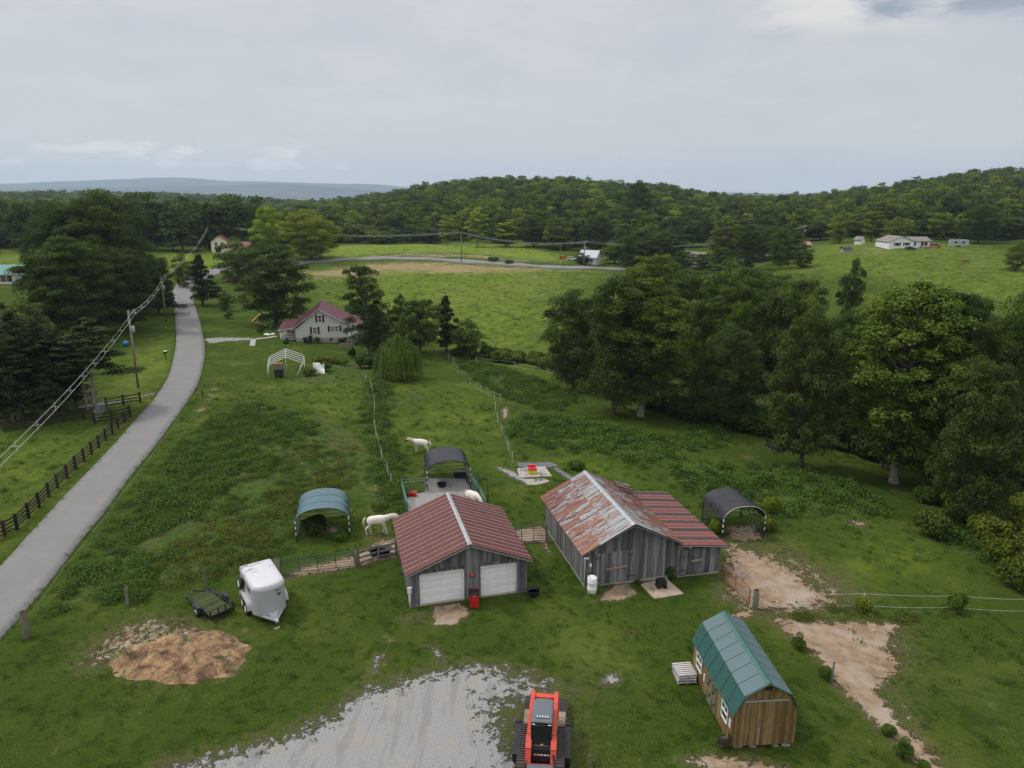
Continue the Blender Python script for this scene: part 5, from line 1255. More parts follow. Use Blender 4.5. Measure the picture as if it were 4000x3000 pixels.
roof_slab(HO, 'skirt_roof_panel', (HW-0.55, 3.45), (HW+3.0, 2.72), -0.45, HL+0.4, RM)
roof_slab(HO, 'porch_roof_panel', (-0.3, 2.62), (-3.3, 2.12), 0.9, HL+0.2, RM)
for a, c in (((HRX, HR), (-0.95, 2.12)), ((HRX, HR), (HW-0.5, 3.28)), ((HW-0.5, 3.28), (HW+3.0, 2.56))):
    b = MB(); b.bar((a[0], -0.46, a[1]+0.03), (c[0], -0.46, c[1]+0.03), 0.05, 0.19, upv=(0, 1, 0)); b.build('barge_board', M['white'], HO)
b = MB(); b.bar((-0.3, 0.88, 2.5), (-3.3, 0.88, 2.02), 0.05, 0.2, upv=(0, 1, 0)); b.build('barge_board', M['white'], HO)
# back addition on the right with the door, its steps and rails
b = MB(); b.prism([(HW+0.002, 0.2), (HW+2.6, 0.2), (HW+2.6, 2.72), (HW+0.002, 3.2)], 0.25, HL-1); b.build('side_wall', M['siding'], HO)
b = MB(); b.box((HW+0.85, 0.21, 1.85), (1.05, 0.08, 2.15)); dr = b.build('door', M['white'], HO); b = MB(); b.box((HW+0.85, 0.16, 2.3), (0.5, 0.03, 0.85)); b.build('door_pane', M['glass'], dr)
b = MB(); b.box((HW+0.85, 0.14, 2.3), (0.03, 0.02, 0.85)); b.box((HW+0.85, 0.14, 2.3), (0.5, 0.02, 0.03)); b.build('muntin', M['white'], dr)
ubox('landing', M['white_dull'], HO, (HW+0.9, -0.45, 0.82), (1.6, 1.3, 0.08))
for i in range(4): ubox('step', M['white_dull'], HO, (HW+1.1, -1.2-0.28*i, 0.66-0.19*i), (1.1, 0.28, 0.05))
for sx in (0.12, 1.68):
    b = MB()
    for yy in (-1.05, 0.1): b.box((HW+sx, yy, 0.9), (0.09, 0.09, 1.8))
    b.bar((HW+sx, -1.05, 1.75), (HW+sx, 0.1, 1.75), 0.07, 0.05); b.bar((HW+sx, -1.05, 1.05), (HW+sx, 0.1, 1.05), 0.05, 0.05)
    for k in range(7): b.box((HW+sx, -0.92+0.15*k, 1.4), (0.035, 0.035, 0.7))
    x2 = HW+(0.5 if sx < 1 else 1.68); b.bar((HW+sx, -1.05, 1.75), (x2, -2.2, 0.95), 0.07, 0.06); b.box((x2, -2.2, 0.45), (0.09, 0.09, 1.0))
    for k in range(6): b.box((HW+sx+(x2-HW-sx)*(k+0.5)/6, -1.05-1.15*(k+0.5)/6, 1.0-0.12*k), (0.035, 0.035, 0.7))
    b.build('stair_railing', M['white'], HO)
# front porch on the left
ubox('porch_floor', M['concrete'], HO, (-1.45, 4.6, 0.4), (2.9, 7.0, 0.5))
for x, y in ((-2.85, 1.2), (-0.1, 1.2), (-2.85, 4.5), (-2.85, 7.8)): ubox('porch_post', M['white'], HO, (x, y, 1.4), (0.16, 0.16, 1.75))
for (xa, ya, xb, yb) in ((-2.85, 1.2, -0.1, 1.2), (-2.85, 1.2, -2.85, 4.5)):
    b = MB(); b.bar((xa, ya, 1.45), (xb, yb, 1.45), 0.08, 0.06); b.bar((xa, ya, 0.8), (xb, yb, 0.8), 0.06, 0.05)
    for k in range(14): t = (k+0.5)/14; b.box((xa+(xb-xa)*t, ya+(yb-ya)*t, 1.12), (0.05, 0.05, 0.62))
    b.build('porch_railing', M['white'], HO)
b = MB(); b.prism([(-3.0, 2.0), (-0.2, 2.45), (-0.2, 2.3), (-3.0, 1.9)], 1.0, 1.1); b.build('porch_beam', M['white'], HO)
b = MB(); b.tube([(0.04, -0.1, 0.1), (0.04, -0.1, 2.1), (-0.7, -0.35, 2.25)], 0.06, 6); b.build('downspout', M['white'], HO)
for dx_, h_ in ((1.65, 1.05), (2.55, 1.35)):
    q = HO.matrix_basis @ Vector((dx_, -0.65, -0.1)); bn_ = MB(); bn_.box((0, 0, h_*0.46), (0.6, 0.65, h_*0.92), taper=(1.15, 1.15)); t_ = thing('wheeled_bin', 'shorter black bin against the farmhouse wall' if h_ < 1.2 else 'taller black bin against the farmhouse wall', 'bin', q, hyaw)
    bn_.build('body', M['black'], t_); l_ = MB(); l_.box((0, 0, h_*0.95), (0.72, 0.78, 0.07), taper=(0.85, 0.85)); l_.build('lid', M['blackm'], t_)
# ------------------------------------------------------------------ fences and gates
def dims_z(p): return Vector((p.x, p.y, tz(p.x, p.y)))
UPM = {}
def shared(name, mt, fn):
    k = (name, mt.name)
    if k not in UPM: b = MB(); fn(b); UPM[k] = b.mesh(name, mt, True)
    return UPM[k]
def post_mesh(mt, sq=True): return shared('post_sq' if sq else 'post_round', mt, (lambda b: b.box((0, 0, 0.5), (1, 1, 1))) if sq else (lambda b: b.tube([(0, 0, 0), (0, 0, 0.5), (0, 0, 1)], [0.5, 0.49, 0.46], 12)))
def rail_obj(parent, name, a, b_, wd, ht, mt):
    d = b_-a; L = d.length; z = d.normalized(); x = Vector((0, 0, 1)).cross(z).normalized(); y = z.cross(x)
    o = link(name, shared('rail_unit', mt, lambda q: q.box((0, 0, 0), (1, 1, 1))), parent); R = Matrix((x, y, z)).transposed().to_4x4(); R.translation = (a+b_)/2
    o.matrix_basis = R @ Matrix.Diagonal((wd, ht, L, 1)); return o
def board_fence(label, pts, h=1.35, rails=(0.35, 0.72, 1.12), pw=0.2, mt='fence_board', rh=0.13, name='board_fence', cat='fence'):
    P = [dims_z(p) for p in pts]; t = thing(name, label, cat, P[0]); O = P[0]
    for p in P: link('post', post_mesh(M[mt]), t, p-O-Vector((0, 0, 0.15)), (0, 0, 0.3), (pw, pw, h+0.15+0.03*random.random()))
    for a, b_ in zip(P, P[1:]):
        for r in rails: rail_obj(t, 'rail', a-O+Vector((0, 0, r)), b_-O+Vector((0, 0, r)), 0.05, rh, M[mt])
    return t
random.seed(6)
board_fence('long dark board fence running beside the left edge of the road', [G(*p) for p in [(-75,2150),(-30,2120),(20,2096),(68,2069),(113,2024),(154,1983),(192,1942),(226,1906),(263,1868),(296,1834),(329,1802),(359,1775),(387,1750),(414,1721),(440,1696),(462,1675),(487,1651),(510,1628)]], rails=(0.25, 0.55, 0.85, 1.15), rh=0.11)
board_fence('short dark board fence joining the roadside fence to the wire gate', [G(*p) for p in [(371,1657),(438,1648),(508,1627)]])
board_fence('dark board fence nearest the gravel track left of the road', [G(*p) for p in [(416,1594),(484,1583),(549,1572)]])
board_fence('dark board fence running left in front of the pines', [G(*p) for p in [(20,1688),(97,1674),(174,1664),(248,1651),(328,1639),(371,1640)]])
# leaning wire gate
def tube_gate(name, label, a, b_, h, mt, rails=6, vert=3, r=0.028, z0=0.12, lean=0.0, cat='gate', mesh=False):
    a = dims_z(a); b_ = dims_z(b_); d = b_-a; L = math.hypot(d.x, d.y); t = thing(name, label, cat, a, math.atan2(d.y, d.x)); sl = d.z
    def P(x, z): return Vector((x, lean*z, sl*x/L+z))
    f = MB(); f.tube([P(0, z0), P(0, h-0.08), P(0.08, h), P(L-0.08, h), P(L, h-0.08), P(L, z0), P(0, z0)], r*1.25, 7, caps=False); f.build('frame', M[mt], t)
    for i in range(1, rails-1):
        z = z0+(h-z0)*i/(rails-1); q = MB(); q.tube([P(0, z), P(L, z)], r*0.8, 6); q.build('rail', M[mt], t)
    for i in range(1, vert+1):
        x = L*i/(vert+1); q = MB(); q.bar(P(x, z0)-Vector((0, 0.02, 0)), P(x, h)-Vector((0, 0.02, 0)), 0.05, 0.02, upv=(0, 1, 0)); q.build('upright', M[mt], t)
    return t
tube_gate('wire_gate', 'grey wire gate leaning open between the two dark board fences', G(372, 1650), G(416, 1598), 1.35, 'galv', 9, 8, 0.012, 0.1)
def one_post(px, row, top, w_, label, mt='post', round_=True, name='fence_post', group=None, tilt=0.0):
    p = G(px, row); h = height_to(p, top); t = thing(name, label, 'post', p, 0, group)
    o = link('post_shaft', post_mesh(M[mt], not round_), t, (0, 0, -0.2), (0, tilt, 0), (w_, w_, h+0.2)); 
    c = MB(); c.tube([(0, 0, 0), (0, 0, 0.02)], [w_*0.46, w_*0.40], 10); c.build('post_top', M['fence_board'], t).location = (math.sin(tilt)*h, 0, h); return t
one_post(105, 2490, 2390, 0.36, 'thick round corner post beside the road at lower left')
one_post(1088, 2250, 2178, 0.36, 'thick round post at the left end of the green tube gate')
one_post(1396, 2212, 2141, 0.38, 'thick round post between the green tube gate and the rail fence')
one_post(2948, 2378, 2305, 0.34, 'thick round post at the corner of the dirt paddock near the shed')
one_post(498, 2368, 2292, 0.13, 'slim wooden post behind the manure heap', 'rail_grey', False, tilt=0.04)
one_post(805, 2300, 2222, 0.13, 'slim wooden post behind the flat trailer', 'rail_grey', False)
one_post(3248, 2668, 2588, 0.10, 'slim grey post beside the small bush right of the shed', 'rail_grey')
one_post(829, 1492, 1478, 0.22, 'stubby post by the road right verge near the carport', 'rail_grey'); one_post(792, 1555, 1520, 0.12, 'leaning short post below the stubby post on the road verge', 'fence_board')
tube_gate('tube_gate', 'green metal tube gate with ochre dirt behind it', G(1098, 2246), G(1384, 2216), 1.22, 'green_metal', 7, 3, 0.024)
board_fence('grey three rail fence between thick post and garage', [G(*p) for p in [(1400,2212),(1480,2186),(1548,2172)]], 1.15, (0.25, 0.62, 1.02), 0.11, 'rail_grey', 0.13, 'rail_fence')
tube_gate('tube_gate', 'green metal tube gate between the garage and the barn', G(1990, 2123), G(2132, 2116), 1.35, 'green_metal', 7, 2, 0.026)
one_post(2135, 2118, 2050, 0.16, 'square post where the gate meets the barn wall', 'rail_grey', False)
tube_gate('tube_gate', 'rusty red metal gate from the barn corner to the round post', G(2822, 2262), G(2925, 2366), 1.25, 'red_rust_gate', 7, 1, 0.028)
M['tape'] = plain('white_tape_dull', (0.42, 0.45, 0.42), 0.7)
def tape_fence(label, pts, h=1.2, wires=(0.55, 1.1), pr=0.035, mt='tape', wr=0.010, name='tape_fence', skip=()):
    P = [dims_z(G(*p) if isinstance(p, tuple) else p) for p in pts]; t = thing(name, label, 'fence', P[0]); O = P[0]; pm = post_mesh(M[mt], False)
    for i, p in enumerate(P): link('post', pm, t, p-O-Vector((0, 0, 0.1)), (0.05*math.sin(i*2.3), 0.05*math.cos(i*1.7), 0), (pr*2, pr*2, h+0.1))
    for z in wires:
        q = MB(); pts2 = []
        for a, b_ in zip(P, P[1:]):
            for k in range(4): 
                f = k/4; c = a.lerp(b_, f)-O; pts2.append(c+Vector((0, 0, z-0.10*math.sin(math.pi*f))))
        pts2.append(P[-1]-O+Vector((0, 0, z))); q.tube(pts2, wr, 4); q.build('tape', M['tape'], t)
    return t
tape_fence('white tape fence with plastic posts down the middle of the weedy pasture', [(1427,1494),(1448,1512),(1454,1535),(1463,1580),(1463,1612),(1464,1680),(1470,1708),(1490,1798),(1513,1856),(1531,1898)], wr=0.005, pr=0.035)
tape_fence('white tape fence curving down the slope right of the willow', [(1753,1410),(1770,1422),(1789,1455),(1836,1505),(1878,1535),(1932,1563),(1957,1572),(1934,1604),(1943,1650),(1962,1700),(1985,1762),(2000,1808)], wires=(0.5, 1.1), pr=0.03, wr=0.007)
tape_fence('white tape fence along the foot of the creek wood', [(1860,1420),(2010,1440),(2140,1465),(2400,1560),(2663,1602),(2822,1640),(2986,1682),(3151,1730),(3325,1770),(3420,1800)], wires=(0.5, 1.1), pr=0.04, wr=0.010)
tape_fence('white tape fence across the paddock right of the thick corner post', [(2960,2375),(3368,2378),(3735,2386),(4030,2400)], h=1.15, wires=(0.25, 1.1), wr=0.011, pr=0.04)
tape_fence('thin pale wire fence on the right verge of the road', [(777,1520),(702,1665),(626,1770),(563,1862),(472,1985),(380,2112),(262,2260),(118,2470)], h=1.1, wires=(1.0,), pr=0.03, wr=0.005, mt='post')
tape_fence('white wire fence on the far side of the distant road', [(840,1050),(1000,1026),(1150,1016),(1300,1004),(1450,996),(1567,998),(1593,998),(1750,1004),(1900,1012),(2050,1022),(2190,1032)], h=1.3, wires=(1.1,), pr=0.09, wr=0.03)

# ------------------------------------------------------------------ shelters and pen
def corral(parent, a, b_, h, mt, rails=6, vert=2, r=0.026, z0=0.1, name='corral_panel'):
    a = Vector(a); b_ = Vector(b_); q = MB(); up_ = Vector((0, 0, 1))
    q.tube([a+up_*z0, a+up_*h, b_+up_*h, b_+up_*z0, a+up_*z0], r*1.2, 6, caps=False); p = q.build(name, M[mt], parent)
    for i in range(1, rails-1): rail_obj(p, 'rail', a+up_*(z0+(h-z0)*i/(rails-1)), b_+up_*(z0+(h-z0)*i/(rails-1)), r*1.7, r*1.7, M[mt])
    for i in range(1, vert+1):
        c = a.lerp(b_, i/(vert+1)); rail_obj(p, 'upright', c+up_*z0, c+up_*h, r*2.2, r*1.2, M[mt])
    return p
def shelter(label, org, rz, w_, d_, eave, apex, tarp, metal, bows=4, trim=None, tags=True, backlight=False, panels=('left', 'right', 'back')):
    t = thing('canopy_shelter', label, 'shelter', org, rz)
    def arc(y, lift=0.0):
        out = []
        for i in range(17):
            u = -1+2*i/16; x = w_/2+u*w_/2*(1.0 if abs(u) < 1 else 1); z = eave+(apex-eave)*(1-abs(u)**2.6)**0.75; out.append(Vector((x+u*lift, y, z+lift)))
        return out
    b = MB(); ny = 12; rows = []
    for j in range(ny+1):
        y = d_*j/ny; sag = 0.035*abs(math.sin(math.pi*bows*j/ny/1.0*1.0)) ; row = arc(y, 0.04-sag); row[0] += Vector((0, 0, -0.18)); row[-1] += Vector((0, 0, -0.18)); rows.append(row)
    b.grid(rows, 0, True); rows2 = [[p-Vector((0, 0, 0.012)) for p in r_] for r_ in rows]; b.grid([list(reversed(r_)) for r_ in rows2], 0, True); me = b.mesh('tarp_roof', M[tarp]); link('tarp_roof', me, t)
    for j in range(bows):
        q = MB(); q.tube(arc(d_*j/(bows-1)*0.98+0.03), 0.028, 6); q.build('bow', M[metal], t)
    if trim: q = MB(); q.tube(arc(-0.01, 0.045), 0.03, 6); q.build('trim_edge', M[trim], t)
    for x in (0, w_):
        for y in (0.03, d_-0.03): link('leg', post_mesh(M[metal], False), t, (x, y, -0.1), None, (0.07, 0.07, eave+0.1))
    hh = eave*0.92
    if 'left' in panels: corral(t, (0, 0, 0), (0, d_, 0), hh, metal)
    if 'right' in panels: corral(t, (w_, 0, 0), (w_, d_, 0), hh, metal)
    if 'back' in panels: corral(t, (0, d_, 0), (w_, d_, 0), hh, metal)
    if tags:
        rg = random.Random(3)
        for x in (-0.02, w_+0.02):
            for k in range(3):
                q = MB(); z = eave*(0.95-0.25*k-0.05*rg.random()); q.box((x, 0.0, z), (0.07, 0.06, 0.16+0.1*rg.random())); q.build('strap', M['white'], t)
    return t
M['tarp_blue'] = plain('teal_tarp', (0.075, 0.135, 0.160), 0.45, var=0.1, scale=1.2, dirt=(0.085, 0.135, 0.15))
M['tarp_black'] = plain('black_tarp', (0.020, 0.021, 0.025), 0.5, var=0.15, scale=1.5)
p0 = G(1160, 2122); p1 = G(1364, 2092)
SB1 = shelter('teal blue tarp shelter with green panels in the weedy pasture', p0, math.atan2(p1.y-p0.y, p1.x-p0.x)-math.radians(7), (p1-p0).length*1.0, 3.9, 1.80, 2.62, 'tarp_blue', 'blackm')
p0 = G(1671, 1917); p1 = G(1836, 1903)
SB2 = shelter('black tarp shelter standing over the back of the gravel pen', p0, math.atan2(p1.y-p0.y, p1.x-p0.x)-math.radians(2), (p1-p0).length, 3.7, 1.85, 2.65, 'tarp_black', 'blackm')
p0 = G(2814, 2081); p1 = G(2975, 2062)
SB3 = shelter('black tarp shelter right of the barn, overgrown with vines', dims_z(Vector((16.15, 50.7, 0))), math.radians(10), 3.4, 3.7, 1.75, 2.62, 'tarp_black', 'blackm', trim='galv')
def pen_panel(label, a, b_, h=1.45, mt='green_metal'):
    a = dims_z(a); b_ = dims_z(b_); t = thing('pen_panel', label, 'fence panel', a); d = b_-a
    q = MB(); r = 0.028; up_ = Vector((0, 0, 1)); z0 = Vector()
    q.tube([up_*0.08, up_*h, d+up_*h, d+up_*0.08, up_*0.08], r, 6, caps=False); q.build('frame', M[mt], t)
    for i in range(1, 6): rail_obj(t, 'rail', up_*(0.08+(h-0.08)*i/6), d+up_*(0.08+(h-0.08)*i/6), 0.04, 0.04, M['green_rail' if i > 3 else mt])
    for f in (0.33, 0.66): rail_obj(t, 'upright', d*f+up_*0.08, d*f+up_*h, 0.05, 0.03, M[mt])
pen_panel('green pen panel at the back left between shelter and corner', G(1572, 1925), G(1668, 1918))
pen_panel('green pen panel on the left side beside the red buckets', G(1570, 1928), G(1592, 2010))
pen_panel('green pen panel leading from the black shelter toward the camera', G(1838, 1905), G(1868, 1950), 1.6)
pen_panel('green pen panel beside the third white horse', G(1870, 1952), G(1898, 2010), 1.6)
t = thing('gate_arch', 'tall narrow green gate frame standing up behind the pen panels', 'gate', G(1873, 1950)); q = MB(); q.tube([(0, 0, 0), (0, 0, 2.3), (0.75, -0.6, 2.15), (0.75, -0.6, 0)], 0.04, 6); q.build('frame', M['green_metal'], t)

# carport frame, white
fl = G(1049, 1474); fr_ = G(1192, 1470); cw_ = (fr_-fl).length
CP = thing('carport_frame', 'bare white tube frame of a carport on the farmhouse lawn', 'frame', fl, math.atan2(fr_.y-fl.y, fr_.x-fl.x))
for j in range(5):
    y = j*1.45; b = MB(); h0 = height_to(fl, 1432); pts = [(0, y, h0-0.0), (0.25, y, h0+0.28), (cw_*0.5, y, h0+0.28+0.95), (cw_-0.25, y, h0+0.28), (cw_, y, h0)]; b.tube(pts, 0.055, 6); b.build('rib', M['white_dull'], CP)
for y in (0, 1.45*2, 1.45*4): 
    for x in (0, cw_):
        b = MB()
        if x > 0 and y == 0: b.tube([(x-0.25, 0, h0+0.2), (x-1.1, -0.3, 0)], 0.055, 6)
        else: b.tube([(x, y, h0), (x, y, -0.1)], 0.055, 6)
        b.build('leg', M['white_dull'], CP)
b = MB(); b.tube([(cw_*0.5, 0, h0+1.2), (cw_*0.52, 0, -0.1)], 0.045, 6); b.build('prop_pole', M['galv'], CP)
for x, z in ((0, h0), (cw_, h0), (cw_*0.5, h0+1.23)): b = MB(); b.tube([(x, 0, z), (x, 5.8, z)], 0.04, 5); b.build('purlin', M['white_dull'], CP)
q = G(1091, 1474); t = thing('tool_cabinet', 'grey cabinet with a black lower half and orange lid under the carport frame', 'cabinet', q, 0.05)
b = MB(); b.box((0, 0, 0.6), (1.15, 0.7, 1.2)); b.build('lower_box', M['black'], t); b = MB(); b.box((0, 0, 1.6), (1.1, 0.65, 0.8)); b.build('upper_box', M['rail_grey'], t); b = MB(); b.box((0, 0, 2.04), (1.2, 0.75, 0.08)); b.build('lid', plain('orange_lid', (0.35, 0.09, 0.03)), t)

# ------------------------------------------------------------------ small yard things
def bucket(label, p, r, h, mt, group=None, name='bucket', oval=1.0, rz=0):
    t = thing(name, label, name.replace('_', ' '), p, rz, group); b = MB()
    b.lathe([(r*0.78, 0), (r*0.90, h*0.6), (r, h), (r*1.05, h), (r*1.05, h-0.04), (r*0.97, h-0.045), (r*0.93, h-0.05), (r*0.85, h*0.35), (0.001, h*0.33)], (0, 0, 0), 22); o = b.build('tub', M[mt], t); o.scale = (oval, 1, 1)
    b = MB(); b.lathe([(0.001, 0), (r*0.88, 0)], (0, 0, h*0.55), 20); o = b.build('water', M['glass'] if mt == 'black' else M[mt], t); o.scale = (oval, 1, 1); return t
bucket('round black rubber tub in the grass between garage and barn', G(2084, 2325), 0.42, 0.42, 'black', name='rubber_tub')
bucket('round black tub in the middle of the gravel pen', G(1726, 1900), 0.42, 0.32, 'black', name='rubber_tub')
bucket('oval black trough behind the grey rail fence', G(1485, 2168), 0.55, 0.5, 'black', name='water_trough', oval=1.5, rz=0.2)
bucket('left one of the two red buckets in the pen', G(1600, 1938), 0.24, 0.36, 'red_plastic', 'red buckets in the pen'); bucket('right one of the two red buckets in the pen', G(1618, 1938), 0.24, 0.36, 'red_plastic', 'red buckets in the pen')
q = G(1797, 1868); t = thing('feed_trough', 'black trough in the back corner of the black shelter over the pen', 'trough', q); b = MB(); b.box((0, 0.2, 0.3), (1.1, 0.5, 0.55), taper=(1.1, 1.15)); b.build('tub', M['black'], t); b = MB(); b.box((0, 0.2, 0.59), (1.0, 0.4, 0.02)); b.build('rim', M['blackm'], t)
# red bin
q = G(1852, 2368); t = thing('wheeled_bin', 'red wheeled trash bin with a black lid in front of the garage', 'bin', q, math.radians(6))
b = MB(); b.box((0, 0, 0.52), (0.54, 0.60, 0.90), taper=(1.18, 1.15)); b.box((0, -0.34, 0.92), (0.66, 0.05, 0.10)); b.box((0, -0.345, 0.62), (0.40, 0.04, 0.09)); b.box((-0.12, -0.335, 0.38), (0.04, 0.04, 0.40)); b.box((0.12, -0.335, 0.38), (0.04, 0.04, 0.40)); b.build('body', M['red_plastic'], t)
b = MB(); b.box((0, 0, 1.0), (0.68, 0.74, 0.05)); b.box((0, 0, 1.05), (0.52, 0.58, 0.06), taper=(0.8, 0.85)); b.build('lid', M['black'], t)
b = MB(); b.box((0, 0.38, 1.02), (0.55, 0.05, 0.05)); b.build('handle', M['red_plastic'], t)
for s in (-1, 1): b = MB(); b.tube([(s*0.24, 0.30, 0.12), (s*0.30, 0.30, 0.12)], 0.12, 14); b.build('wheel', M['black'], t)
b = MB(); b.box((0, -0.375, 0.92), (0.10, 0.012, 0.05)); b.build('sticker', M['white'], t)
# white barrel
q = G(2312, 2313); t = thing('barrel', 'white plastic barrel at the front corner of the barn', 'barrel', q); b = MB(); b.lathe([(0.29, 0), (0.315, 0.03), (0.315, 0.28), (0.325, 0.30), (0.315, 0.32), (0.315, 0.75), (0.325, 0.77), (0.315, 0.79), (0.315, 1.05), (0.30, 1.1), (0.27, 1.1), (0.265, 1.07), (0.001, 1.07)], (0, 0, 0), 26); b.build('drum', M['white'], t)
for a in (0.6, 3.7): b = MB(); b.lathe([(0.035, 0), (0.035, 0.035), (0.001, 0.035)], (0.18*math.cos(a), 0.18*math.sin(a), 1.07), 10); b.build('bung', M['white_dull'], t)
# slab and black mounting step in front of the barn
q = [G(*p) for p in [(2500,2284),(2603,2262),(2670,2322),(2556,2342)]]; b = MB(); b.v = [(p.x, p.y, p.z+z) for z in (-0.12, 0.07) for p in q]; b.f = [(3, 2, 1, 0), (4, 5, 6, 7)]+[(i, (i+1) % 4, 4+(i+1) % 4, 4+i) for i in range(4)]; b.m = [0]*6; b.sm = [False]*6
o = b.build('concrete_slab', M['slab']); tag(o, 'stained concrete slab in front of the lean-to wall', 'slab')
q = G(2582, 2296); q.z += 0.07; t = thing('mounting_block', 'small black plastic mounting block standing on the concrete slab', 'step', q, 0.15)
b = MB(); b.prism([(-0.33, 0), (-0.17, 0), (-0.15, 0.3), (0.15, 0.3), (0.17, 0), (0.33, 0), (0.27, 0.5), (-0.27, 0.5)], -0.3, 0.3); b.build('body', M['black'], t); b = MB(); b.box((0, 0, 0.52), (0.56, 0.56, 0.04)); b.build('tread', M['blackm'], t)
# slabs by the red and yellow box
def flat_slab(name, label, px, mt, z=0.05):
    q = [G(*p) for p in px]; n = len(q); b = MB(); b.v = [(p.x, p.y, p.z+zz) for zz in (-0.12, z) for p in q]; b.f = [tuple(reversed(range(n))), tuple(range(n, 2*n))]+[(i, (i+1) % n, n+(i+1) % n, n+i) for i in range(n)]; b.m = [0]*(n+2); b.sm = [False]*(n+2)
    return tag(b.build(name, M[mt]), label, 'slab')
M['rail_pale'] = plain('pale_pallet', (0.50, 0.46, 0.44), 0.8, var=0.2)
M['moss'] = wood('mossy_plank', (0.022, 0.026, 0.010), (0.045, 0.062, 0.018), (0.085, 0.100, 0.030), stretch=(1.5, 1.5, 1.5))
M['mat_dark'] = plain('dark_stall_mat', (0.12, 0.12, 0.128), 0.85, var=0.15)
flat_slab('concrete_slab', 'square concrete slab under the red and yellow box', [(2028,1868),(2020,1832),(2128,1824),(2156,1862)], 'concrete', 0.08)
flat_slab('concrete_slab', 'low broken concrete slab nearest the barn roof behind the garage', [(2060,1896),(2048,1874),(2120,1868),(2148,1880),(2110,1892)], 'concrete', 0.03)
flat_slab('rubber_mat', 'long dark rubber mat laid behind the square slab', [(2024,1826),(2020,1808),(2150,1806),(2182,1820),(2150,1826)], 'mat_dark', 0.04)
flat_slab('rubber_mat', 'dark rubber mat slanting down toward the barn roof', [(2160,1832),(2176,1826),(2242,1868),(2222,1874)], 'mat_dark', 0.04)
q = G(2080, 1852); q.z += 0.08; t = thing('salt_box', 'yellow box with a bright red top on the concrete slab', 'box', q, 0.1); b = MB(); b.box((0, 0, 0.22), (0.72, 0.6, 0.44), taper=(1.05, 1.05)); b.build('base', plain('yellow_plastic', (0.62, 0.45, 0.04), 0.45), t)
b = MB(); b.box((0, 0, 0.52), (0.78, 0.66, 0.14), taper=(0.95, 0.95)); b.box((-0.05, 0.2, 0.68), (0.66, 0.22, 0.22)); b.build('lid', plain('pinkish_red_plastic', (0.60, 0.03, 0.06), 0.4), t)
# pallets by the shed
PR = thing; pallets = []
for i in range(4):
    q = G(2668, 2590); t = thing('pallet', ['lowest whitish pallet in the stack beside the shed', 'second pallet from the ground in the stack beside the shed', 'third pallet from the ground in the stack beside the shed', 'topmost pallet of the stack beside the shed'][i], 'pallet', (9.38, 34.05+0.03*i, q.z+0.02+0.14*i), math.radians(4+2*i-3*(i % 2)), 'pallets stacked beside the shed')
    t.scale = (0.9, 0.9, 1)
    for k in range(7): ubox('deck_board', M['rail_pale'] if 'rail_pale' in M else M['galv'], t, (0, -0.55+k*0.183, 0.12), (1.15, 0.11, 0.02))
    for k in (-0.53, 0, 0.53): ubox('stringer', M['galv'], t, (k, 0, 0.06), (0.05, 1.2, 0.09))
# chair by the shed
q = G(2822, 2925); t = thing('garden_chair', 'brown barrel backed garden chair at the front corner of the shed', 'chair', q, math.radians(200))
b = MB(); b.box((0, 0, 0.42), (0.52, 0.5, 0.06)); b.build('seat', plain('brown_cushion', (0.085, 0.055, 0.045), 0.8), t)
b = MB(); n_ = 13; rows = [[(0.31*math.cos(a)*(1+0.08*z), 0.30*math.sin(a)*(1+0.08*z)+0.02, 0.42+z) for a in np.linspace(-0.2, math.pi+0.2, n_)] for z in (0.0, 0.2, 0.42)]; rows += [[(x*0.93, y*0.93, z) for x, y, z in r_] for r_ in reversed(rows)]; b.grid(rows, 0, True); b.build('backrest', M['fence_board'], t)
for x in (-0.2, 0.2):
    for y in (-0.2, 0.2): link('leg', post_mesh(M['blackm'], False), t, (x, y, 0), None, (0.04, 0.04, 0.42))
# mailbox
q = G(649, 1405); t = thing('mailbox', 'dark mailbox on a post at the left edge of the road', 'mailbox', q); link('post_shaft', post_mesh(M['fence_board']), t, (0, 0, -0.1), None, (0.1, 0.1, 1.1)); b = MB(); b.tube([(0, -0.35, 1.2), (0, 0.35, 1.2)], 0.18, 12); b.build('box', M['black'], t); b = MB(); b.box((0, 0, 1.4), (0.45, 0.5, 0.05)); b.build('sign_plate', M['white'], t)
q = G(492, 1352); t = thing('play_ball', 'bright blue plastic play ball on the grass left of the road', 'toy', q); b = MB(); b.lathe([(0.001, 0), (0.35, 0.1), (0.52, 0.4), (0.5, 0.65), (0.3, 0.88), (0.001, 0.95)], (0, 0, 0), 16); b.build('shell', plain('blue_plastic', (0.02, 0.20, 0.42), 0.35), t); b = MB(); b.lathe([(0.001, 0), (0.14, 0.0), (0.001, 0.05)], (0.05, 0, 0.93), 10); b.build('cap', M['white'], t)
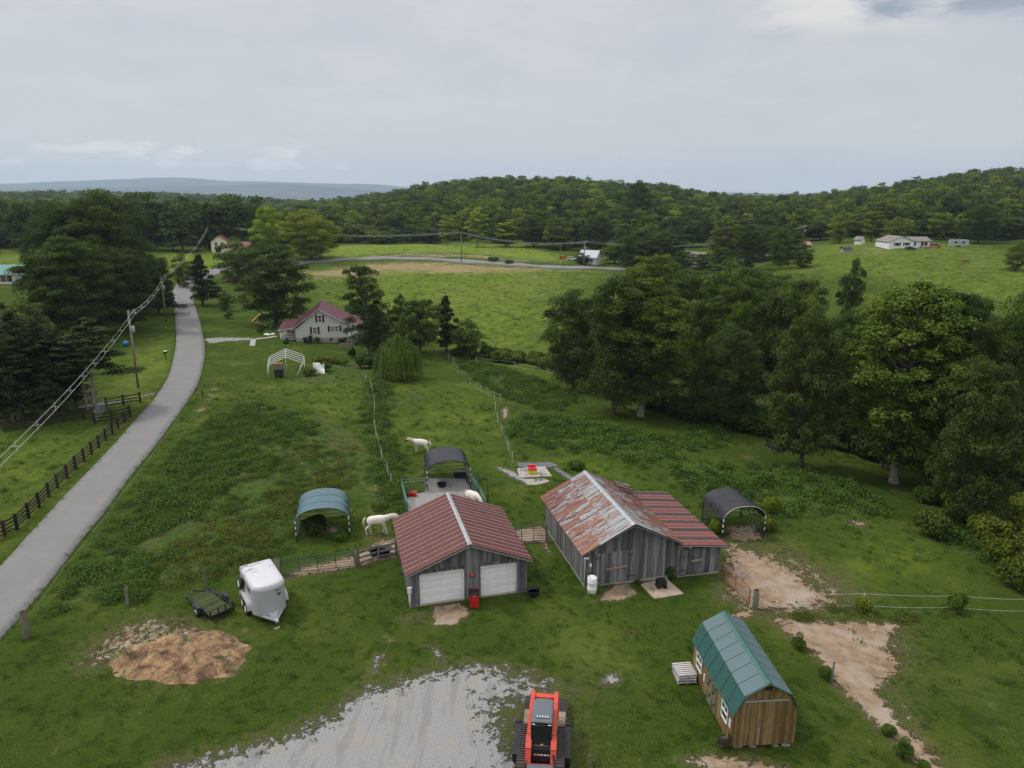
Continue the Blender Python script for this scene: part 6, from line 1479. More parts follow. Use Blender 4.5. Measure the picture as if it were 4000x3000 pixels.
# manure and straw heap
def heap():
    cx = G(775, 2590); rng = np.random.RandomState(2); n = 90; P = []
    ph = rng.rand(12)*6.28
    for j in range(n):
        row = []
        for i in range(n):
            u = -1+2*i/(n-1); v = -1+2*j/(n-1); x = cx.x-1.1+u*3.9; y = cx.y+0.5+v*2.6
            th0 = math.atan2(v, u); e = max(0, 1-(u*u*0.85+v*v*1.05)*(1.15+0.16*math.sin(3*th0+1)+0.10*math.sin(7*th0+2)+0.07*math.sin(13*th0))-0.05*math.sin(x*2.3)*math.sin(y*2.9))
            h = 0.95*e**0.7*(0.60+0.55*math.exp(-((u-0.38)**2+(v+0.30)**2)/0.12)+0.30*math.exp(-((u+0.35)**2+(v-0.4)**2)/0.1)) if e > 0 else -0.12
            h += (0.11*math.sin(x*3.1+ph[0])*math.sin(y*3.7+ph[1])+0.075*math.sin(x*7.3+ph[2]+y*2)*math.sin(y*8.1+ph[3])+0.045*math.sin(x*15+ph[4])*math.sin(y*17+x*3+ph[5])+0.03*rng.normal())*min(1, e*5)
            row.append((x, y, h-0.06))
        P.append(row)
    b = MB(); b.grid(P, 0, True)
    m, n_, bs = mat('manure'); co = n_.add('ShaderNodeTexCoord').outputs['Object']
    f = n_.noise(co, 1.0, 8, 0.7, 0.6); c = n_.ramp(f, [(0.36, (0.070, 0.040, 0.026)), (0.45, (0.200, 0.118, 0.066)), (0.52, (0.300, 0.188, 0.100)), (0.60, (0.41, 0.265, 0.125)), (0.72, (0.50, 0.37, 0.20))])
    c = n_.mix(n_.mr(n_.noise(co, 7, 4, 0.7), 0.55, 0.7, 0, 0.5), c, (0.075, 0.048, 0.032)); c = n_.mix(n_.mr(n_.noise(co, 0.55, 5, 0.65, 0.5), 0.56, 0.62, 0, 0.8), c, (0.052, 0.088, 0.030))
    n_.put(bs.inputs['Base Color'], c); bs.inputs['Roughness'].default_value = 0.95; bump(n_, bs, n_.noise(co, 3.5, 8, 0.75), 0.9, 0.16)
    me = b.mesh('manure_heap', m); o = link('manure_heap', me); tag(o, 'heap of brown manure and yellow straw on the lawn at lower left', 'heap')
    if o.data.polygons[100].normal.z < 0: o.data.flip_normals()
heap()

# ------------------------------------------------------------------ horse trailer
M['tr_white'] = plain('trailer_white', (0.37, 0.38, 0.40), 0.35, var=0.05, scale=1.0)
m_, n_, b_s = mat('trailer_roof'); co = n_.add('ShaderNodeTexCoord').outputs['Object']
msk = n_.math('MULTIPLY', n_.mr(n_.noise(n_.scale(co, (1, 3.5, 1)), 1.1, 7, 0.65, 0.6), 0.50, 0.62), 1.0); sepx = n_.add('ShaderNodeSeparateXYZ'); n_.put(sepx.inputs[0], co)
msk = n_.math('MULTIPLY', msk, n_.mr(sepx.outputs[1], 1.7, 2.3)); n_.put(b_s.inputs['Base Color'], n_.mix(n_.math('MULTIPLY', msk, 0.85), (0.53, 0.53, 0.55), (0.10, 0.09, 0.10))); b_s.inputs['Roughness'].default_value = 0.45; M['tr_roof'] = m_
tip = G(1078, 2450)
TA = math.radians(33)
ax = Vector((-math.sin(TA), math.cos(TA), 0)); cfr = tip+ax*0.9
cfr = cfr+Vector((0.15, -0.1, 0))
HT_ = thing('horse_trailer', 'white rounded horse trailer parked on the grass beside the manure heap', 'trailer', cfr, TA)
tw, tl, th_ = 1.86, 3.35, 2.28; z0 = 0.42
def plan(k=1.0, inset=0.0):
    out = []; w2 = tw/2*k-inset
    for i in range(15):
        a = math.pi+math.pi*i/14; out.append((w2*math.cos(a)*(abs(math.cos(a))**0.0 if abs(math.cos(a)) > 0.05 else 1), 0.72+0.72*math.sin(a)*(1-inset*0.55)))
    out = [(max(-w2, min(w2, x)), y) for x, y in out]; out += [(w2, tl-inset), (0, tl-inset), (-w2, tl-inset)]; return out
b = MB(); b.grid([[(x, y, z) for x, y in plan(1.0)] for z in (z0, 1.0, 1.98)], 0, True, close=True); b.build('body', M['tr_white'], HT_)
b = MB(); b.grid([[(x, y, z) for x, y in plan(1.0, ins)] for z, ins in ((1.98, -0.012), (2.06, -0.005), (2.17, 0.05), (2.24, 0.14), (2.28, 0.30), (2.30, 0.55))], 0, True, close=True)
top = plan(1.0, 0.55); b.quad([(x, y, 2.30) for x, y in top], 0, True); o = link('roof', b.mesh('roof', M['tr_roof'], True), HT_)
b = MB(); b.box((0, tl/2+0.35, z0-0.06), (tw, tl-0.7, 0.12)); b.bar((-0.75, 0.5, z0-0.02), (0, -0.72, z0-0.02), 0.09, 0.1); b.bar((0.75, 0.5, z0-0.02), (0, -0.72, z0-0.02), 0.09, 0.1); b.box((0, -0.76, z0+0.02), (0.14, 0.3, 0.1)); b.build('drawbar', M['tr_white'], HT_)
b = MB(); b.tube([(0.0, -0.5, 0.02), (0.0, -0.5, 0.85)], 0.035, 8); b.bar((0, -0.5, 0.85), (-0.2, -0.5, 0.85), 0.03, 0.03); b.build('jack', M['galv'], HT_)
b = MB(); b.quad([(-0.42, 0.1, z0), (0.42, 0.1, z0), (0.05, -0.6, z0+0.04), (-0.05, -0.6, z0+0.04)]); b.quad([(-0.36, 0.12, z0+0.16), (0.36, 0.12, z0+0.16), (0.05, -0.6, z0+0.05), (-0.05, -0.6, z0+0.05)]); b.build('nose_plate', M['tr_white'], HT_)
for s in (-1, 1):
    b = MB(); pr = [(s*(tw/2), 1.0), (s*(tw/2), 2.95)]; 
    rows = []
    for xx in (tw/2-0.01, tw/2+0.24): rows.append([(s*xx, 1.95+1.0*math.cos(a), 0.50+0.48*min(1, max(0, math.sin(a))*1.6)) for a in np.linspace(0, math.pi, 12)])
    b.grid(rows, 0, True); rows = [[(s*(tw/2+0.24), 1.95+1.0*math.cos(a), 0.50+0.48*min(1, max(0, math.sin(a))*1.6)) for a in np.linspace(0, math.pi, 12)], [(s*(tw/2+0.24), 1.95+0.93*math.cos(a), 0.45+0.40*min(1, max(0, math.sin(a))*1.6)) for a in np.linspace(0, math.pi, 12)]]; b.grid(rows, 0, True)
    b.build('fender', M['tr_white'], HT_)
    for y in (1.55, 2.35):
        q_ = MB(); q_.lathe([(0.001, 0), (0.19, 0), (0.20, -0.02), (0.33, -0.02), (0.35, 0.03), (0.35, 0.17), (0.33, 0.2), (0.001, 0.2)], (0, 0, 0), 22, R=Matrix.Rotation(-s*math.pi/2, 3, 'Y')); wh = q_.build('wheel', M['black'], HT_); wh.location = (s*(tw/2+0.22), y, 0.35)
        r_ = MB(); r_.lathe([(0.001, 0.03), (0.08, 0.035), (0.18, 0.01), (0.20, 0.025), (0.20, 0.0)], (0, 0, 0), 18, R=Matrix.Rotation(s*math.pi/2, 3, 'Y')); r_.build('rim', M['white'], wh)
q_ = MB(); q_.lathe([(0.001, 0), (0.33, 0), (0.35, 0.04), (0.35, 0.16), (0.33, 0.2), (0.001, 0.2)], (0, 0, 0), 22, R=Matrix.Rotation(-math.pi/2, 3, 'Y')); sp = q_.build('spare_wheel', M['black'], HT_); sp.location = (-tw/2-0.02, 2.85, 1.35)
r_ = MB(); r_.lathe([(0.001, 0.03), (0.18, 0.01), (0.20, 0.02), (0.20, 0.0)], (0, 0, 0), 18, R=Matrix.Rotation(-math.pi/2, 3, 'Y')); o = r_.build('rim', M['white'], sp); o.location = (-0.2, 0, 0)
for y in (0.95, 2.1):
    b = MB(); b.box((-tw/2-0.012, y+0.3, 1.62), (0.02, 0.5, 0.3)); b.build('side_window', M['glass'], HT_)
def text(parent, s, size, loc, rot, mt, name='lettering', ext=0.004):
    c = bpy.data.curves.new(name, 'FONT'); c.body = s; c.size = size; c.align_x = 'CENTER'; c.extrude = ext; o = bpy.data.objects.new(name+'_tmp', c); COL.objects.link(o)
    dg = bpy.context.evaluated_depsgraph_get(); me = bpy.data.meshes.new_from_object(o.evaluated_get(dg)); bpy.data.objects.remove(o); me.materials.clear(); me.materials.append(mt)
    return link(name, me, parent, loc, rot)
text(HT_, 'DELTA', 0.12, (0.42, -0.012+0.03, 1.82), (math.pi/2, 0, 0.16), M['blackm'])
b = MB(); 
for k in range(3): b.bar((0.33+0.05*k, 0.02, 1.58-0.05*k), (0.45, 0.025, 1.70-0.05*k), 0.02, 0.01, upv=(0, 1, 0)); b.bar((0.57-0.05*k, 0.03, 1.58-0.05*k), (0.45, 0.025, 1.70-0.05*k), 0.02, 0.01, upv=(0, 1, 0))
b.build('emblem', M['blackm'], HT_)
for px, rw in ((1083, 2462), (1079, 2467)): pass
q = G(1080, 2460); t = thing('wood_block', 'pale wooden block in the grass under the horse trailer hitch', 'block', q, 0.5); b = MB(); b.box((0, 0, 0.06), (0.3, 0.12, 0.12)); b.build('lower_piece', M['board_tan'], t); b = MB(); b.box((0.16, 0.1, 0.06), (0.14, 0.12, 0.1)); b.build('upper_piece', M['board_tan'], t)

HT_.scale = (1.08, 1.08, 1.08)
# ------------------------------------------------------------------ flat utility trailer with weeds
ca = G(800, 2440); q = [G(*p) for p in [(752, 2358), (838, 2322), (900, 2400), (806, 2444)]]
cc = (q[0]+q[1]+q[2]+q[3])/4; wv = q[1]-q[0]; uyaw = math.atan2(wv.y, wv.x)
UT = thing('utility_trailer', 'old black flat trailer with grass growing through its deck', 'trailer', (cc.x, cc.y, 0), uyaw); uw = wv.length*0.98; ul = ((q[3]-q[0]).length+(q[2]-q[1]).length)/2
for i in range(8): ubox('deck_plank', M['moss'] if 'moss' in M else M['fence_board'], UT, (0, -ul/2+ul*(i+0.5)/8, 0.44), (uw-0.12, ul/8-0.02, 0.04)).rotation_euler = (0, 0, 0)
for s in (-1, 1):
    b = MB(); b.bar((s*uw/2, -ul/2, 0.45), (s*uw/2, ul/2+0.5, 0.45), 0.07, 0.10); b.bar((s*uw/2, -ul/2, 0.62), (s*uw/2, ul/2, 0.62), 0.04, 0.04)
    for k in range(4): b.bar((s*uw/2, -ul/2+ul*k/3, 0.45), (s*uw/2, -ul/2+ul*k/3, 0.62), 0.05, 0.05)
    b.build('side_rail', M['blackm'], UT)
    w2 = MB(); w2.lathe([(0.001, -0.1), (0.2, -0.1), (0.30, -0.11), (0.33, -0.06), (0.33, 0.06), (0.30, 0.11), (0.2, 0.1), (0.001, 0.1)], (0, 0, 0), 20, R=Matrix.Rotation(math.pi/2, 3, 'Y')); wh = w2.build('wheel', M['black'], UT); wh.location = (s*(uw/2+0.2), -0.15, 0.33)
    r_ = MB(); r_.lathe([(0.001, 0.115), (0.17, 0.11), (0.18, 0.09)], (0, 0, 0), 16, R=Matrix.Rotation(s*math.pi/2, 3, 'Y')); r_.build('rim', M['galv'], wh)
    f = MB(); f.box((s*(uw/2+0.2), -0.15, 0.72), (0.26, 0.8, 0.04)); f.build('fender', M['blackm'], UT)
b = MB(); b.bar((-uw/2, -ul/2, 0.45), (uw/2, -ul/2, 0.45), 0.08, 0.1); b.bar((-uw/2, -ul/2, 0.85), (uw/2, -ul/2, 0.85), 0.05, 0.05)
for x in (-uw/2, -uw/6, uw/6, uw/2): b.bar((x, -ul/2, 0.2), (x, -ul/2, 0.85), 0.07, 0.06)
b.build('front_rail', M['blackm'], UT); b = MB(); b.bar((-uw/2+0.1, ul/2, 0.42), (0, ul/2+0.9, 0.4), 0.07, 0.08); b.bar((uw/2-0.1, ul/2, 0.42), (0, ul/2+0.9, 0.4), 0.07, 0.08); b.bar((-uw/2, ul/2, 0.42), (uw/2, ul/2, 0.42), 0.07, 0.08); b.build('rear_frame', M['blackm'], UT)

# ------------------------------------------------------------------ equipment trailer and track loader
M['orange'] = plain('red_orange_paint', (0.54, 0.066, 0.036), 0.5, var=0.12, scale=2, dirt=(0.36, 0.07, 0.045))
M['cabgrey'] = plain('cab_roof_grey', (0.115, 0.125, 0.145), 0.5, var=0.08)
M['mudtrack'] = plain('muddy_rubber', (0.055, 0.048, 0.045), 0.85, var=0.35, scale=3, dirt=(0.17, 0.125, 0.10))
M['plank'] = wood('deck_plank_wood', (0.14, 0.10, 0.07), (0.27, 0.20, 0.14), (0.38, 0.30, 0.22), stretch=(1.2, 1.2, 0.8))
LY = math.radians(-5.7)
ET = thing('equipment_trailer', 'black flatbed trailer with plank deck carrying the red track loader', 'trailer', (1.42, 28.35, 0), LY)
for i in range(8):
    ubox('deck_plank', M['plank'], ET, (-0.875+0.25*i, -0.4, 0.55), (0.24, 5.2, 0.05)).rotation_euler = (0, 0, 0)
for s in (-1, 1):
    b = MB(); b.box((s*1.03, -0.1, 0.50), (0.08, 6.0, 0.16)); b.build('side_beam', M['blackm'], ET)
    b = MB(); 
    prof = [(-1.05, 0.55), (-1.02, 0.86), (-0.85, 0.93), (0.85, 0.93), (1.02, 0.86), (1.05, 0.55)]
    for (y0, za), (y1, zb_) in zip(prof, prof[1:]): b.quad([(s*1.06, y0, za), (s*1.31, y0, za), (s*1.31, y1, zb_), (s*1.06, y1, zb_)]); b.quad([(s*1.06, y1, zb_-0.012), (s*1.31, y1, zb_-0.012), (s*1.31, y0, za-0.012), (s*1.06, y0, za-0.012)])
    b.build('fender', M['blackm'], ET)
    for y in (-0.48, 0.48):
        w2 = MB(); w2.lathe([(0.001, -0.1), (0.2, -0.1), (0.36, -0.11), (0.39, -0.06), (0.39, 0.06), (0.36, 0.11), (0.2, 0.1), (0.001, 0.1)], (0, 0, 0), 22, R=Matrix.Rotation(math.pi/2, 3, 'Y')); wh = w2.build('wheel', M['black'], ET); wh.location = (s*1.19, y, 0.39)
        r_ = MB(); r_.lathe([(0.001, 0.12), (0.2, 0.115), (0.21, 0.09)], (0, 0, 0), 16, R=Matrix.Rotation(s*math.pi/2, 3, 'Y')); r_.build('rim', M['galv'], wh)
    rp = MB(); x0 = s*0.80
    for sx in (-0.22, 0.22): rp.bar((x0+sx, 2.3, 0.52), (x0+sx, 3.6, 0.30), 0.05, 0.08)
    ra = rp.build('ramp', M['blackm'], ET)
    for k in range(9): y = 2.4+k*0.14; ubox('ramp_slat', M['mudtrack'], ra, (x0, y, 0.55-0.17*(k*0.14+0.1)/1.3), (0.44, 0.07, 0.05))
    for k in range(2): ubox('dovetail_plank', M['plank'], ET, (x0, 1.72+0.46*k-0.1, 0.585), (0.42, 0.42, 0.03))
    b = MB(); b.bar((s*1.07, 1.5, 0.55), (s*1.42, 1.35, 0.6), 0.09, 0.07); b.bar((s*1.42, 1.35, 0.6), (s*1.42, 1.2, 0.45), 0.06, 0.06); b.build('light_bracket', M['blackm'], ET)
b = MB(); b.bar((-0.95, -2.9, 0.45), (0, -4.6, 0.5), 0.10, 0.12); b.bar((0.95, -2.9, 0.45), (0, -4.6, 0.5), 0.10, 0.12); b.box((0, -3.1, 0.5), (2.0, 0.1, 0.14)); b.build('tongue', M['blackm'], ET)
TLp = thing('track_loader', 'red compact track loader with grey cab roof chained on the flatbed trailer', 'loader', (1.42, 28.35, 0.58), LY)
for s in (-1, 1):
    # rubber track: rounded loop with lugs
    loop = []; L2 = 1.05; yc = -0.70
    for a in np.linspace(-math.pi/2, math.pi/2, 8): loop.append((yc+L2+0.30*math.cos(a), 0.34+0.34*math.sin(a)))
    for a in np.linspace(math.pi/2, 3*math.pi/2, 8): loop.append((yc-L2+0.30*math.cos(a), 0.34+0.30*math.sin(a)))
    b = MB(); xs = (s*0.66, s*1.06); i0 = 0
    rows = [[(x, y, z) for y, z in loop] for x in xs]; b.grid(rows, 0, True, close=True); b.quad([(xs[0], y, z) for y, z in loop]); b.quad([(xs[1], y, z) for y, z in reversed(loop)])
    tk = b.build('track', M['mudtrack'], TLp)
    lug = MB(); lug.box((0, 0, 0), (0.40, 0.055, 0.05)); lm_ = shared('track_lug', M['mudtrack'], lambda q: q.box((0, 0, 0), (0.40, 0.055, 0.05)))
    pts = [Vector((0, y, z)) for y, z in loop]+[Vector((0, loop[0][0], loop[0][1]))]; acc = 0; nxt = 0.0
    for a, c in zip(pts, pts[1:]):
        L_ = (c-a).length; u = (c-a).normalized()
        while nxt <= acc+L_: 
            p = a+u*(nxt-acc); o = link('track_lug', lm_, tk, (s*0.86, p.y, p.z), (math.atan2(u.z, u.y), 0, 0)); nn = Vector((0, u.z, -u.y)); o.location += nn*0.025; nxt += 0.135
        acc += L_
    # lift arm
    b = MB(); arm = [(1.95, 1.02), (1.85, 1.42), (0.9, 1.48), (-0.95, 1.30), (-1.45, 1.0), (-1.75, 0.35)]
    for (y0, za), (y1, zb_) in zip(arm, arm[1:]): b.bar((s*0.56, y0, za), (s*0.56, y1, zb_), 0.15, 0.20 if y1 > -1.4 else 0.26, upv=(1, 0, 0))
    b.bar((s*0.56, 1.2, 0.4), (s*0.56, 1.75, 1.4), 0.12, 0.28, upv=(1, 0, 0)); b.build('lift_arm', M['orange'], TLp)
    b = MB(); b.tube([(s*0.42, 0.6, 0.75), (s*0.42, -0.9, 1.15)], 0.05, 8); b.build('cylinder', M['galv'], TLp)
    b = MB(); b.box((s*0.50, -1.12, 0.62), (0.22, 0.42, 0.50)); b.build('front_tower', M['orange'], TLp)
b = MB(); b.box((0, -0.15, 0.55), (1.22, 2.0, 0.55)); b.box((0, -1.66, 0.20), (1.24, 0.26, 0.26)); b.build('chassis', M['orange'], TLp)
b = MB(); b.box((0, 1.2, 0.95), (0.95, 1.1, 0.75)); b.box((0, 1.62, 1.2), (1.0, 0.28, 0.45)); b.build('engine_cover', M['orange'], TLp)
b = MB(); b.prism([(-0.46, 0.85), (0.46, 0.85), (0.48, 1.98), (-0.48, 1.98)], -1.12, 0.55); b.build('cab', M['blackm'], TLp)
b = MB(); rows = []
for z, ins in ((2.0, 0.0), (2.06, 0.0), (2.10, 0.06), (2.11, 0.16)): rows.append([(x, y, z) for x, y in ((-0.47+ins, -1.0+ins), (0.47-ins, -1.0+ins), (0.47-ins, 0.40-ins), (0.30-ins, 0.58-ins), (-0.30+ins, 0.58-ins), (-0.47+ins, 0.40-ins))])
b.grid(rows, 0, False, close=True); b.quad(rows[-1]); b.build('cab_roof', M['cabgrey'], TLp)
vf = MB(); vf.box((0.03, -0.72, 2.118), (0.60, 0.22, 0.03)); vt = vf.build('roof_vent', M['blackm'], TLp)
for k in range(5): ubox('vent_slot', M['galv'], vt, (-0.21+0.12*k, -0.72, 2.137), (0.085, 0.16, 0.012))
b = MB(); b.quad([(-0.36, -1.03, 1.90), (0.36, -1.03, 1.90), (0.38, -1.16, 0.98), (-0.38, -1.16, 0.98)][::-1]); b.build('windshield', M['glass'], TLp)
b = MB(); b.bar((-0.44, -1.02, 1.95), (-0.44, -1.18, 0.95), 0.07, 0.05, upv=(1, 0, 0)); b.bar((0.44, -1.02, 1.95), (0.44, -1.18, 0.95), 0.07, 0.05, upv=(1, 0, 0)); b.box((0, -1.03, 1.95), (0.9, 0.06, 0.06)); b.build('door_frame', M['blackm'], TLp)
for s in (-1, 1): b = MB(); b.box((s*0.36, -1.07, 1.97), (0.14, 0.03, 0.04)); b.build('work_light', M['white'], TLp)
b = MB(); b.prism([(-0.36, 0.10), (0.36, 0.10), (0.42, 0.35), (0.47, 0.98), (-0.47, 0.98), (-0.42, 0.35)], -1.44, -1.10); b.build('front_panel', M['blackm'], TLp)
for x, w_, k in ((-0.27, 0.06, 'white'), (-0.12, 0.13, 'decal'), (0.0, 0.05, 'white'), (0.07, 0.05, 'white'), (0.2, 0.12, 'white'), (0.34, 0.08, 'white')):
    if 'decal' not in M: M['decal'] = plain('yellow_decal', (0.62, 0.35, 0.03))
    b = MB(); b.box((x, -1.448, 0.72), (w_, 0.014, 0.07)); b.build('decal', M[k], TLp)
b = MB(); b.box((0.03, -1.18, 1.0), (0.12, 0.03, 0.1)); b.build('latch', M['decal'], TLp); b = MB(); b.box((0, -1.19, 0.985), (0.8, 0.02, 0.02)); b.build('seal_strip', M['plank'], TLp)
b = MB(); b.box((0, -1.95, 0.30), (1.15, 0.25, 0.5)); b.prism([(-0.62, 0.05), (0.62, 0.05), (0.55, 0.45), (-0.55, 0.45)], -2.5, -1.9); b.tube([(0.0, -2.55, 0.42), (0, -2.2, 0.5)], 0.1, 10); b.build('quick_coupler', M['cabgrey'], TLp)
for k in range(3): b = MB(); b.tube([(0.42+0.03*k, -0.95, 1.1), (0.5+0.04*k, -1.5, 0.95), (0.62+0.03*k, -1.9, 0.6), (0.5, -2.2, 0.35)], 0.018, 6); b.build('hose', M['black'], TLp)
# ------------------------------------------------------------------ utility poles and cables
def upole(label, px, row, top, arm=True, trans=True, rz=0.0, r=0.15):
    p = G(px, row); h = height_to(p, top); t = thing('utility_pole', label, 'utility pole', p, rz)
    b = MB(); b.tube([(0, 0, -0.5), (0, 0, h*0.5), (0, 0, h)], [r*1.15, r, r*0.75], 12); b.build('pole', M['pole'], t)
    if arm:
        b = MB(); b.bar((0, 0, h-0.35), (0.75, 0, h-0.10), 0.09, 0.09); b.bar((0, 0, h-0.9), (0.75, 0, h-0.10), 0.04, 0.04); b.build('bracket', M['galv'], t)
        for k, (x, z) in enumerate(((0.75, h-0.0), (0.95, h-0.35), (0.55, h-0.35))): b = MB(); b.lathe([(0.04, 0), (0.07, 0.05), (0.04, 0.1), (0.07, 0.15), (0.04, 0.2)], (x, 0, z-0.1), 8); b.build('insulator', M['white_dull'], t)
    if trans: b = MB(); b.lathe([(0.20, 0), (0.22, 0.05), (0.22, 0.75), (0.18, 0.82), (0.001, 0.84)], (0.36, -0.05, h-2.9), 14); b.box((0.15, -0.05, h-2.4), (0.2, 0.08, 0.5)); b.build('transformer', M['galv'], t)
    return p, h, t
PL = [upole('nearest leaning utility pole left of the road beside the pines', 541, 1515, 1212),
      upole('second utility pole standing at the road edge before the dark oaks', 650, 1258, 1075),
      upole('tall utility pole beside the cream house where the line turns', 820, 978, 876, r=0.18),
      upole('lone utility pole in the pasture on the near side of the far road', 1803, 1026, 908, arm=False, trans=False, r=0.16),
      upole('utility pole in front of the small white house by the far road', 2281, 1042, 941, r=0.2),
      upole('utility pole on the hill beside the rusty roofed shed', 3136, 956, 880, r=0.18)]
one_post(2189, 1012, 943, 0.25, 'thin pole standing among the dark trees left of the small white house', 'pole')
one_post(2294, 1060, 1030, 0.18, 'short yellow pole at the roadside below the small white house', 'decal')
def span(label, a, b_, sag, r=0.03, n=26, sp=True, spn=8):
    t = thing('power_cable', label, 'power cable', a); d = b_-a; side = Vector((-d.y, d.x, 0)).normalized(); L = d.length
    f = lambda k, off: d*k+off+Vector((0, 0, -4*sag*k*(1-k)))
    offs = [Vector((0, 0, 0.30)), side*0.25, -side*0.25, Vector((0, 0, -0.28))]
    for o in (offs if sp else offs[:1]+offs[3:]): b = MB(); b.tube([f(k/n, o) for k in range(n+1)], r, 5); b.build('wire', M['tape'] if sp else M['galv'], t)
    for k in range(1, spn):
        b = MB(); kk = (k)/spn
        wd_ = r*2.2; b.bar(f(kk, offs[0]*1.25), f(kk, offs[3]*1.25), wd_, wd_, upv=(1, 0, 0)); b.bar(f(kk, offs[1]*1.3), f(kk, offs[2]*1.3), wd_, wd_); b.build('spacer', M['white_dull'], t)
def ptop(i, dz=-0.3, dx=0.75):
    p, h, t = PL[i]; return p+Vector((dx, 0, h+dz))
nearp = GZ(-330, 2110, 9.4)
span('thick bundled power cable crossing the lower left corner of the view', nearp, ptop(0), 0.9, 0.008, spn=13)
span('bundled power cable from the nearest pole to the second pole', ptop(0), ptop(1), 0.8, 0.012, spn=6)
span('bundled power cable following the road from second pole to the cream house', ptop(1), ptop(2), 1.8, 0.013, spn=8)
span('power cable over the bright field from cream house to lone pole', ptop(2), ptop(3, 0.0, 0), 2.6, 0.022, spn=13)
span('power cable from the lone pole to the small white house pole', ptop(3, 0.0, 0), ptop(4), 2.0, 0.022, spn=8)
span('power cable rising over the wood to the hill pole', ptop(4), ptop(5), 4.5, 0.022, spn=11)

# ------------------------------------------------------------------ horses
def skin_mesh(name, verts, edges, rad, mt, sub=2):
    me = bpy.data.meshes.new(name); me.from_pydata(verts, edges, []); o = bpy.data.objects.new(name+'_tmp', me); COL.objects.link(o)
    md = o.modifiers.new('s', 'SKIN'); md.use_smooth_shade = True
    for i, r in enumerate(rad): me.skin_vertices[0].data[i].radius = r if hasattr(r, '__len__') else (r, r)
    me.skin_vertices[0].data[0].use_root = True; sb = o.modifiers.new('b', 'SUBSURF'); sb.levels = sub; sb.render_levels = sub
    dg = bpy.context.evaluated_depsgraph_get(); m2 = bpy.data.meshes.new_from_object(o.evaluated_get(dg)); bpy.data.objects.remove(o); m2.name = name; m2.materials.clear(); m2.materials.append(mt)
    m2.polygons.foreach_set('use_smooth', np.ones(len(m2.polygons), bool)); return m2
M['horse'] = plain('horse_coat', (0.66, 0.60, 0.53), 0.7, var=0.08, scale=2.0)
M['mane'] = plain('horse_mane', (0.58, 0.50, 0.38), 0.85, var=0.15, scale=5)
M['tail_tip'] = plain('tail_tip', (0.30, 0.17, 0.08), 0.85)
M['hoof'] = plain('hoof', (0.20, 0.16, 0.12), 0.7)
def horse(label, p, rz, s=1.0, pose='level', mask=False, stride=0.0):
    t = thing('horse', label, 'horse', p, rz); t.scale = (s, s, s)
    if pose == 'level': nk = [(0.98, 0, 1.42), (1.30, 0, 1.46), (1.46, 0, 1.44), (1.66, 0, 1.22), (1.82, 0, 1.04)]
    elif pose == 'low': nk = [(0.98, 0, 1.12), (1.22, 0, 0.90), (1.36, 0, 0.78), (1.50, 0, 0.52), (1.58, 0, 0.32)]
    else: nk = [(0.94, 0, 1.52), (1.16, 0, 1.74), (1.30, 0, 1.80), (1.52, 0, 1.60), (1.66, 0, 1.44)]
    V_ = [(-0.58, 0, 1.24), (-0.15, 0, 1.20), (0.32, 0, 1.19), (0.62, 0, 1.27)]+nk; R_l = [(0.31, 0.33), (0.31, 0.33), (0.29, 0.34), (0.21, 0.28), (0.13, 0.21), (0.09, 0.145), (0.10, 0.125), (0.075, 0.095), (0.055, 0.06)]
    E_ = [(0, 1), (1, 2), (2, 3), (3, 4), (4, 5), (5, 6), (6, 7), (7, 8)]; V_.insert(9, (-0.80, 0, 1.28)); R_l.append((0.17, 0.2)); E_.append((0, 9))
    for sd in (-1, 1):
        a = stride*sd; i = len(V_)
        V_ += [(-0.58, sd*0.15, 1.00), (-0.50+a*0.4, sd*0.17, 0.80), (-0.80+a, sd*0.16, 0.52), (-0.74+a*1.3, sd*0.16, 0.16), (-0.68+a*1.3, sd*0.16, 0.03)]; R_l += [0.20, 0.145, 0.075, 0.052, 0.07]; E_ += [(0, i), (i, i+1), (i+1, i+2), (i+2, i+3), (i+3, i+4)]
        i = len(V_); a = -stride*sd
        V_ += [(0.46, sd*0.14, 1.00), (0.44+a*0.3, sd*0.15, 0.78), (0.50+a, sd*0.15, 0.46), (0.49+a*1.4, sd*0.15, 0.14), (0.54+a*1.4, sd*0.15, 0.03)]; R_l += [0.17, 0.105, 0.068, 0.05, 0.066]; E_ += [(2, i), (i, i+1), (i+1, i+2), (i+2, i+3), (i+3, i+4)]
        for k in range(4): pass
    for sd in (-1, 1):
        e = Vector(nk[2]); i = len(V_); V_.append((e.x-0.02, sd*0.07, e.z+0.17)); R_l.append(0.022); E_.append((6, i))
    link('body', skin_mesh('horse_body', V_, E_, R_l, M['horse']), t)
    b = MB(); b.tube([(-0.90, 0, 1.36), (-1.02, 0, 1.22), (-1.06, 0, 0.95), (-1.05, 0.02, 0.7)], [0.05, 0.085, 0.10, 0.085], 9); b.build('tail', M['mane'], t); b = MB(); b.tube([(-1.05, 0.02, 0.72), (-1.04, 0.02, 0.5), (-1.02, 0.02, 0.3)], [0.085, 0.07, 0.02], 9); b.build('tail_tip', M['tail_tip'], t)
    b = MB(); pts = [Vector((0.60, 0.03, 1.50))]+[Vector(q)+Vector((-0.04, 0.03, 0.16)) for q in nk[:3]]; b.tube(pts, [0.04, 0.06, 0.06, 0.04], 6); b.build('mane', M['mane'], t)
    h = Vector(nk[2]); n2 = Vector(nk[4]); 
    for sd in (-1, 1): b = MB(); c = h.lerp(n2, 0.35); b.lathe([(0.001, -0.02), (0.02, 0), (0.001, 0.02)], (c.x+0.02, sd*0.085, c.z+0.03), 8); b.build('eye', M['black'], t)
    if mask: b = MB(); b.tube([h.lerp(n2, 0.05), h.lerp(n2, 0.4), h.lerp(n2, 0.8)], [0.15, 0.135, 0.10], 10); b.build('fly_mask', plain('brown_mask', (0.10, 0.035, 0.03)), t)
    return t
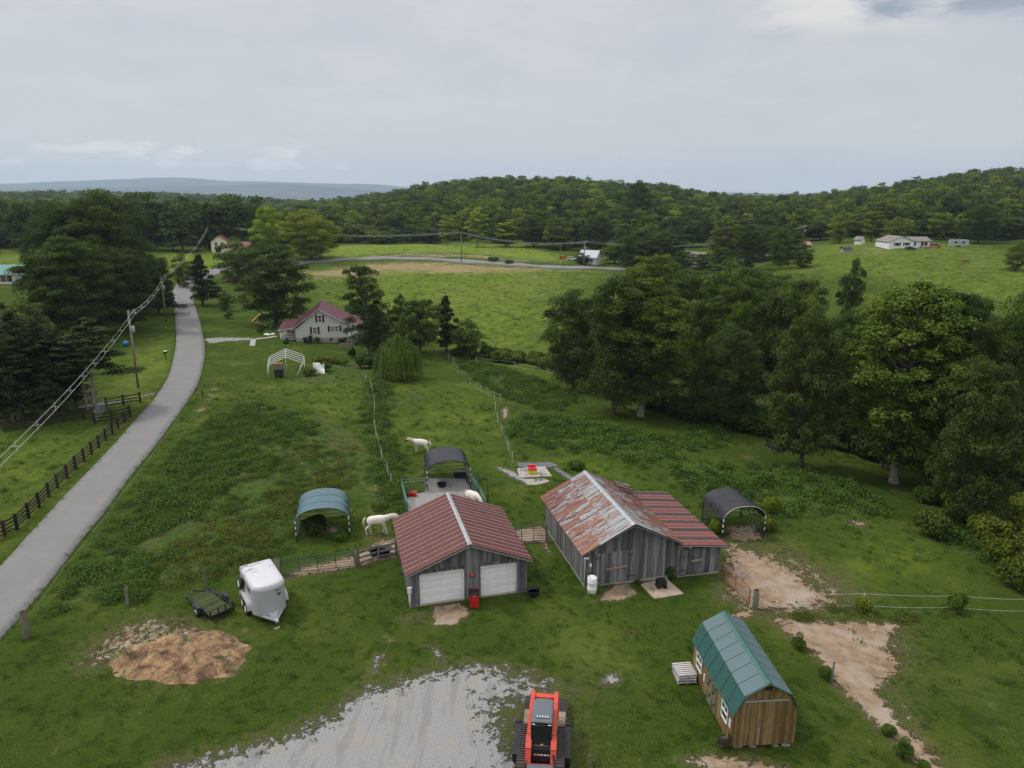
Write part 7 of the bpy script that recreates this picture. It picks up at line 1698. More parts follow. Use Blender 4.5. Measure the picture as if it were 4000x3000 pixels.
horse('white horse grazing beside the teal shelter, its head behind the garage roof', G(1478, 2086), math.radians(3), 1.02, 'level', stride=0.10)
horse('white pony with a dark face mask standing on the grass behind the pen', G(1645, 1768), math.radians(172), 0.95, 'level', True)
horse('white horse inside the pen with its rump to the camera, behind the garage roof', G(1848, 1985), math.radians(-50), 1.0, 'low')
# brown cow on the hill meadow
q = G(3770, 1030); t = thing('cow', 'brown cow grazing alone on the hill meadow', 'cow', q, math.radians(160)); M['cow'] = plain('cow_coat', (0.22, 0.10, 0.05), 0.8)
V_ = [(-0.7, 0, 1.05), (0, 0, 1.0), (0.6, 0, 1.05), (0.95, 0, 0.95), (1.15, 0, 0.6), (1.3, 0, 0.3)]; R_l = [(0.3, 0.32), (0.34, 0.36), (0.3, 0.34), (0.2, 0.22), (0.14, 0.15), (0.1, 0.1)]; E_ = [(i, i+1) for i in range(5)]
for x, k in ((-0.7, 0), (0.6, 2)):
    for sd in (-1, 1): i = len(V_); V_ += [(x, sd*0.2, 0.75), (x, sd*0.2, 0.4), (x, sd*0.2, 0.03)]; R_l += [0.15, 0.09, 0.07]; E_ += [(k, i), (i, i+1), (i+1, i+2)]
o = link('body', skin_mesh('cow_body', V_, E_, R_l, M['cow'], 1), t); t.scale = (1.15, 1.15, 1.15); b = MB(); b.tube([(-1.0, 0, 1.2), (-1.08, 0, 0.6)], [0.04, 0.03], 5); b.build('tail', M['cow'], t)

# ------------------------------------------------------------------ far houses, barns, cars
def cottage(name, label, p, rz, L, D, he, hr, wallm, roofm, gable_front=False, wins=(), cat='house', trim='white', porch=False):
    t = thing(name, label, cat, p, rz); b = MB(); b.box((0, 0, he/2-0.3), (L, D, he+0.6)); b.v += []; w_ = b.build('wall', M[wallm], t)
    if gable_front: g_ = MB(); g_.prism([(-L/2, he+0.001), (L/2, he+0.001), (0, hr-0.08)], -D/2, D/2); g_.build('gable', M[wallm], t); ridge = ((0, -D/2-0.4), (0, D/2+0.4)); 
    else:
        g_ = MB(); i = len(g_.v); g_.v = [(-L/2, -D/2, he), (-L/2, D/2, he), (-L/2, 0, hr-0.08), (L/2, -D/2, he), (L/2, D/2, he), (L/2, 0, hr-0.08)]; g_.f = [(0, 2, 1), (3, 4, 5), (0, 3, 5, 2), (1, 2, 5, 4), (0, 1, 4, 3)]; g_.m = [0]*5; g_.sm = [False]*5; g_.build('gable', M[wallm], t)
    for s in (-1, 1):
        b = MB(); ov = 0.4
        if gable_front: k = (hr-he)/(L/2); e = L/2+ov; pts = [(0, -D/2-ov, hr), (s*e, -D/2-ov, hr-k*e), (s*e, D/2+ov, hr-k*e), (0, D/2+ov, hr)]
        else: k = (hr-he)/(D/2); e = D/2+ov; pts = [(-L/2-ov, 0, hr), (-L/2-ov, s*e, hr-k*e), (L/2+ov, s*e, hr-k*e), (L/2+ov, 0, hr)]
        b.quad(pts); b.quad([(x, y, z-0.12) for x, y, z in reversed(pts)])
        for a, c in zip(pts, pts[1:]+pts[:1]): b.quad([a, c, (c[0], c[1], c[2]-0.12), (a[0], a[1], a[2]-0.12)])
        b.build('roof', M[roofm], t)
    for x, z, ww, hh in wins:
        f = MB(); f.box((x, -D/2-0.03, z), (ww+0.16, 0.08, hh+0.16)); fr = f.build('window', M[trim], t); f = MB(); f.box((x, -D/2-0.08, z), (ww, 0.03, hh)); f.build('pane', M['glass'], fr)
    return t
M['cream'] = plain('cream_siding', (0.72, 0.64, 0.50), 0.7, var=0.05); M['pinkroof'] = plain('dull_red_roof', (0.22, 0.07, 0.07), 0.6)
M['teal_roof'] = plain('teal_metal_roof', (0.07, 0.20, 0.17), 0.5, var=0.1, scale=0.5); M['rust_far'] = plain('rusty_far_roof', (0.30, 0.17, 0.12), 0.7, var=0.3, scale=0.7)
q = G(868, 984); cottage('cream_house', 'cream two storey house with dull red roof edge by the far road bend', q, math.radians(12), 6.2, 10, 4.6, 6.9, 'cream', 'pinkroof', True, [(-1.2, 3.6, 0.9, 1.1), (1.2, 3.6, 0.9, 1.1), (-0.6, 1.1, 2.2, 1.7)])
q = at(965, 318); cottage('brick_red_roof_wing', 'long red roofed wing to the right of the cream house', q, math.radians(8), 9, 7, 2.6, 4.6, 'cream', 'pinkroof', cat='house wing')
q = G(130, 1300); cottage('white_cabin', 'small white cabin with a dark window almost hidden in the pines', q, math.radians(-12), 4.6, 6, 2.5, 3.9, 'white', 'roof_brown', False, [(1.0, 1.5, 0.8, 1.2)], 'cabin')
q = G(50, 1100); print('barn', q, [round(at(p_, 200).z, 1) for p_ in (0, 50, 200, 500)]); TB = cottage('open_barn', 'long open sided barn with a teal green metal roof at the left edge', q, math.radians(6), 19, 10, 2.6, 4.6, 'siding', 'teal_roof', cat='barn')
for k in range(5): b = MB(); b.box((-4.0+1.5*k, -5.03, 1.3), (1.2, 0.05, 1.5)); b.build('stall_opening', M['core'], TB)
for k in range(4): ubox('stall_rail', M['board_tan'], TB, (-1.2, -5.1, 0.7+0.35*k), (6.4, 0.05, 0.12))
q = at(3470, 312); RH = cottage('ranch_house', 'white ranch house with a brown roof on top of the hill', q+Vector((-2.2, 0, 0)), math.radians(4), 9.5, 9, 2.7, 4.5, 'white', 'roof_brown', True, [(-1.6, 1.6, 1.5, 1.1), (1.9, 1.7, 1.5, 1.0)])
b = MB(); b.prism([(4.75, -0.3), (12.4, -0.3), (12.4, 2.6), (4.75, 2.6)], -2.0, 4.4); b.build('wing', M['white'], RH)
b = MB(); pts = [(4.0, -2.6, 2.55), (13.0, -2.6, 2.55), (13.0, 1.2, 4.0), (2.0, 1.2, 4.0)]; b.quad(pts); b.quad([(x, y, z-0.12) for x, y, z in reversed(pts)]); pts = [(2.0, 1.2, 4.0), (13.0, 1.2, 4.0), (13.0, 5.0, 2.5), (4.0, 5.0, 2.5)]; b.quad(pts); b.build('wing_roof', M['roof_brown'], RH)
for x, w_ in ((6.5, 1.0), (9.6, 1.1), (11.0, 1.1)):
    f = MB(); f.box((x, -2.04, 1.5), (w_+0.16, 0.08, 1.5)); fr = f.build('window', M['white'], RH); f = MB(); f.box((x, -2.09, 1.5), (w_, 0.03, 1.3)); f.build('pane', M['glass'], fr)
for x in (-2.7, -0.5, 0.8, 3.0): ubox('shutter', M['fence_board'], RH, (x, -4.55, 1.65), (0.35, 0.06, 1.25))
b = MB(); b.box((11.5, -3.2, 0.3), (5.5, 2.2, 0.7)); b.build('deck', M['board_tan'], RH)
q = G(3126, 972); cottage('rusty_shed', 'low shed with a rusty roof behind a bush on the hill', q, math.radians(8), 7, 4.5, 1.9, 3.0, 'rail_grey', 'rust_far', cat='shed')
q = G(3304, 985); cottage('well_house', 'tiny grey well house with a dark flat roof on the hill meadow', q, math.radians(2), 3.0, 2.2, 1.5, 2.0, 'concrete', 'blackm', cat='hut')
q = at(3315, 330); cottage('white_shed', 'small white shed half hidden by trees left of the hilltop house', q, math.radians(30), 2.6, 3, 2.2, 3.2, 'white_dull', 'roof_brown', True, cat='shed')
q = at(2298, 290); cottage('white_house', 'small white house with a pale metal roof by the far road', q, math.radians(-25), 7, 7, 2.8, 5.2, 'white_dull', 'galv', False, [(1.8, 1.5, 0.9, 1.1)])
q = at(2700, 290); cottage('hidden_house', 'white gabled house with grey roof mostly hidden in the creek wood', q, math.radians(-50), 9, 7, 3.4, 5.6, 'white_dull', 'roof_brown', False, [])
def car(label, p, rz, c, s=1.0, tall=False, name='parked_car', cat='car'):
    t = thing(name, label, cat, p, rz); t.scale = (s, s, s); H1 = 1.75 if tall else 1.42; mt = plain('car_paint_%d' % len(bpy.data.materials), c, 0.3, 0.2, 0.05)
    b = MB(); b.prism([(-2.25, 0.35), (2.2, 0.35), (2.3, 0.7), (2.15, 0.92), (1.15, 1.0), (-2.2, 1.05), (-2.3, 0.75)], -0.88, 0.88); b.build('body', mt, t)
    b = MB(); b.prism([(1.1, 1.0), (0.45, H1), (-1.7, H1), (-2.15, 1.04)], -0.76, 0.76); b.build('cabin', M['glass'], t); b = MB(); b.prism([(0.5, H1), (-1.75, H1), (-1.65, H1+0.05), (0.4, H1+0.05)], -0.74, 0.74); b.build('roof', mt, t)
    for x in (-1.4, 1.4):
        for y in (-0.82, 0.82): w2 = MB(); w2.tube([(x, y-0.1, 0.33), (x, y+0.1, 0.33)], 0.33, 14); w2.build('wheel', M['black'], t)
    for y in (-0.6, 0.6): b = MB(); b.box((2.25, y, 0.72), (0.08, 0.3, 0.14)); b.build('headlight', M['white'], t)
    return t
car('brownish van parked on the crest of the bright field', G(1430, 952), math.radians(172), (0.20, 0.14, 0.12), 1.15, True)
car('white car parked beneath the big round yellow green tree', at(1258, 292), math.radians(5), (0.7, 0.7, 0.72))
car('silver and red car parked right of the white hilltop house', at(3600, 318), math.radians(10), (0.38, 0.06, 0.06))
car('dark car parked at the front of the white hilltop house', at(3510, 303), math.radians(5), (0.05, 0.055, 0.06), 0.8)
car('orange tractor like vehicle beside the small white house', at(2197, 300), math.radians(5), (0.6, 0.10, 0.04), 0.8, name='parked_vehicle', cat='vehicle')
car('white pickup left of the small white house by the far road', at(2228, 296), math.radians(5), (0.72, 0.72, 0.72), 0.9)
q = at(3690, 330); t = thing('camper', 'white camper trailer parked at the wood edge on the hill', 'camper', q, math.radians(-4)); b = MB(); b.prism([(-3.3, 0.6), (3.3, 0.6), (3.5, 1.6), (3.1, 2.8), (-3.3, 2.8)], -1.1, 1.1); b.build('body', M['galv'], t)
for x in (-1.5, 1.2): b = MB(); b.box((x, -1.13, 1.9), (1.0, 0.04, 0.6)); b.build('window', M['glass'], t)
b = MB(); b.tube([(0, -1.1, 0.4), (0, 1.1, 0.4)], 0.4, 12); b.build('wheel', M['black'], t)
# round bale feeder
q = G(3034, 1750); t = thing('bale_feeder', 'round dark metal hay ring in the pasture left of the sycamore', 'feeder', q)
for z in (0.1, 0.6, 1.15): b = MB(); b.tube([(1.2*math.cos(a), 1.2*math.sin(a), z) for a in np.linspace(0, 2*math.pi, 25)], 0.045, 5, caps=False); b.build('ring', M['blackm'], t)
for k in range(16): a = k*math.pi/8; link('bar', post_mesh(M['blackm'], False), t, (1.2*math.cos(a), 1.2*math.sin(a), 0.0), None, (0.06, 0.06, 1.2))
b = MB(); b.lathe([(1.05, 0), (1.0, 0.15), (0.4, 0.3), (0.001, 0.32)], (0, 0, 0), 16); b.build('hay', M['fence_board'], t)
# garden and yard bits by the farmhouse
q = G(1247, 1462); t = thing('white_tarp', 'crumpled white tarp leaning in the weeds beside the garden', 'tarp', q, 0.3); b = MB(); rng = random.Random(8); P = [[(x*0.32-0.8, y*0.1+0.3*math.sin(x+y)+0.1*rng.random(), 0.35*y*(1-0.1*x*rng.random())) for x in range(6)] for y in range(6)]; b.grid(P, 0, True); b.build('sheet', M['white'], t); link('stake', post_mesh(M['post'], False), t, (0, 0.3, 0), None, (0.06, 0.06, 1.4))
q = G(1355, 1366); t = thing('raised_bed', 'brown wooden raised planter on legs in front of the farmhouse steps', 'planter', q, 0.0)
ubox('back_board', M['board_tan'], t, (0, 0.3, 0.85), (2.5, 0.06, 0.5)); ubox('front_board', M['board_tan'], t, (0, -0.3, 0.7), (2.5, 0.06, 0.4)); ubox('soil', M['fence_board'], t, (0, 0, 0.75), (2.4, 0.55, 0.2))
for x in (-1.2, 1.2): link('leg', post_mesh(M['board_tan']), t, (x, -0.28, 0), None, (0.1, 0.1, 0.9))
q = G(1010, 1255); t = thing('play_slide', 'small yellow slide on the lawn left of the porch', 'slide', q, 0.6); b = MB(); b.bar((-1.3, 0, 0.15), (0.7, 0, 1.7), 0.5, 0.06); b.build('chute', M['decal'], t)
for y in (-0.3, 0.3): link('leg', post_mesh(M['board_tan']), t, (0.8, y, 0), None, (0.1, 0.1, 2.0))
ubox('platform', plain('teal_plastic', (0.03, 0.25, 0.25)), t, (1.1, 0, 1.7), (0.9, 0.8, 0.08))
q = G(1030, 1250); t = thing('garden_bench', 'white bench on the lawn between the slide and the dark oak', 'bench', q, 0.1); ubox('seat', M['white'], t, (0, 0, 0.5), (1.6, 0.5, 0.08)); 
for x in (-0.6, 0.6): ubox('leg', M['white'], t, (x, 0, 0.25), (0.1, 0.4, 0.45))
for i, (px, py, s) in enumerate([(1042, 1308, 0.55), (1050, 1309, 0.4), (1066, 1306, 0.45), (1005, 1262, 0.5), (1020, 1265, 0.4), (1040, 1272, 0.45), (1058, 1278, 0.4)]):
    q = G(px, py); r_ = random.Random(i); b = MB(); b.lathe([(0.001, -0.1), (s*0.9, 0), (s, s*0.3), (s*0.6, s*0.65), (0.001, s*0.75)], (0, 0, 0), 9, sm=False); o = b.build('garden_stone', M['stone'] if i > 2 else M['white_dull']); o.location = q; o.scale = (1, 0.8+0.3*r_.random(), 0.7); o.rotation_euler = (0, 0, r_.random()*3); tag(o, ['left pale stone beside the porch steps', 'middle pale stone beside the porch steps', 'right pale stone beside the porch steps', 'tan border stone nearest the yellow slide', 'tan border stone below the white bench', 'tan border stone left of the dark oak trunk', 'tan border stone closest to the dark oak trunk'][i], 'stone', 'stones edging the farmhouse yard')
flat_slab('concrete_step', 'pale rectangular concrete step on the lawn left of the porch', [(975,1352),(980,1328),(1000,1328),(996,1353)], 'concrete', 0.12)
flat_slab('garden_path', 'thin pale garden path leading to the porch', [(985,1328),(1000,1322),(1075,1312),(1085,1316),(1040,1322)], 'concrete', 0.04)

# ------------------------------------------------------------------ shrubs one can point at
BM = [bush_meshes('bush_round', 301, 1.5, 1.6, 14, 0.10, 60), bush_meshes('bush_loose', 307, 1.6, 2.4, 14, 0.16, 55), bush_meshes('bush_leafy', 311, 1.2, 2.2, 12, 0.22, 40, 'weed'), bush_meshes('sunflower', 313, 2.4, 2.2, 14, 0.30, 22, 'weed')]
def bush(px, row, w_, h_, k, tint, label, name='shrub', cat='shrub', group=None, loc=None):
    p = loc or G(px, row); st, cm = BM[k]; H0, W0 = ((1.5, 1.6), (1.6, 2.4), (1.2, 2.2), (2.4, 2.2))[k]; t = thing(name, label, cat, p, random.Random(px).uniform(0, 6), group); t.scale = (w_/W0, w_/W0, h_/H0)
    link('stem', st, t); c = link('foliage', cm, t); c.color = (*tint, 1); return t
bush(3118, 2535, 1.0, 1.05, 0, (0.9, 1.0, 0.6), 'bushy round shrub on the bank above the dirt path, first from the barn')
bush(3222, 2650, 0.95, 0.85, 1, (1.0, 1.0, 0.7), 'loose shrub beside the slim grey post right of the shed')
bush(3528, 2960, 1.0, 1.1, 0, (0.8, 0.95, 0.6), 'larger round shrub low on the bank at the bottom right')
bush(3605, 3010, 0.8, 0.6, 1, (1.0, 1.1, 0.6), 'lowest shrub on the bank at the bottom edge')
bush(3470, 2870, 0.9, 0.6, 1, (0.9, 1.0, 0.7), 'low shrub just above the larger round shrub on the bank')
bush(2620, 2262, 1.0, 0.9, 2, (0.8, 0.9, 0.6), 'vine growing up the barn where the lean-to begins', 'vine', 'vine')
bush(2492, 2282, 0.7, 0.35, 2, (0.9, 1.0, 0.7), 'low weed clump at the foot of the barn wall by the slab')
bush(2800, 2085, 1.6, 1.5, 1, (1.2, 1.2, 0.7), 'leafy bush climbing the left front leg of the black shelter by the barn')
bush(3000, 2075, 1.7, 1.3, 1, (1.2, 1.1, 0.6), 'yellowish bush covering the right side of the black shelter by the barn')
bush(3010, 2010, 1.8, 1.9, 1, (1.6, 1.5, 0.6), 'bright yellow green vine bush behind the right leg of the black shelter')
bush(3365, 2385, 1.2, 1.1, 1, (1.6, 1.5, 0.6), 'small yellow sapling at the middle post of the paddock tape fence', 'sapling', 'sapling')
bush(3735, 2390, 1.5, 1.6, 1, (0.8, 0.9, 0.6), 'bushy sapling wrapped round the right post of the paddock tape fence', 'sapling', 'sapling')
bush(2250, 1835, 2.0, 1.1, 1, (0.75, 0.85, 0.65), 'rounded dark bush standing alone in the pasture above the barn roof')
bush(1268, 1450, 2.6, 1.7, 1, (0.7, 0.8, 0.6), 'dark shrub at the right foot of the carport frame')
bush(1210, 1468, 2.2, 1.5, 1, (0.8, 0.8, 0.6), 'shrub between the carport frame and the white tarp')
bush(1410, 1440, 2.4, 3.0, 3, (0.8, 1.0, 0.8), 'tall sunflower clump in the garden left of the willow', 'sunflower', 'sunflower')
bush(1446, 1440, 2.4, 2.6, 3, (0.9, 1.05, 0.8), 'second sunflower clump touching the willow', 'sunflower', 'sunflower')
bush(1376, 1400, 1.5, 2.4, 3, (0.7, 0.9, 0.6), 'slim tall plant at the left side of the sunflowers', 'garden_plant', 'plant')
for i, (px, row, tt) in enumerate([(1235, 1420, (1.9, 1.3, 0.9)), (1258, 1418, (1.6, 1.4, 0.7)), (1280, 1416, (2.0, 1.3, 0.9)), (1302, 1420, (1.7, 1.5, 0.7)), (1322, 1425, (1.5, 1.5, 0.8)), (1345, 1428, (1.3, 1.3, 0.7))]):
    bush(px, row, 1.6, 1.3, 1, tt, ['leftmost', 'second', 'third', 'fourth', 'fifth', 'rightmost'][i]+' dry corn like plant clump counted across the garden row', 'garden_plant', 'plant', 'dry plants in the farmhouse garden')
bush(1119, 1342, 1.6, 0.9, 2, (0.8, 0.9, 0.7), 'flower bed shrub below the porch railing'); bush(1240, 1342, 1.3, 1.5, 1, (1.1, 1.2, 1.0), 'pale bush against the farmhouse wall under the single window'); bush(1335, 1340, 1.8, 1.1, 1, (0.7, 0.85, 0.6), 'dark bush against the stone foundation left of the steps')
bush(1018, 1305, 1.5, 1.6, 0, (0.5, 0.6, 0.5), 'dark clipped bush on the lawn left of the porch'); bush(893, 1243, 2.2, 1.6, 0, (0.5, 0.6, 0.5), 'small dark bush on the lawn below the cedar')
bush(1928, 1022, 5.0, 2.2, 1, (0.6, 0.7, 0.5), 'dark bush on the near verge of the far road right of the lone pole'); bush(1990, 1030, 4.0, 1.8, 1, (0.6, 0.7, 0.5), 'second dark bush on the near verge of the far road')
bush(3100, 970, 9.0, 4.6, 1, (0.6, 0.75, 0.5), 'big dark bush in front of the rusty roofed shed')
for i, (px, row, w_, h_, k, tt) in enumerate([(3640,2100,3.2,2.6,1,(1.0,.95,.6)),(3750,2060,3.5,3.2,1,(.8,.85,.6)),(3860,2120,3.8,3.0,1,(1.2,1.05,.55)),(3700,1980,3.5,3.0,1,(.9,.95,.8)),(3830,1980,4,3.4,1,(.6,.7,.5)),(3950,2060,4,3.4,1,(1.3,1.1,.5)),(3600,1960,2.6,2.0,1,(.8,.9,.7)),(3960,2300,3.0,2.6,1,(.8,.8,.5)),(3900,2190,3.0,2.4,1,(1.1,1.0,.55)),(3790,1890,4.5,3.6,1,(.7,.8,.6)),(3660,1860,3.6,2.6,1,(.7,.8,.6)),(3950,1880,5,4,1,(.7,.8,.6))]):
    bush(px, row, w_, h_, k, tt, 'bramble thicket between the sycamore and the right edge', 'bramble', 'bramble', 'brambles right of the sycamore')
rb = random.Random(12)
for i in range(44):
    px = rb.uniform(2560, 3420); row = 1585+(px-2560)*0.23+rb.uniform(-10, 24)
    bush(int(px), row, rb.uniform(3, 6), rb.uniform(2.0, 4.2), rb.choice([1, 1, 2]), rb.choice([(.6, .7, .5), (.8, .9, .6), (.55, .62, .5)]), 'dark bramble at the foot of the creek wood', 'bramble', 'bramble', 'brambles at the foot of the creek wood')
for i in range(16):
    px = rb.uniform(1780, 2160); row = 1378+(px-1780)*0.14+rb.uniform(-6, 10)
    bush(int(px), row, rb.uniform(3, 5.5), rb.uniform(1.5, 2.8), 1, rb.choice([(.7, .8, .5), (.9, .9, .55)]), 'scrub along the ditch below the pasture', 'scrub_bush', 'bush', 'scrub along the ditch')

# ------------------------------------------------------------------ weeds, grass tufts: uncountable
def tuft_mesh(name, seed, n, h, w_, mt, broad=0.05):
    rng = np.random.RandomState(seed); a = rng.rand(n)*6.28; r = w_*0.5*rng.rand(n)**0.6; lean = (0.2+0.6*rng.rand(n))*w_*0.5
    B = np.c_[r*np.cos(a), r*np.sin(a), np.zeros(n)]; a2 = a+rng.normal(size=n)*0.6; hh = h*(0.5+0.6*rng.rand(n)); T_ = B+np.c_[lean*np.cos(a2), lean*np.sin(a2), hh]
    s = np.c_[-np.sin(a2), np.cos(a2), np.zeros(n)]*broad*(0.6+0.8*rng.rand(n))[:, None]; mid = B*0.5+T_*0.5+np.c_[np.zeros(n), np.zeros(n), hh*0.18]
    v = np.stack([B, mid+s, T_, mid-s], 1).reshape(-1, 3); return np_mesh(name, v, np.arange(4*n).reshape(n, 4), mt, np.repeat(rng.rand(n), 4))
def weed_mesh(name, seed, n, h, w_, mt, leaf=0.12):
    rng = np.random.RandomState(seed); d = rnd_dirs(rng, n); d[:, 2] = np.abs(d[:, 2]); r = 0.55+0.5*rng.rand(n); C = d*r[:, None]*[w_/2, w_/2, h]; N = d*0.6+rnd_dirs(rng, n)*0.6; N[:, 2] += 0.4; N /= np.linalg.norm(N, axis=1)[:, None]
    v, f = leaf_quads(C, N, leaf, rng); return np_mesh(name, v, f, mt, np.repeat(0.2+0.5*rng.rand()+0.3*rng.rand(n), 4))
LM = {}
def lm(k, t): 
    LM[k] = leafmat(k, *(tuple(c_*t_ for c_, t_ in zip(c, t)) for c in ((0.036, 0.066, 0.010), (0.066, 0.112, 0.017), (0.112, 0.162, 0.028))), trans=0.3, use_color=False); return LM[k]
lm('weed_green', (0.95, 1.05, 0.9)); lm('weed_dark', (0.62, 0.74, 0.62)); lm('weed_brown', (1.5, 1.05, 0.95)); lm('weed_blue', (1.1, 1.25, 1.2)); lm('grass_bright', (1.35, 1.25, 0.9)); lm('grass_mid', (0.95, 1.0, 0.85))
ROADP = road_poly(RL, RR); PENP = poly_world(GRAVEL[8][0])
def field(polys_px, dens, seed, thin=None):
    rng = np.random.RandomState(seed); out = []
    for pp, dn in polys_px:
        pw = poly_world(pp); lo = pw.min(0); hi = pw.max(0); n = int((hi[0]-lo[0])*(hi[1]-lo[1])*dn*dens); X = rng.uniform(lo[0], hi[0], n); Y = rng.uniform(lo[1], hi[1], n)
        sd = sdist(pw, X, Y); noise = 0.5+0.25*np.sin(X*0.9+np.sin(Y*0.7+seed)*2)+0.25*np.sin(Y*1.1+np.sin(X*0.6)*2); k = (sdist(ROADP, X, Y) < -0.5) & (sdist(PENP, X, Y) < -0.4) & (sd+rng.normal(size=n)*0.7 > 0) & (rng.rand(n) < 0.35+0.75*noise); out.append(np.c_[X[k], Y[k]])
    P = np.concatenate(out); return np.c_[P, terr(P[:, 0], P[:, 1])]
def scatter(name, P, s0, s1, tm, seed, zs=1.0, off=-0.03):
    rng = np.random.RandomState(seed); n = len(P); s = rng.uniform(s0, s1, n); P = P.copy(); P[:, 2] += off
    gn_scatter(name, P, np.c_[s, s, s*zs*(0.7+0.6*rng.rand(n))], np.c_[rng.normal(size=n)*0.1, rng.normal(size=n)*0.1, rng.rand(n)*6.28], [loose('tuft', q) for q in tm]); print(name, n)
wg = [weed_mesh('weed_a', 1, 120, 0.6, 1.3, LM['weed_green'], 0.11), weed_mesh('weed_b', 2, 100, 0.42, 1.2, LM['weed_green'], 0.10), weed_mesh('weed_c', 3, 120, 0.5, 1.1, LM['weed_dark'])]
wb = [weed_mesh('weed_d', 4, 130, 0.5, 1.2, LM['weed_brown'], 0.10), weed_mesh('weed_e', 5, 120, 0.45, 1.2, LM['weed_dark'], 0.11), weed_mesh('weed_i', 6, 120, 0.42, 1.2, LM['weed_brown'], 0.10)]
wl = [weed_mesh('weed_f', 7, 90, 0.5, 1.0, LM['weed_blue'], 0.14), weed_mesh('weed_g', 8, 110, 0.5, 1.2, LM['weed_green'], 0.13), weed_mesh('weed_h', 9, 110, 0.5, 1.2, LM['weed_dark'], 0.13)]
gt = [tuft_mesh('grass_a', 11, 16, 0.16, 0.35, LM['grass_mid'], 0.016), tuft_mesh('grass_b', 12, 16, 0.14, 0.4, LM['grass_bright'], 0.016), tuft_mesh('grass_c', 13, 18, 0.2, 0.4, LM['weed_dark'], 0.018)]
scatter('tall_weeds', field([([(830,1640),(950,1580),(1150,1620),(1280,1680),(1000,1760),(880,1900),(760,2020),(620,2080),(480,2180),(330,2300),(160,2430),(140,2420),(330,2230),(480,2030),(600,1880),(700,1750)], 1.0), ([(300,2330),(520,2150),(700,2180),(560,2330),(400,2350)], 0.7), ([(500,2130),(760,2010),(900,1900),(1150,1850),(1100,1780),(900,1760),(750,1850),(560,2020)], 0.9), ([(1440,1490),(1500,1500),(1510,1700),(1560,1900),(1640,1990),(1590,2070),(1530,1990),(1480,1850),(1440,1650)], 1.3), ([(1740,1395),(1850,1410),(2150,1500),(2280,1570),(2150,1610),(1950,1550),(1840,1480)], 0.7)], 5.0, 21), 0.6, 1.5, wg, 31)
scatter('brown_weeds', field([([(560,2230),(760,2060),(900,1960),(1150,1880),(1340,1830),(1380,1900),(1150,2000),(1130,2130),(900,2240),(720,2290),(560,2310)], 1.3), ([(1030,1750),(1300,1720),(1400,1800),(1300,1860),(1100,1850)], 0.7), ([(3100,2400),(3250,2372),(3400,2395),(3720,2392),(3720,2410),(3400,2415),(3150,2420)], 1.2)], 4.6, 22), 0.55, 1.2, wb, 32)
scatter('broad_leaf_weeds', field([([(1980,1660),(2100,1620),(2300,1650),(2600,1725),(2750,1650),(2850,1690),(2800,1745),(2650,1765),(2500,1775),(2300,1765),(2100,1745),(1990,1710)], 1.5), ([(2600,1890),(2700,1850),(2900,1850),(3100,1830),(3300,1885),(3430,1950),(3440,2010),(3300,2020),(3100,2010),(3020,2050),(2700,1930)], 1.3), ([(2250,1750),(2700,1790),(2900,1850),(2750,1860),(2450,1810)], 0.5), ([(3640,2060),(3750,2020),(3900,2120),(3950,2220),(3760,2180),(3640,2110)], 1.2)], 2.4, 23), 0.65, 1.6, wl, 33)
scatter('lawn_grass', field([([(-100,2560),(300,2400),(1000,2300),(1500,2250),(2150,2150),(2900,2420),(3600,3060),(2400,3060),(2060,2640),(1800,2600),(1300,2790),(500,3060),(-200,3060)], 1.0), ([(2000,2100),(2350,2300),(2250,2400),(2050,2350)], 1.0)], 3.0, 24), 0.5, 1.1, gt, 34, 1.0, -0.01)
scatter('pasture_grass', field([([(100,2400),(800,1500),(1500,1450),(2600,1780),(3900,2100),(3900,2400),(2900,2100),(2200,2000),(1500,2150),(800,2290)], 1.0), ([(-100,2250),(-100,1720),(480,1660),(200,1900)], 1.0), ([(3300,2450),(4050,2420),(4100,3060),(3700,3060)], 1.0)], 1.1, 25), 0.7, 1.7, gt, 35, 1.1)
er_ = np.random.RandomState(14); ed_ = []
for E_l in (RL, RR):
    for a_, b__ in zip(E_l, E_l[1:]):
        if a_.length > 150: continue
        L_ = (b__-a_).length; n_k = int(L_*5); t_ = er_.rand(n_k)[:, None]; q_ = np.array(a_)[None, :2]*(1-t_)+np.array(b__)[None, :2]*t_; ed_.append(q_+er_.normal(size=(n_k, 2))*0.24)
ed_ = np.concatenate(ed_); ed_ = np.c_[ed_, terr(ed_[:, 0], ed_[:, 1])]
scatter('roadside_grass', ed_, 0.4, 1.0, gt[:2], 36, 1.0, 0.0)
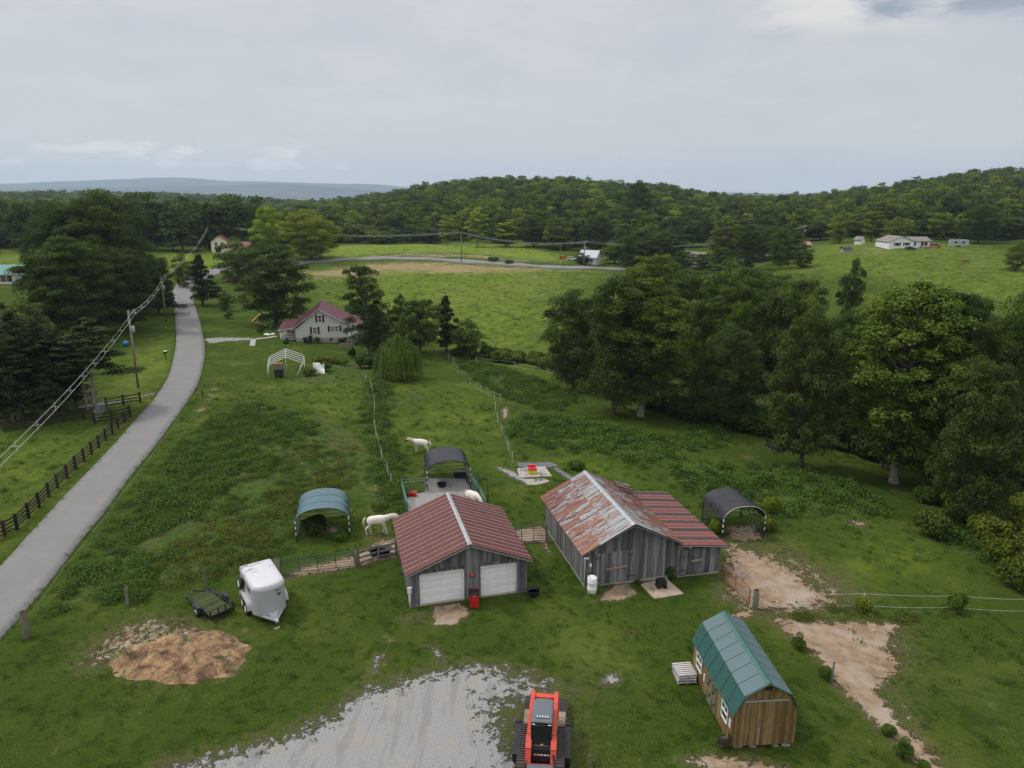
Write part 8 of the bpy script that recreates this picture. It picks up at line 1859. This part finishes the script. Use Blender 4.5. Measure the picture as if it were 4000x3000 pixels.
lm('tussock', (1.15, 1.2, 1.0)); wt = [weed_mesh('tussock_a', 41, 50, 0.22, 1.3, LM['tussock'], 0.16), weed_mesh('tussock_b', 42, 50, 0.2, 1.5, LM['weed_green'], 0.16)]
scatter('pasture_tussocks', field([([(1180,1085),(1500,1080),(1900,1070),(2280,1068),(2150,1500),(1800,1400),(1560,1330),(1300,1200)], 0.22), ([(3080,1075),(3320,1010),(3800,985),(4150,1050),(4100,1250),(3600,1150),(3100,1130)], 0.18), ([(1300,985),(1500,962),(2060,965),(2180,1003),(1900,992),(1500,985)], 0.03), ([(2250,1600),(2600,1610),(3300,1720),(3500,1900),(3300,1960),(2700,1830),(2300,1750)], 0.25)], 1.0, 27), 0.35, 1.1, wt, 37)
hw_ = None
scatter('heap_weeds', field([([(480,2520),(620,2455),(720,2470),(660,2540),(560,2600),(470,2590)], 3.0), ([(600,2430),(760,2440),(740,2470),(600,2470)], 2.0)], 1.0, 28)+np.array([0, 0, 0.25]), 0.25, 0.6, wg, 38)
bush(1235, 2085, 2.6, 1.7, 1, (0.45, 0.5, 0.4), 'dark bush added inside the teal shelter to darken its interior')  # dark foliage added to imitate the deep shade under the tarp
bush(1330, 2110, 1.2, 0.8, 2, (1.0, 1.2, 0.7), 'bright leafy weed at the front right leg of the teal shelter')
for px, row, top, w_, lb in ((52, 1650, 1190, 150, 'bare dead tree with short side branches at the left edge among the pines'), (1448, 1392, 1090, 150, 'bare pale branched tree beside the dark tree right of the farmhouse'), (345, 1604, 1420, 90, 'small dead pale tree behind the board fence left of the wire gate')):
    p = G(px, row); h = height_to(p, top); t = thing('bare_tree', lb, 'tree', p, px*0.1); o = link('trunk', bare_meshes('bare_trunk', px, h, w_/FPX*p.y*1.05), t)
q = G(2668, 2618); t = MB(); t.lathe([(0.001, -0.02), (0.42, 0.0), (0.36, 0.10), (0.15, 0.18), (0.001, 0.2)], (0, 0, 0), 14); o = t.build('straw_pile', plain('orange_straw', (0.30, 0.14, 0.06), 0.95, var=0.4, scale=12)); o.location = q; tag(o, 'small orange brown straw pile beside the pallets', 'straw pile')
